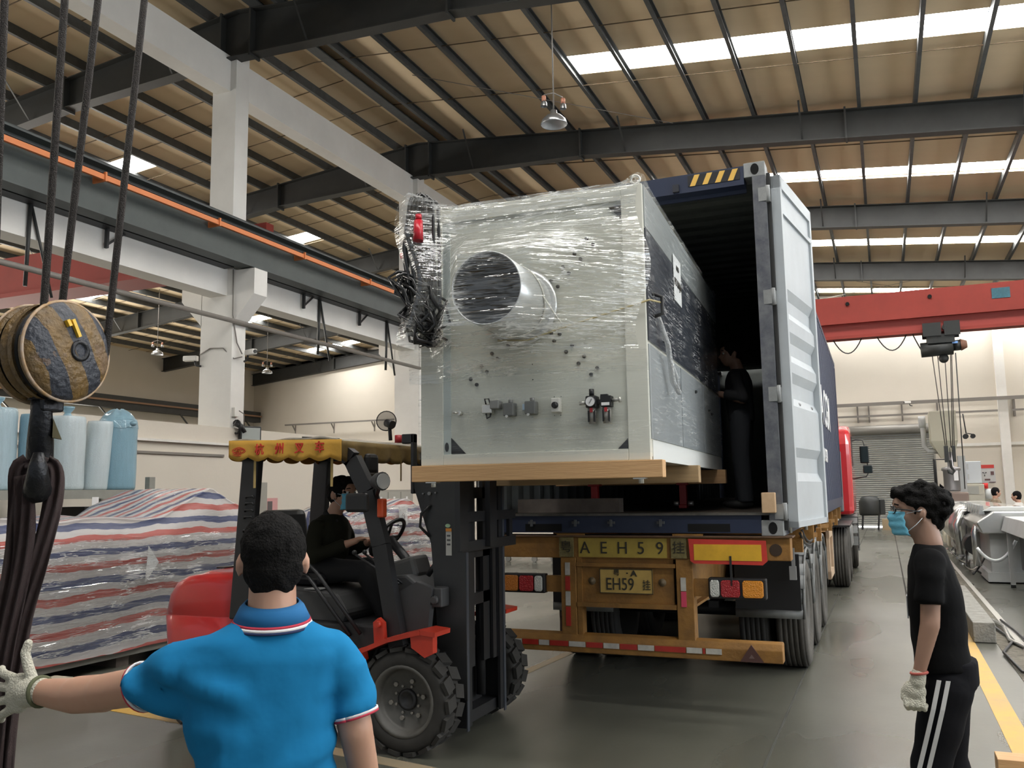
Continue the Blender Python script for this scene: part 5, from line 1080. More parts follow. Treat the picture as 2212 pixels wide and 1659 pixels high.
# ---------------------------------------------------------------- forklift driver
FD = Matrix(((1, 0, 0, -4.2), (0, 1, 0, 5.78), (0, 0, 1, 0), (0, 0, 0, 1)))
pd = hum('person', 'forklift driver in dark olive jacket and blue mask sitting at the wheel', FD, 0)
q, R, hs = head(pd, FD, (.29, 0, 1.715), (.985, -.17), .076, skin, L=1.14)
jk = mat('jacket_olive', (.020, .020, .013), .9, spec=.15, bump=(6, .5), nz=(2, .3)); 
body = hs + [('s', (.265, 0, 1.65), .058, (.21, 0, 1.54), .062), ('s', (.21, 0, 1.54), .065, (.19, 0, 1.45), .07), ('s', (.19, 0, 1.45), .08, (.12, 0, 1.15), .08)]
for s in (-1, 1):
    body += [('s', (.18, s*.18, 1.42), .042, (.20, s*.25, 1.24), .042), ('s', (.20, s*.25, 1.24), .04, (.43, s*.15, 1.33), .032), ('s', (.43, s*.15, 1.33), .03, (.50, s*.125, 1.355), .025)]
    body += [('e', (.54, s*.12, 1.37), (.045, .034, .018))]
    for i in range(4): body += fingers([([(.565, s*(.085+.021*i), 1.372), (.60, s*(.085+.021*i), 1.378), (.622, s*(.085+.021*i), 1.36), (.615, s*(.085+.021*i), 1.34)], .0088)])
    body += fingers([([(.53, s*.088, 1.37), (.56, s*.068, 1.365), (.585, s*.062, 1.36)], .0095)])
    body += [('s', (.10, s*.10, 1.12), .085, (.58, s*.12, 1.13), .06), ('s', (.58, s*.12, 1.13), .058, (.78, s*.12, .76), .042), ('e', (.84, s*.12, .695), (.11, .042, .04))]
blob('body', body, skin, pd, .009, 3, F=FD)
jt = [('r', [((.12, 0, 1.10), .15, .19), ((.13, 0, 1.20), .155, .19), ((.16, 0, 1.34), .155, .20), ((.18, 0, 1.43), .135, .205), ((.19, 0, 1.50), .10, .16), ((.20, 0, 1.55), .075, .09)])]
for s in (-1, 1): jt += [('s', (.18, s*.17, 1.455), .068, (.20, s*.25, 1.24), .058), ('s', (.20, s*.25, 1.24), .056, (.42, s*.155, 1.325), .042, 1)]
jo = blob('jacket', jt, jk, pd, .01, 2, (9, .014), F=FD)
blob('collar', [('s', (.17, .05, 1.56), .022, (.27, .055, 1.50), .018), ('s', (.17, -.05, 1.56), .022, (.27, -.055, 1.50), .018), ('s', (.17, .05, 1.565), .02, (.17, -.05, 1.565), .02)], mat('collar_black', (.01, .01, .01), .8), pd, .006, 1, F=FD)
tr2 = []
for s in (-1, 1): tr2 += [('s', (.08, s*.10, 1.13), .105, (.58, s*.12, 1.13), .078), ('s', (.58, s*.12, 1.13), .076, (.77, s*.12, .79), .062, 1)]
blob('trousers', tr2, mat('trousers_black', (.008, .008, .009), .85), pd, .012, 2, (9, .01), F=FD)
for s in (-1, 1): blob('shoe', [('e', (.84, s*.12, .69), (.135, .05, .048)), ('e', (.78, s*.12, .72), (.06, .045, .055))], mat('shoe_black', (.02, .02, .02), .6), pd, .01, 2, F=FD)
hair_cap(pd, FD, q, R, [('e', q(0, -.016, .026), (.096, .115, .11), R), ('e', q(0, -.04, -.012), (.088, .083, .086), R), ('e', q(0, .055, .085), (.068, .05, .034), R), ('s', q(0, -.07, -.05), .04, q(0, -.065, -.085), .025)], (30, .008))
eyes(pd, FD, q, 1.14); mask(pd, FD, q, 1.14)
# ---------------------------------------------------------------- worker in the dark of the container
FC_ = Matrix(((.9995, .0, 0, -1.20), (0, 1, 0, 8.25), (0, 0, 1, 1.52), (0, 0, 0, 1)))
pc = hum('person', 'worker barely visible in the dark container beside the machine', FC_, 0)
q, R, hs = head(pc, FC_, (-.06, 0, 1.44), (-.9, -.43), .075, skin2)
dk = mat('work_clothes_dark', (.025, .025, .028), .9, bump=(6, .4)); dk2 = mat('work_trousers', (.04, .043, .05), .9, bump=(6, .4))
blob('body', hs + [('s', (-.03, 0, 1.38), .055, (0, 0, 1.26), .062), ('s', (0, 0, 1.22), .08, (0, 0, .9), .08), ('s', (0, -.18, 1.16), .045, (.06, -.22, .98), .04), ('s', (.06, -.22, .98), .04, (-.16, -.2, 1.05), .03), ('e', (-.21, -.2, 1.07), (.05, .02, .035))]
    + sum([fingers([([(-.24, -.2, 1.05+.018*i), (-.28, -.2, 1.055+.018*i), (-.295, -.185, 1.05+.018*i)], .009)]) for i in range(4)], []) + fingers([([(-.2, -.2, 1.10), (-.22, -.19, 1.13), (-.235, -.18, 1.14)], .01)])
    + [('s', (0, .19, 1.2), .045, (.02, .22, .95), .04), ('s', (.02, .22, .95), .04, (-.05, .22, .75), .03), ('e', (-.06, .22, .68), (.03, .02, .05)), ('s', (0, -.08, .85), .08, (0, -.09, .45), .055), ('s', (0, .08, .85), .08, (0, .09, .45), .055), ('s', (0, -.09, .45), .055, (.03, -.09, .08), .04), ('s', (0, .09, .45), .055, (-.03, .09, .08), .04)], skin2, pc, .012, 2, F=FC_)
blob('work_shirt', [('r', [((.01, 0, .80), .12, .175), ((0, 0, 1.0), .125, .175), ((0, 0, 1.18), .12, .195), ((0, 0, 1.25), .09, .17), ((0, 0, 1.29), .065, .08)]), ('s', (0, -.17, 1.2), .062, (.06, -.22, 1.0), .055), ('s', (.06, -.22, 1.0), .054, (-.10, -.2, 1.04), .045, 1), ('s', (0, .17, 1.2), .062, (.02, .22, .97), .055, 1)], dk, pc, .013, 2, (8, .01), F=FC_)
blob('trousers', [('s', (.01, -.09, .85), .10, (.0, -.095, .45), .08), ('s', (0, -.095, .45), .08, (.03, -.095, .06), .07, 1), ('s', (.01, .09, .85), .10, (0, .095, .45), .08), ('s', (0, .095, .45), .08, (-.03, .095, .06), .07, 1)], dk2, pc, .013, 2, F=FC_)
for s, x in ((-1, .0), (1, -.06)): blob('shoe', [('e', (x-.03, s*.095, .04), (.13, .05, .04))], mat('shoe_black', (.02, .02, .02), .6), pc, .012, 1, F=FC_)
hair_cap(pc, FC_, q, R, [('e', q(0, -.016, .026), (.082, .10, .096), R), ('e', q(0, -.04, -.012), (.077, .072, .075), R)], (30, .006)); eyes(pc, FC_, q)
# ---------------------------------------------------------------- three workers behind the production line (upper bodies show above it)
def far_person(x, y, rz, lab, shirt_m, sit=0.0, h=1.62):
    F = Tr(x, y, 0, rz); p = hum('person', lab, F, 0); s = h/1.7
    q, R, hs = head(p, F, (0, .03, 1.60*s), (0, 1), .075)
    arms = []
    for k in (-1, 1): arms += [('s', (k*.18*s, 0, 1.30*s), .04, (k*.23*s, .03, 1.08*s), .04), ('s', (k*.23*s, .03, 1.08*s), .04, (k*.18*s, .2, 1.0*s), .03), ('e', (k*.17*s, .25, 1.0*s), (.035, .05, .02))]
    legs = [('s', (k*.09, 0, .85*s), .085, (k*.09, 0, .45*s), .055) for k in (-1, 1)] + [('s', (k*.09, 0, .45*s), .055, (k*.09, -.02, .06), .04) for k in (-1, 1)] + [('e', (k*.09, .05, .04), (.045, .11, .038)) for k in (-1, 1)]
    blob('body', hs + [('s', (0, 0, 1.5*s), .055, (0, 0, 1.4*s), .06), ('s', (0, 0, 1.34*s), .07, (0, 0, .95*s), .08)] + arms + legs, skin, p, .016, 2, F=F)
    blob('shirt', [('r', [((0, 0, .86*s), .165, .115), ((0, 0, 1.1*s), .165, .115), ((0, 0, 1.32*s), .19, .115), ((0, 0, 1.40*s), .14, .09), ((0, 0, 1.44*s), .07, .07)])] + [('s', (k*.16*s, 0, 1.36*s), .06, (k*.21*s, .015, 1.18*s), .055, 1) for k in (-1, 1)], shirt_m, p, .015, 2, (9, .01), F=F)
    blob('trousers', [('s', (k*.09, 0, .86*s), .10, (k*.09, -.01, .08), .07, 1) for k in (-1, 1)], mat('jeans_dark', (.03, .035, .05), .85), p, .018, 1, F=F)
    hair_cap(p, F, q, R, [('e', q(0, -.014, .024), (.082, .10, .099), R), ('e', q(0, -.034, -.022), (.075, .075, .078), R)], (30, .006), .01); eyes(p, F, q)
far_person(2.42, 24.0, -1.25, 'worker in a patterned tan shirt looking right beyond the production line', mat('shirt_camo', (.30, .24, .17), .85, nz=(14, 1), col2=(.12, .08, .05)))
far_person(2.85, 23.6, 1.2, 'worker in a pale grey tee shirt beyond the production line, dark hair', mat('shirt_pale', (.50, .48, .45), .85), h=1.52)
far_person(3.33, 24.2, 2.6, 'worker in a black shirt at the right edge beyond the production line', black_c, h=1.62)
# ================================================================ crane hook block, ropes and sling in the left foreground
def sheave_mat():
    m = mat('sheave_paint', (.20, .115, .03), .5, nz=(9, .9), bump=(45, .6), col2=(.07, .05, .03)); m = m.copy(); m.name = 'sheave_striped'
    nt = m.node_tree; N = nt.nodes; L = nt.links; b = N['Principled BSDF']; tc = N.new('ShaderNodeTexCoord'); sx = N.new('ShaderNodeSeparateXYZ'); L.new(tc.outputs['Object'], sx.inputs[0])
    def mth(op, a, c=None):
        n = N.new('ShaderNodeMath'); n.operation = op
        for i, vv in enumerate((a, c)):
            if vv is None: continue
            if isinstance(vv, (int, float)): n.inputs[i].default_value = vv
            else: L.new(vv, n.inputs[i])
        return n.outputs[0]
    d = mth('ADD', mth('MULTIPLY', sx.outputs[1], .84), mth('MULTIPLY', sx.outputs[2], .50)); nn = N.new('ShaderNodeTexNoise'); nn.inputs['Scale'].default_value = 18; L.new(tc.outputs['Object'], nn.inputs[0])
    d = mth('ADD', d, mth('MULTIPLY', mth('SUBTRACT', nn.outputs[0], .5), .02)); fr = mth('FRACT', mth('MULTIPLY', mth('ADD', d, 2.014), 8.2)); st = mth('GREATER_THAN', fr, .52)
    old = b.inputs['Base Color'].links[0].from_socket; mx = N.new('ShaderNodeMix'); mx.data_type = 'RGBA'; mx.inputs[7].default_value = (.032, .036, .048, 1); L.new(old, mx.inputs[6]); L.new(st, mx.inputs[0])
    n2 = N.new('ShaderNodeTexNoise'); n2.inputs['Scale'].default_value = 14; n2.inputs['Detail'].default_value = 8; L.new(tc.outputs['Object'], n2.inputs[0]); r = mth('GREATER_THAN', n2.outputs[0], .62)
    m2 = N.new('ShaderNodeMix'); m2.data_type = 'RGBA'; m2.inputs[7].default_value = (.16, .10, .06, 1); L.new(mx.outputs[2], m2.inputs[6]); L.new(mth('MULTIPLY', r, .6), m2.inputs[0]); L.new(m2.outputs[2], b.inputs['Base Color']); return m
sheave_s = sheave_mat(); sheave_p = mat('sheave_paint', (0, 0, 0)); rope_m = mat('wire_rope', (.07, .062, .058), .5, .5, bump=(260, 1), nz=(60, .6)); hook_m = mat('hook_iron', (.022, .023, .027), .38, .5, nz=(8, .6), bump=(40, .3))
HC = Vector((-2.455, 2.066, 2.192))
hk_ = thing('hook_block', 'rusty yellow and black crane hook block with two sheave housings at the left edge', 'hook block', (-2.58, 2.066, 1.7))
def H(name, b, m, par=hk_, **k): return b.build(name, m, par, **k)
rs = .168
for x0, s in ((HC.x, 1), (HC.x-.235, -1)):
    prof = [(.001, .048), (.07, .046), (.12, .038), (rs*.93, .018), (rs, .004), (rs, -.016), (rs*.95, -.024)]
    o = H('sheave_housing', MB().lathe([(r, s*h) for r, h in prof], (x0-s*.045, HC.y, HC.z), 'x', 48), sheave_s if s > 0 else sheave_p, fix=True)
    H('sheave_housing', MB().lathe([(rs, s*-.045), (rs, s*-.065), (rs*.9, s*-.085), (.05, s*-.09)], (x0-s*.045, HC.y, HC.z), 'x', 40), sheave_p)
    H('sheave_groove', MB().lathe([(rs*.95, -.03*s), (rs*.86, -.036*s), (rs*.95, -.044*s)], (x0-s*.045, HC.y, HC.z), 'x', 40), mat('groove_black', (.008, .008, .008), .7))
    H('rim_edge', MB().tube([(x0-s*.043, HC.y+rs*math.cos(t), HC.z+rs*math.sin(t)) for t in [k*2*PI/40 for k in range(40)]], .006, 6, closed=True), mat('worn_edge', (.38, .22, .08), .5, nz=(20, .9), col2=(.45, .38, .33)))
    H('axle_hub', MB().lathe([(.036, .030), (.036, .052), (.024, .054), (.022, .046), (.001, .046)], (x0-s*.045, HC.y+.012, HC.z), 'x', 24) if s > 0 else MB().lathe([(.036, -.05), (.001, -.06)], (x0+.045, HC.y, HC.z), 'x', 20), hook_m)
b = MB(); 
for y0, z0, l in ((.025, .10, .055), (.045, .095, .02)): b.bar((HC.x+.0, HC.y-y0, HC.z+z0), (HC.x+.003, HC.y-y0+l*.5, HC.z+z0-l), .012, .022, (1, 0, 0))
H('paint_daub', b, mat('paint_daub', (.72, .45, .03), .4))
H('crosshead', MB().box(HC.x-.24, HC.x-.04, HC.y-.045, HC.y+.045, HC.z-.05, HC.z+.05), sheave_p, bevel=.01); H('axle_nut', MB().tube([(HC.x-.16, HC.y-.04, HC.z), (HC.x-.16, HC.y-.085, HC.z)], .032, 6), sheave_p)
H('side_cheek', MB().box(HC.x-.16, HC.x-.09, HC.y-.04, HC.y+.04, HC.z-.20, HC.z-.03), hook_m, bevel=.008)
vd = Vector((.77, -.64, 0)); hb0 = Vector((-2.585, 2.05, 0))
pts = []; rad = []
for z, o, r in ((2.06, 0, .03), (1.99, 0, .034), (1.94, -.01, .038), (1.89, -.05, .042), (1.83, -.085, .043), (1.77, -.075, .044), (1.735, -.03, .045), (1.73, .03, .043), (1.76, .075, .037), (1.81, .09, .028), (1.85, .085, .016)):
    pts.append(hb0 + vd*o + Vector((0, 0, z))); rad.append(r)
H('hook', MB().tube(pts, rad, 14), hook_m); H('swivel_nut', MB().tube([hb0+Vector((0, 0, 2.03)), hb0+Vector((0, 0, 2.08))], .045, 8), hook_m)
H('safety_latch', MB().prism([(0, 1.96), (.035, 1.905), (.0, 1.90)], 0, .02, 'y') if 0 else MB(frame(tuple(hb0+Vector((.02, .03, 0))), (.64, .77, 0), (0, 0, 1))).prism([(-.0, 1.97), (.028, 1.90), (0, 1.905)], -.02, .02, 'z'), mat('latch_olive', (.10, .085, .04), .5))
for i, (xb, yb, zb, xt, yt) in enumerate(((-2.508, 1.976, 2.26, -2.468, 2.026), (-2.56, 2.08, 2.26, -2.382, 2.29), (-2.49, 2.215, 2.20, -2.30, 2.419), (-2.60, 1.87, 2.25, -2.652, 1.797))):
    lab = ['wire rope dropping into the gap between the two sheaves', 'thin wire rope just right of the gap between the sheaves', 'wire rope passing the right edge of the striped sheave', 'wire rope at the extreme left edge above the plain sheave'][i]
    MB().tube([(xb, yb, zb), (xt, yt, 6.9)], .0125, 8).build('wire_rope', rope_m, label=lab, cat='rope', group='hoist ropes above the hook block')
slm = mat('sling_maroon', (.085, .05, .05), .75, nz=(8, .5), stretch=(14, 14, 1), bump=(90, .8), col2=(.14, .11, .105))
sl = thing('lifting_sling', 'brown webbing sling hanging from the crane hook past the glove', 'sling', (-2.7, 2.1, 0))
def strap(pts, w, tw, name='sling_leg'):
    b = MB(); P_ = [Vector(p) for p in pts]; fine = []
    for i in range(len(P_)-1):
        for k in range(6):
            t = k/6; p0 = P_[max(i-1, 0)]; p1 = P_[i]; p2 = P_[i+1]; p3 = P_[min(i+2, len(P_)-1)]
            fine.append(.5*((2*p1)+(p2-p0)*t+(2*p0-5*p1+4*p2-p3)*t*t+(3*p1-p0-3*p2+p3)*t**3))
    fine.append(P_[-1]); rings = []
    for i, p in enumerate(fine):
        d = (fine[min(i+1, len(fine)-1)]-fine[max(i-1, 0)]).normalized(); a = tw[0]+(tw[1]-tw[0])*i/len(fine); side = Vector((.64*math.cos(a)+.77*math.sin(a), .77*math.cos(a)-.64*math.sin(a), 0)); side = (side-d*side.dot(d)).normalized(); nn = d.cross(side)
        ring_ = []
        for k in range(13):
            u = k/12-.5; ring_.append(p+side*w*u+nn*(.010*math.sin(u*14+i*.35)+.006))
        for k in range(12, -1, -1):
            u = k/12-.5; ring_.append(p+side*w*u+nn*(.010*math.sin(u*14+i*.35)-.004))
        rings.append(ring_)
    b.loft(rings); return b.build(name, slm, sl)
hkp = Vector((-2.60, 2.06, 1.79))
strap([(-2.585, 2.09, 1.80), (-2.635, 2.03, 1.81), (-2.655, 2.04, 1.68), (-2.675, 2.05, 1.5), (-2.735, 2.06, 1.2), (-2.80, 2.08, .85), (-2.84, 2.1, .45), (-2.87, 2.12, .02)], .065, (.2, -.2))
strap([(-2.62, 2.03, 1.80), (-2.565, 2.08, 1.81), (-2.56, 2.09, 1.70), (-2.61, 2.09, 1.5), (-2.68, 2.09, 1.27), (-2.735, 2.10, .95), (-2.77, 2.12, .5), (-2.81, 2.15, .02)], .06, (.1, .3))
strap([(-2.605, 2.01, 1.78), (-2.60, 2.02, 1.70), (-2.64, 2.05, 1.5), (-2.71, 2.06, 1.2), (-2.76, 2.08, .9), (-2.80, 2.1, .5), (-2.84, 2.13, .02)], .06, (.5, .2))
# ================================================================ tarpaulin covered, film wrapped loads
def tarp_mat():
    m = bpy.data.materials.new('striped_tarp'); m.use_nodes = True; nt = m.node_tree; N = nt.nodes; L = nt.links; b = N['Principled BSDF']
    uv = N.new('ShaderNodeUVMap'); sx = N.new('ShaderNodeSeparateXYZ'); L.new(uv.outputs[0], sx.inputs[0])
    tc = N.new('ShaderNodeTexCoord'); nn = N.new('ShaderNodeTexNoise'); nn.inputs['Scale'].default_value = 1.6; nn.inputs['Detail'].default_value = 3; L.new(tc.outputs['Object'], nn.inputs[0])
    a = N.new('ShaderNodeMath'); a.operation = 'MULTIPLY_ADD'; L.new(nn.outputs[0], a.inputs[0]); a.inputs[1].default_value = .16; L.new(sx.outputs[1], a.inputs[2])
    f = N.new('ShaderNodeMath'); f.operation = 'MULTIPLY'; L.new(a.outputs[0], f.inputs[0]); f.inputs[1].default_value = 3.5; g = N.new('ShaderNodeMath'); g.operation = 'FRACT'; L.new(f.outputs[0], g.inputs[0])
    cr = N.new('ShaderNodeValToRGB'); cr.color_ramp.interpolation = 'CONSTANT'; el = cr.color_ramp.elements; W_ = (.50, .47, .46, 1)
    el[0].position = 0; el[0].color = W_; el[1].position = .16; el[1].color = (.42, .085, .07, 1)
    for p, c in ((.40, W_), (.50, (.5, .48, .48, 1)), (.64, (.045, .06, .15, 1)), (.88, W_)): e = el.new(p); e.color = c
    L.new(g.outputs[0], cr.inputs[0]); L.new(cr.outputs[0], b.inputs['Base Color']); b.inputs['Roughness'].default_value = .5
    mp = N.new('ShaderNodeMapping'); mp.inputs['Scale'].default_value = (2, 1.1, 9); mp.inputs['Rotation'].default_value = (.13, 0, 0); L.new(tc.outputs['Object'], mp.inputs[0])
    t = N.new('ShaderNodeTexNoise'); t.inputs['Scale'].default_value = 3.2; t.inputs['Detail'].default_value = 6; t.inputs['Distortion'].default_value = .6; L.new(mp.outputs[0], t.inputs[0])
    bp = N.new('ShaderNodeBump'); bp.inputs['Strength'].default_value = 1; bp.inputs['Distance'].default_value = .07; L.new(t.outputs[0], bp.inputs['Height'])
    b.inputs['Coat Weight'].default_value = 1; b.inputs['Coat Roughness'].default_value = .16; L.new(bp.outputs[0], b.inputs['Coat Normal'])
    t3 = N.new('ShaderNodeTexNoise'); t3.inputs['Scale'].default_value = 7; L.new(tc.outputs['Object'], t3.inputs[0]); b3 = N.new('ShaderNodeBump'); b3.inputs['Strength'].default_value = .6; L.new(t3.outputs[0], b3.inputs['Height']); L.new(b3.outputs[0], b.inputs['Normal'])
    return m
tarp = tarp_mat(); bluefilm = mat('bluish_film', (.35, .42, .46), .2, coat=.8, bump=(8, 1), nz=(3, .5)); skid_g = mat('skid_grey_film', (.30, .29, .26), .35, coat=.6, nz=(3, .3), bump=(6, .4))
def load(y0, y1, x0, x1, top, lab, n=70):
    t = thing('wrapped_load', lab, 'wrapped load', ((x0+x1)/2, (y0+y1)/2, 0))
    b = MB(); uvl = b.bm.loops.layers.uv.new('UVMap'); G_ = []
    for i in range(n+1):
        y = y0+(y1-y0)*i/n; zt = top(y); row = []; e = min(1, min(i, n-i)/2.5)
        path = [(x0+.02, .17), (x0-.0, .5), (x0+.0, .9), (x0-.01, zt*.72), (x0-.03, zt*.88), (x0-.10, zt*.975)] + [(x0-.1-(x0-x1-.2)*k/6, zt*(1-.0)) for k in range(0, 7)] + [(x1+.02, zt*.9), (x1, .9), (x1, .17)]
        L_ = 0; prev = None
        fine = []
        for (a, c), (a2, c2) in zip(path, path[1:]):
            for k in range(3): fine.append((a+(a2-a)*k/3, c+(c2-c)*k/3))
        fine.append(path[-1])
        for j, (px_, pz) in enumerate(fine):
            if prev: L_ += math.hypot(px_-prev[0], pz-prev[1])
            prev = (px_, pz); v = Vector((px_, y, pz)); w_ = .035*noise.noise(Vector((px_*2, y*1.3, pz*3)))+.012*noise.noise(Vector((px_*3, y*4, pz*14)))
            cx = (x0+x1)/2; d = Vector((px_-cx, 0, (pz-.7)*1.0)); d.normalize(); v += d*w_
            if e < 1: v = Vector((cx+(v.x-cx)*(.55+.45*e), v.y, .17+(v.z-.17)*(.5+.5*e)))
            row.append((b.V(v), L_))
        G_.append(row)
    for i in range(n):
        for j in range(len(G_[0])-1):
            q = [G_[i][j], G_[i+1][j], G_[i+1][j+1], G_[i][j+1]]; f = b.face([a[0] for a in q], True)
            if f:
                for lp_, a, ii in zip(f.loops, q, (i, i+1, i+1, i)): lp_[uvl].uv = (ii/n*(y1-y0), a[1])
    for row in (G_[0], G_[-1]): b.face([a[0] for a in row])
    b.build('striped_tarpaulin', tarp, t)
    MB().box(x1+.05, x0-.01, y0+.05, y1-.05, .10, .30).build('skid_base', skid_g, t, bevel=.01)
    for yy in (y0+.4, (y0+y1)/2, y1-.4): MB().box(x1+.1, x0-.06, yy-.08, yy+.08, 0, .10).build('skid_foot', mat('old_timber', (.17, .14, .12), .8), t)
    MB().box(x0-.012, x0-.004, (y0+y1)/2-.5, (y0+y1)/2-.3, .2, .25).build('skid_label', mat('fitting_grey', (.2, .2, .19), .5), t)
    return t
def top1(y): return 1.50+.30*max(0, 1-abs(y-8.1)/.75)+.02*math.sin(y*5)
def top2(y): return 1.50+.08*math.sin(y*2.1)+.05*math.sin(y*6)
l1 = load(4.7, 9.0, -7.22, -8.75, top1, 'red, white and blue striped tarpaulin load with a peak, left of the forklift')
l2 = load(10.7, 14.8, -7.3, -8.7, top2, 'film wrapped striped load seen behind the driver and the mast')
MB().box(-7.27, -7.262, 12.35, 12.62, 1.20, 1.50).build('paper_tag', mat('paper_white', (.8, .8, .8), .7), l2)
pt = [o for o in l2.children if o.name.startswith('paper_tag')][0]; MB().tube([(-7.258, 12.48+.045*math.cos(t), 1.33+.05*math.sin(t)) for t in [k*2*PI/16 for k in range(16)]], .004, 4, closed=True).build('tag_circle', ink, pt); text('7', .07, frame((-7.258, 12.48, 1.33), (0, 1, 0), (0, 0, 1)), 'tag_number', ink, pt)
MB().prism([(-7.19, 7.0), (-7.19, 7.35), (-7.19, 7.0)][:0] or [(7.02, .82), (7.20, 1.02), (7.05, 1.20)], -7.19, -7.186, 'x').build('film_tear', mat('paper_white', (.8, .8, .8), .7), l1)
# clear film over load 1: loose sheet in front of the tarp
lf = film_mat('load_film', (1, .5, 7), .20, 1.3, 2.2, 0, .03, .024); lf.node_tree.nodes['Mapping'].inputs['Rotation'].default_value = (.13, 0, 0)
MB().grid(lambda u, v: (-7.15+.02*noise.noise(Vector((u*9, v*7, 2))), 5.0+u*3.7, .25+v*1.05), 60, 24).build('stretch_film', lf, l1, kind='stuff')
MB().grid(lambda u, v: (-7.24+.03*noise.noise(Vector((u*9, v*7, 5))), 10.9+u*3.7, .3+v*1.2), 60, 24).build('stretch_film', lf, l2, kind='stuff')
# cartons behind load 1
card = mat('cardboard', (.42, .32, .20), .8, nz=(3, .3))
for i, (y, z, lab) in enumerate(((10.0, 1.22, 'tan carton stack beyond the striped load, behind the forklift pillar'),)):
    c = MB().box(-9.6, -8.9, 9.4, 10.5, 0, 1.18).build('carton', card, label=lab, cat='carton', bevel=.01)
MB().ball((-9.2, 9.9, 1.24), .3, 12, 8, (1, 1.3, .28)).build('plastic_bag', mat('clear_bag', (.55, .52, .45), .2, coat=.8, bump=(14, 1)), label='crumpled clear plastic bag lying on the tan cartons', cat='bag')
# ================================================================ storage rack with bubble wrap rolls
rk = thing('storage_rack', 'grey steel rack beam and uprights against the wall above the striped load', 'rack', (-9.6, 7.6, 0))
rkm = mat('rack_grey', (.30, .30, .27), .5, nz=(5, .3))
for y in (9.03, 6.2, 3.6):
    for x in (-9.22, -10.1): MB().box(x-.04, x+.04, y-.05, y+.05, 0, 1.98).build('upright', rkm, rk)
    MB().bar((-9.22, y, 1.5), (-10.1, y, 1.1), .03, .03).bar((-9.22, y, 1.1), (-10.1, y, .7), .03, .03).build('brace', rkm, rk)
for x in (-9.2, -10.1): MB().box(x-.025, x+.025, 3.6, 9.0, 1.70, 1.80).build('beam', rkm, rk)
MB().box(-10.08, -9.2, 3.65, 8.98, 1.79, 1.81).build('shelf_board', rkm, rk)
MB().box(-10.08, -9.2, 3.65, 8.98, .9, .93).build('shelf_board', rkm, rk)
MB().bar((-9.2, 9.0, 1.30), (-9.2, 8.6, .95), .04, .03, (1, 0, 0)).build('brace', rkm, rk)
for y in (7.05, 8.1): MB().box(-9.174, -9.17, y-.05, y+.05, 1.60, 1.72).build('shelf_tag', mat('paper_white', (.8, .8, .8), .7), rk)
MB().box(-9.174, -9.17, 7.42, 7.48, 1.5, 1.66).build('shelf_tag', mat('tag_pink', (.7, .35, .38), .7), rk)
def wrapmat(n, c): return mat(n, c, .28, coat=.5, nz=(3, .5), stretch=(6, 6, .8), bump=(60, .5), col2=tuple(min(1, a*.7) for a in c))
wb = wrapmat('bubble_blue', (.26, .45, .56)); ww = wrapmat('bubble_white', (.62, .72, .76)); wl = wrapmat('bubble_pale', (.46, .62, .70))
def roll(y, r, h, m, lab, knot=0, x=-9.55, lean=0.0):
    b = MB(); n = 28; rings = []
    for k, z in enumerate((0, .02, .06, .3, .5, .7, .9, .96, 1.0)):
        rr_ = r*(.93 if k in (0, 8) else .985 if k in (1, 7) else 1); cx = x; cyy = y+lean*z
        rings.append([(cx+(rr_*(1+.05*noise.noise(Vector((math.cos(t)*1.5, math.sin(t)*1.5, z*2+y)))))*math.cos(t), cyy+(rr_*(1+.05*noise.noise(Vector((math.cos(t)*1.5+5, math.sin(t)*1.5, z*2+y)))))*math.sin(t), 1.812+z*h) for t in [2*PI*i/n for i in range(n)]])
    b.loft(rings); t = b.build('bubble_wrap_roll', m, label=lab, cat='roll', group='bubble wrap rolls on the rack')
    if knot:
        b = MB(); zt = 1.812+h
        if knot == 1: b.lathe([(r*.35, .0), (.05, .03), (.035, .06), (.075, .11), (.085, .14), (.001, .13)], (x, y, zt-.01), 'z', 14)
        else:
            b.grid(lambda u, v: (x+(r*1.02-.0*v)*math.cos(u*2*PI)*(1-.12*v)*math.sqrt(max(0, 1-(v*.97)**2)), y+r*1.06*math.sin(u*2*PI)*math.sqrt(max(0, 1-(v*.97)**2)), zt-.12+.26*v+.012*math.sin(u*40)), 28, 8)
        b.build('bag_knot', wb, t)
        if knot == 2: MB().ball((x+r*.99, y+.02, zt-.06), .045, 10, 7, (1, 1.2, .8)).build('tied_knot', wb, t)
    return t
roll(6.55, .26, .98, wl, 'pale blue roll at the left edge of the shelf'); roll(6.98, .23, .96, wl, 'pale roll with a darker blue side, left of the hook', 1); roll(7.32, .15, .9, wb, 'narrow blue roll behind the hook shank', x=-9.35)
roll(7.95, .225, .93, ww, 'white bubble wrap roll just right of the hook with a small blue knot on top', 1); roll(8.36, .16, .90, ww, 'slim white bubble wrap roll between the big white one and the blue one', lean=.06, x=-9.5); roll(8.76, .245, .95, wb, 'large blue bagged roll with a knotted top at the right end of the shelf', 2)
MB().box(-9.9, -9.3, 7.7, 8.5, .932, 1.40).build('tool_case', mat('case_dark', (.03, .03, .032), .5, nz=(4, .6)), label='dark tool case on the lower rack shelf', cat='case', bevel=.02)
MB().box(-9.75, -9.3, 8.05, 8.3, 1.402, 1.6).build('small_black_box', black_p, label='small black box standing on the dark tool case', cat='box', bevel=.01)
MB().ball((-9.4, 7.95, 1.43), .1, 10, 6, (1, 1.8, .35)).build('orange_cloth', mat('cloth_orange', (.75, .35, .03), .8, bump=(20, 1)), label='orange cloth lying on the dark tool case', cat='cloth')
MB().tube([(-9.35, 8.72, .94), (-9.35, 8.72, 1.62)], .13, 16).build('black_drum', mat('case_dark', (.03, .03, .032), .5), label='black upright drum on the lower shelf near the rack post', cat='drum')
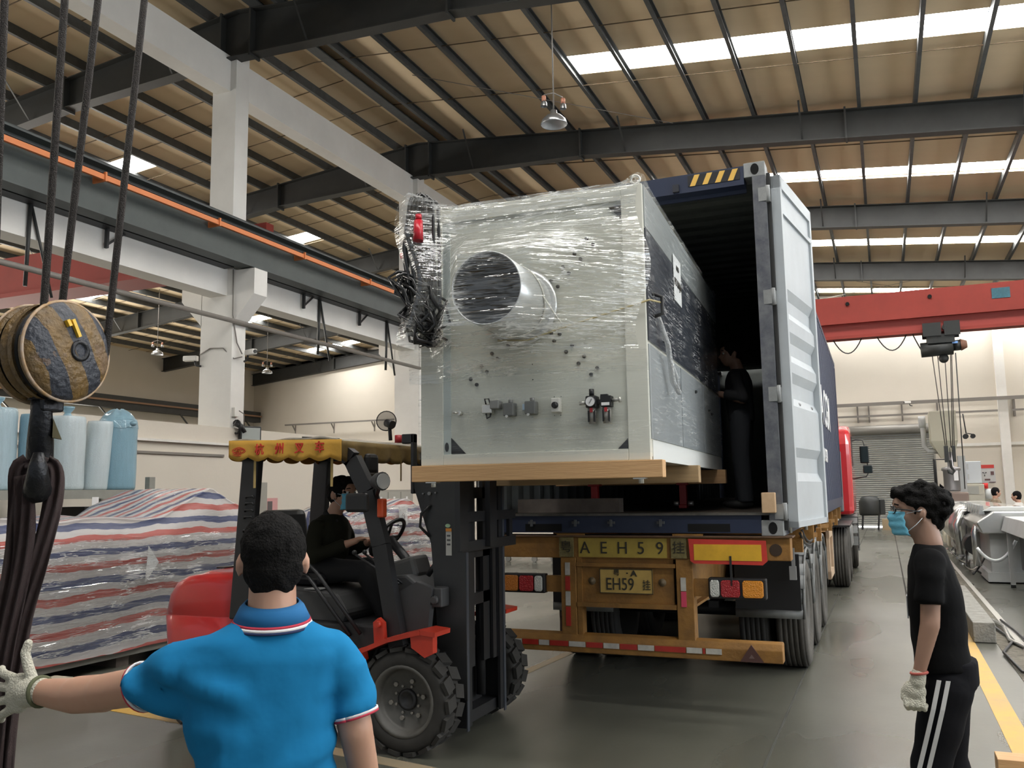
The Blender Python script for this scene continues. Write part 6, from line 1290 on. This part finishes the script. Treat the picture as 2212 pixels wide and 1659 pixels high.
MB().box(-10.0, -9.25, 3.8, 6.0, .932, 1.5).build('wrapped_package', bluefilm, label='bluish film wrapped package on the lower shelf at the left edge', cat='package', bevel=.04)
# ================================================================ fixtures on the partition wall and columns
fl = thing('flood_light', 'black flood light clamped to the column corner above the canopy', 'flood light', (-10.6, 12.6, 2.7))
MB(Tr(-10.62, 12.72, 2.82, -.5)).box(-.06, .05, -.20, .20, -.15, .15).build('lamp_housing', black_p, fl, bevel=.02); MB(Tr(-10.62, 12.72, 2.82, -.5)).box(.05, .056, -.17, .17, -.12, .12).build('lamp_glass', mat('flood_glass', (.42, .45, .43), .15), fl)
MB().tube([(-10.74, 12.45, 3.02+.0), (-10.68, 12.55, 2.96), (-10.65, 12.6, 2.85)], .05, 8).tube([(-10.74+.09*math.cos(t), 12.5, 2.95+.12*math.sin(t)) for t in [k*2*PI/14 for k in range(14)]], .02, 6, closed=True).build('cable_coil', black_p, fl)
def camera_(x, y, z, rz, lab):
    t = thing('security_camera', lab, 'camera', (x, y, z)); MB(Tr(x, y, z, rz)).box(-.05, .22, -.05, .05, .0, .10).build('camera_body', white_paint, t, bevel=.015); MB(Tr(x, y, z, rz)).tube([(.0, 0, 0), (-.02, 0, -.08), (-.12, 0, -.10)], .02, 8).build('camera_mount', steel_dark, t); MB(Tr(x, y, z, rz)).tube([(.22, 0, .05), (.235, 0, .05)], .035, 12).build('camera_lens', steel_dark, t)
camera_(-10.62, 12.62, 4.27, -.3, 'white security camera on the right side of the first column'); camera_(-11.62, 12.35, 4.2, 3.4, 'white security camera on the left side of the first column'); camera_(1.15, YE-.4, 5.15, 3.6, 'white security camera on the rail above the roller shutter')
MB().tube([(-11.53, 12.38, 4.32), (-11.3, 12.385, 4.42), (-11.0, 12.385, 4.40), (-10.8, 12.45, 4.2), (-10.74, 12.6, 4.25)], .012, 6).tube([(-10.80, 12.38, 5.85), (-10.79, 12.38, 5.0), (-10.78, 12.5, 4.5), (-10.74, 12.6, 4.3)], .012, 6).build('cable', conduit, label='grey cable looping across the first column to its cameras', cat='cable')
sb = MB().box(-10.83, -10.74, 12.44, 12.56, 3.14, 3.3).build('switch_box', white_paint, label='small white socket box low on the first column', cat='box'); MB().tube([(-10.74, 12.55, 3.25), (-10.72, 12.66, 3.2), (-10.72, 12.68, 2.98)], .01, 6).build('cord', conduit, sb)
cbm = mat('cabinet_grey', (.33, .32, .28), .6)
c = MB().box(-10.77, -10.5, 15.6, 18.5, 0, 1.80).build('locker_row', cbm, label='low row of grey lockers along the wall behind the second load', cat='lockers')
for i in range(5): MB().box(-10.50, -10.49, 15.63+i*.574, 16.14+i*.574, .1, 1.75).build('locker_door', mat('cabinet_grey2', (.37, .36, .32), .6), c); MB().box(-10.489, -10.485, 15.85+i*.574, 15.93+i*.574, 1.58, 1.64).build('locker_tag', mat('paper_white', (.8, .8, .8), .7), c)
c = MB().box(-10.77, -10.55, 12.95, 13.15, 1.0, 1.95).build('wall_cabinet', cbm, label='narrow grey cabinet on the wall behind the forklift rear pillar', cat='cabinet')
c = MB().box(-10.77, -10.755, 13.38, 13.72, 1.36, 1.66).build('wall_notice', mat('notice_pink', (.62, .33, .32), .7), label='small pink notice with a dark picture on the wall', cat='notice'); MB().box(-10.755, -10.752, 13.42, 13.56, 1.41, 1.60).build('notice_picture', mat('notice_dark', (.12, .10, .10), .7), c)
# high bay lamps
def bay(x, y, z, lab, small=True, s=1.0):
    t = thing('high_bay_lamp', lab, 'lamp', (x, y, z), group='hanging high bay lamps'); al = mat('lamp_aluminium', (.42, .43, .44), .3, .8)
    MB().lathe([(.22*s, 0), (.225*s, .012), (.20*s, .08*s), (.13*s, .15*s), (.06*s, .19*s), (.055*s, .25*s), (.001, .26*s)], (x, y, z), 'z', 28).build('reflector', al, t)
    MB().lathe([(.215*s, .002), (.12*s, .12*s), (.001, .13*s)], (x, y, z), 'z', 24).build('reflector_inside', mat('reflector_inside', (.55, .56, .58), .25, .3), t)
    MB().tube([(x, y, z+.25*s), (x, y, zr(x)+.0)], .012, 6).build('hanger_rod', conduit, t)
    if small:
        for k in (-1, 1):
            p = Vector((x+.13*k, y+.11*k, z+.42)); MB().lathe([(.055, -.12), (.05, -.06), (.03, -.03)], p, 'z', 16).build('spot_reflector', al, t); MB().tube([p+Vector((0, 0, -.03)), p+Vector((0, 0, .06))], .036, 10).build('spot_socket', mat('socket_orange', (.50, .22, .14), .6), t)
        MB().tube([(x-.13, y-.11, z+.5), (x, y, z+.56), (x+.13, y+.11, z+.5)], .01, 6).build('spot_arm', conduit, t)
bay(-4.69, 13.0, 7.75, 'aluminium high bay lamp with two small orange spots, hanging top centre'); bay(-24.2, 30, 6.95, 'high bay lamp in the left bay just right of the first column'); bay(-25.4, 25, 7.15, 'high bay lamp in the left bay between the sheave and the first column')
# ================================================================ red bridge crane of this bay with hoist, ropes and hook
bg_ = thing('bridge_crane', 'red bridge crane box girder across the far end of the hall on the right', 'crane', (1, 27.4, 6))
MB().box(-10.3, 11.8, 27.0, 27.5, 6.50, 7.28).build('box_girder', red_crane, bg_); MB().box(-10.3, 11.8, 26.96, 27.54, 6.47, 6.50).build('girder_ledge', red_crane, bg_)
MB().box(-10.3, 11.8, 27.12, 27.38, 6.12, 6.48).build('lower_web', mat('red_crane_shade', (.25, .028, .02), .5), bg_); MB().box(-10.3, 11.8, 27.02, 27.48, 6.03, 6.12).build('bottom_flange', red_crane, bg_)
for x in (-8.0, -5.1, -.69, 1.5, 6): MB().tube([(x, 26.955, 7.05), (x, 27.0, 7.05)], .055, 12).build('bolt_hole', mat('hole_black', (.004, .004, .004), 1), bg_)
MB().box(3.05, 3.5, 26.985, 27.0, 6.83, 7.12).build('plate', mat('sign_teal', (.03, .12, .16), .6, nz=(20, .6)), bg_, label='teal rating sign plate')
text('5T', .2, frame((3.28, 26.98, 6.97), (1, 0, 0), (0, 0, 1)), 'sign_lettering', mat('sign_teal_dark', (.03, .10, .13), .6), [o for o in bg_.children if o.name.startswith('plate')][0])
for a in (-1.15, .05, 1.0): MB().tube(catenary((a, 27.2, 6.03), (a+.78, 27.2, 6.03), .42) if a < .5 else catenary((1.0, 27.2, 6.03), (1.2, 27.2, 5.55), .02), .018, 5).build('festoon_cable', black_m, bg_)
ho = thing('electric_hoist', 'black electric hoist trolley hanging under the red girder', 'hoist', (1.75, 27.2, 5.3)); hm = mat('hoist_black', (.012, .014, .013), .5, nz=(8, .5))
MB().tube([(1.18, 27.2, 5.55), (2.0, 27.2, 5.58)], .21, 16).build('rope_drum', hm, ho); MB().tube([(2.0, 27.2, 5.62), (2.22, 27.2, 5.63)], .15, 14).build('motor', hm, ho); MB().tube([(2.2, 27.2, 5.63), (2.36, 27.2, 5.64)], [.17, .10], 14).build('brake_cover', mat('rust_cover', (.22, .10, .06), .6, nz=(10, .6)), ho)
MB().box(1.98, 2.12, 27.0, 27.05, 5.66, 5.72).build('maker_plate', mat('plate_blue', (.15, .3, .6), .4), ho)
for x in (1.35, 1.62, 1.85, 2.08): MB().tube([(x, 26.95, 6.14), (x, 27.05, 6.14)], .10, 14).tube([(x, 27.35, 6.14), (x, 27.45, 6.14)], .10, 14).build('trolley_wheel', hm, ho)
MB().box(1.25, 1.72, 26.93, 26.97, 5.9, 6.28).box(1.8, 2.2, 26.93, 26.97, 5.9, 6.3).box(1.25, 2.2, 27.44, 27.48, 5.9, 6.28).build('trolley_plate', hm, ho); MB().box(1.35, 2.05, 26.98, 27.42, 5.7, 5.95).build('trolley_frame', hm, ho)
MB().lathe([(.001, -.04), (.13, -.04), (.13, .04), (.001, .04)], (1.75, 27.2, 5.28), 'y', 18).build('limit_sheave', hm, ho)
for i, (xt, xb) in enumerate(((1.46, 1.62), (1.6, 1.66), (1.78, 1.76), (1.93, 1.80), (1.96, 1.84))): MB().tube([(xt, 27.2, 5.4), (xb, 27.2, 2.75)], .012, 5).build('hoist_rope', rope_m, ho)
MB().box(1.58, 1.68, 27.1, 27.3, 2.35, 2.8).box(1.78, 1.86, 27.1, 27.3, 2.35, 2.8).tube([(1.72, 27.2, 2.62), (1.73, 27.2, 2.62)], .15, 14).build('hook_block', hm, ho, bevel=.02); MB().tube([(1.72, 27.2, 2.4), (1.73, 27.2, 2.2), (1.80, 27.2, 2.1), (1.74, 27.2, 2.02), (1.66, 27.2, 2.06), (1.65, 27.2, 2.14)], .035, 8).build('hook', hm, ho)
MB().tube([(2.05, 27.1, 5.4), (2.02, 27.1, 1.6)], .015, 5).build('pendant_cable', black_m, ho)
# ================================================================ machinery and workplaces at the right edge
ss = mat('stainless', (.62, .62, .60), .25, .85, nz=(4, .25)); lgrey = mat('machine_light_grey', (.50, .51, .50), .4, nz=(3, .2)); crm = mat('hopper_cream', (.55, .53, .42), .5)
ln = thing('production_line', 'long light grey and stainless extrusion line along the right edge', 'machine line', (2.6, 22, 0))
def LN(n, b, m, **k): return b.build(n, m, ln, **k)
LN('near_table', MB().prism([(1.78, .92), (3.2, .92), (3.2, 1.16), (1.85, 1.16)], 13.8, 17.2, 'y'), lgrey, bevel=.01)
for y in (14.8, 16.8):
    for x in (1.82, 3.1): LN('table_leg', MB().box(x, x+.07, y-.04, y+.04, .05, .92), lgrey); LN('levelling_foot', MB().tube([(x+.035, y, 0), (x+.035, y, .06)], .04, 10), black_m)
LN('table_panel', MB().box(2.0, 3.1, 14.9, 16.8, .3, .85), mat('panel_black', (.04, .04, .042), .4))
LN('tank_cabinet', MB().box(1.62, 3.0, 17.5, 19.4, .18, .92), lgrey, bevel=.01); LN('tank_plinth', MB().box(1.55, 3.05, 17.4, 19.5, .03, .19), lgrey)
LN('tank_trough', MB().prism([(1.50, .86), (3.0, .86), (3.1, 1.10), (2.9, 1.24), (1.7, 1.24), (1.42, 1.05)], 17.3, 20.6, 'y'), ss, bevel=.02)
LN('tank_lid', MB().prism([(1.55, 1.24), (2.3, 1.24), (2.2, 1.32), (1.7, 1.32)], 17.6, 22.5, 'y'), mat('lid_glossy', (.7, .7, .66), .15, coat=.7), bevel=.01)
for i in range(10): LN('lid_clamp', MB().prism([(1.50, 1.18), (1.60, 1.18), (1.58, 1.33), (1.53, 1.33)], 17.7+i*.5, 17.82+i*.5, 'y'), ss)
LN('vacuum_tank', MB().lathe([(.001, 0), (.42, 0), (.45, .06), (.45, 2.9), (.42, 3.0), (.001, 3.0)], (1.62, 20.8, .85), 'y', 24), ss)
LN('frame_rail', MB().box(1.4, 1.5, 20.5, 27, .25, .42), mat('frame_grey', (.35, .36, .36), .5))
LN('support_leg', MB().box(1.5, 1.7, 23.2, 23.4, 0, .8), lgrey)
LN('elbow_pipe', MB().tube([(1.45, 18.0, .25), (1.45, 18.0, .85), (1.5, 18.1, 1.0), (1.7, 18.3, 1.05)], .07, 12), ss); LN('elbow_pipe', MB().tube([(1.35, 20.2, .3), (1.3, 20.2, .9), (1.4, 20.3, 1.15), (1.7, 20.5, 1.2)], .08, 12), ss)
LN('pump_motor', MB().tube([(1.55, 19.2, .55), (1.55, 20.0, .55)], .2, 16), mat('pump_black', (.02, .02, .02), .5)); LN('motor_fan', MB().tube([(1.5, 22.0, .5), (1.5, 22.7, .5)], .18, 16), ss)
LN('roller_stand', MB().box(1.35, 1.55, 24.2, 24.9, .2, 1.25), crm, bevel=.02); LN('roller_stand', MB().box(1.35, 1.55, 26.0, 26.6, .2, 1.1), crm, bevel=.02); LN('calibration_unit', MB().box(1.4, 2.6, 27, 29, .3, 1.25), ss, bevel=.04)
for i in range(14): LN('loose_hose', MB().tube(catenary((1.35+.1*math.sin(i*2.1), 17.8+i*.5, .12+.05*(i % 3)), (1.7+.2*math.cos(i), 19.0+i*.55, .9 if i % 3 == 0 else .1), .1), .02, 5), [black_m, conduit, ss][i % 3])
LN('clear_hose', MB().tube(catenary((1.40, 17.3, .62), (2.0, 17.25, .75), .28, 14), .028, 8), mat('clear_hose', (.75, .77, .78), .15, coat=.8))
ex = thing('extruder', 'extruder with cream hopper box, duct fan and grey cylinder before the shutter', 'machine', (1.8, 30.5, 0))
def EX(n, b, m, **k): return b.build(n, m, ex, **k)
EX('hopper_box', MB().box(1.38, 2.12, 29.6, 30.6, 3.05, 3.98), crm, bevel=.01); EX('hopper_cone', MB().loft([[(1.38, 29.6, 3.05), (2.12, 29.6, 3.05), (2.12, 30.6, 3.05), (1.38, 30.6, 3.05)], [(1.65, 29.9, 2.55), (2.0, 29.9, 2.55), (2.0, 30.3, 2.55), (1.65, 30.3, 2.55)]], sm=False), crm)
EX('duct_fan', MB().tube([(1.08, 30, 3.68), (1.28, 30, 3.68)], .19, 18), lgrey); EX('air_duct', MB().tube([(1.18, 30, 3.6), (1.2, 30, 3.3), (1.2, 30, 2.95), (1.3, 30, 2.78), (1.6, 30, 2.75)], .075, 12), lgrey)
EX('guard_frame', MB().tube([(1.42, 29.8, 1.2), (1.42, 29.8, 2.5), (1.95, 29.8, 2.5)], .03, 6), black_m); EX('guard_frame', MB().tube([(1.5, 30.6, 1.2), (1.5, 30.6, 2.5)], .03, 6), black_m)
EX('dryer_cylinder', MB().lathe([(.001, 0), (.21, .0), (.23, .05), (.23, .62), (.27, .64), (.27, .72), (.09, .76), (.09, 1.2), (.001, 1.2)], (1.88, 29.8, 1.52), 'z', 24), mat('dryer_metal', (.32, .31, .32), .3, .6)); EX('cylinder_label', MB().box(1.93, 2.05, 29.545, 29.56, 1.85, 2.15), mat('paper_white', (.8, .8, .8), .7))
EX('barrel_base', MB().box(1.6, 2.3, 29.6, 33, .6, 1.5), mat('extruder_brown', (.22, .16, .13), .5), bevel=.05); EX('support_column', MB().box(2.1, 2.3, 30, 30.2, 0, 2.6), lgrey)
EX('spray_gun_stand', MB().tube([(2.35, 30.2, 3.9), (2.4, 30.2, 3.3), (2.6, 30.2, 3.25)], .02, 5).tube([(2.38, 30.1, 3.2), (2.38, 30.3, 3.2)], .08, 10).tube([(2.58, 30.1, 3.2), (2.58, 30.3, 3.2)], .07, 10), black_m)
cb = MB().box(2.9, 3.55, 39.2, 39.9, 1.78, 2.65).build('control_cabinet', mat('cabinet_white', (.62, .66, .70), .3, coat=.4), label='white upper control cabinet with two chrome handles at the end wall', cat='cabinet', bevel=.02)
for z in (1.92, 2.33): MB().box(3.05, 3.1, 39.17, 39.2, z, z+.22).build('door_handle', steel_rod, cb)
cb = MB().box(2.85, 3.6, 39.1, 39.95, 0, 1.74).build('control_cabinet', mat('cabinet_beige', (.52, .50, .42), .5), label='beige lower cabinet under the white one at the end wall', cat='cabinet', bevel=.02); MB().box(2.98, 3.4, 39.07, 39.1, 1.35, 1.66).build('display_window', mat('display_grey', (.38, .38, .35), .3), cb)
nb = MB().box(3.5, 4.15, YE-.03, YE-.0, 1.78, 2.52).build('notice_board', mat('board_white', (.60, .60, .60), .5), label='white safety notice board with a red header on the end wall', cat='notice')
MB().box(3.5, 4.12, YE-.04, YE-.03, 2.38, 2.52).build('board_header', mat('board_red', (.62, .05, .04), .5), nb)
for i in range(3): a = i*2*PI/3+.5; MB().prism([(3.76+.04*math.cos(a)+.05*math.cos(a+t), 2.16+.06*math.sin(a)+.05*math.sin(a+t)) for t in (-.5, .5, PI)], YE-.04, YE-.03, 'y').build('symbol_blade', black_p, nb)
MB().box(3.98, 4.1, YE-.04, YE-.03, 2.1, 2.25).box(3.75, 3.95, YE-.04, YE-.03, 1.88, 1.95).box(3.9, 4.14, YE-.04, YE-.03, 1.80, 1.83).build('printed_block', mat('print_dark', (.15, .08, .08), .6), nb)
fe = thing('fire_extinguisher', 'white fire extinguisher with red head beside the beige cabinet', 'extinguisher', (3.75, 39.6, 1.1)); MB().tube([(3.75, 39.6, 1.15), (3.75, 39.6, 1.55)], .12, 14).build('cylinder', mat('cyl_white', (.7, .72, .74), .3), fe); MB().tube([(3.68, 39.55, 1.56), (3.68, 39.55, 1.78)], .1, 12).build('red_cap', mat('cap_red', (.75, .03, .03), .3), fe); MB().box(3.6, 3.9, 39.5, 39.7, 0, 1.14).build('stand', cbm, fe)
mo = thing('black_blower', 'black covered motor on four legs before the roller shutter', 'motor', (-.6, 38.2, 0)); MB().lathe([(.001, 0), (.38, 0), (.42, .1), (.42, .55), (.3, .75), (.001, .8)], (-.62, 38.2, .55), 'z', 24).build('body', mat('blower_black', (.025, .028, .028), .5), mo)
MB().box(-.25, -.05, 38.0, 38.3, .6, 1.2).build('side_box', mat('blower_black', (.025, .028, .028), .5), mo, bevel=.03)
for a, c in ((-.95, 38.0), (-.35, 38.0), (-.95, 38.4), (-.35, 38.4)): MB().bar((a, c, 0), (a+.05, c, .6), .07, .07).build('leg', black_m, mo)
MB().box(-.2, .35, 37.6, 38.1, 0, .42).build('carton', card, label='open cardboard carton on the floor before the shutter', cat='carton')
b = MB(); b.box(.78, 1.0, 10.9, 14.8, 0.005, .22).build('concrete_block', mat('concrete_grey', (.30, .29, .26), .9, nz=(9, .6), bump=(40, .5)), label='long grey concrete block lying beside the cable trench', cat='block', bevel=.01)
for i, (x, lab) in enumerate(((1.12, 'silvery braided hose beside the concrete block'), (1.22, 'black cable bundle beside the trench'), (1.05, 'thin black cable looping toward the yellow line'))):
    MB().tube([(x, 12.6, .03), (x+.05, 11.8, .06 if i == 0 else .03), (x+.02+.05*i, 11.0, .03), (x+.18-.12*i, 10.2, .03), (x+.3-.16*i, 9.2, .03), (x+.6, 8.2, .03), (x+1.2, 7.6, .03)], .022 if i == 0 else .014, 7).build('hose', ss if i == 0 else black_m, label=lab, cat='hose')
MB().box(.50, 2.4, 5.95, 6.12, 0.0, .12).build('timber_plank', pine, label='pine plank end lying across the yellow line at the bottom right corner', cat='timber', bevel=.004)
# trolley seen beneath the trailer, far left
tr_ = thing('castor_trolley', 'low trolley on castors far away, seen under the trailer beam', 'trolley', (-7.9, 20.3, 0)); MB().box(-9.6, -7.4, 20.0, 20.9, .22, .42).build('deck', mat('deck_dark', (.06, .055, .05), .7), tr_)
for x in (-8.7, -8.0, -7.5): MB().tube([(x, 20.05, .07), (x, 20.12, .07)], .07, 12).bar((x, 20.08, .07), (x, 20.08, .24), .04, .06).build('castor', steel_rod, tr_)
MB().box(-7.1, -6.88, 5.68, 5.92, 0, .1).build('timber_offcut', mat('pale_timber', (.45, .42, .33), .8), label='pale timber offcut on the floor behind the gloved hand', cat='timber', bevel=.004)
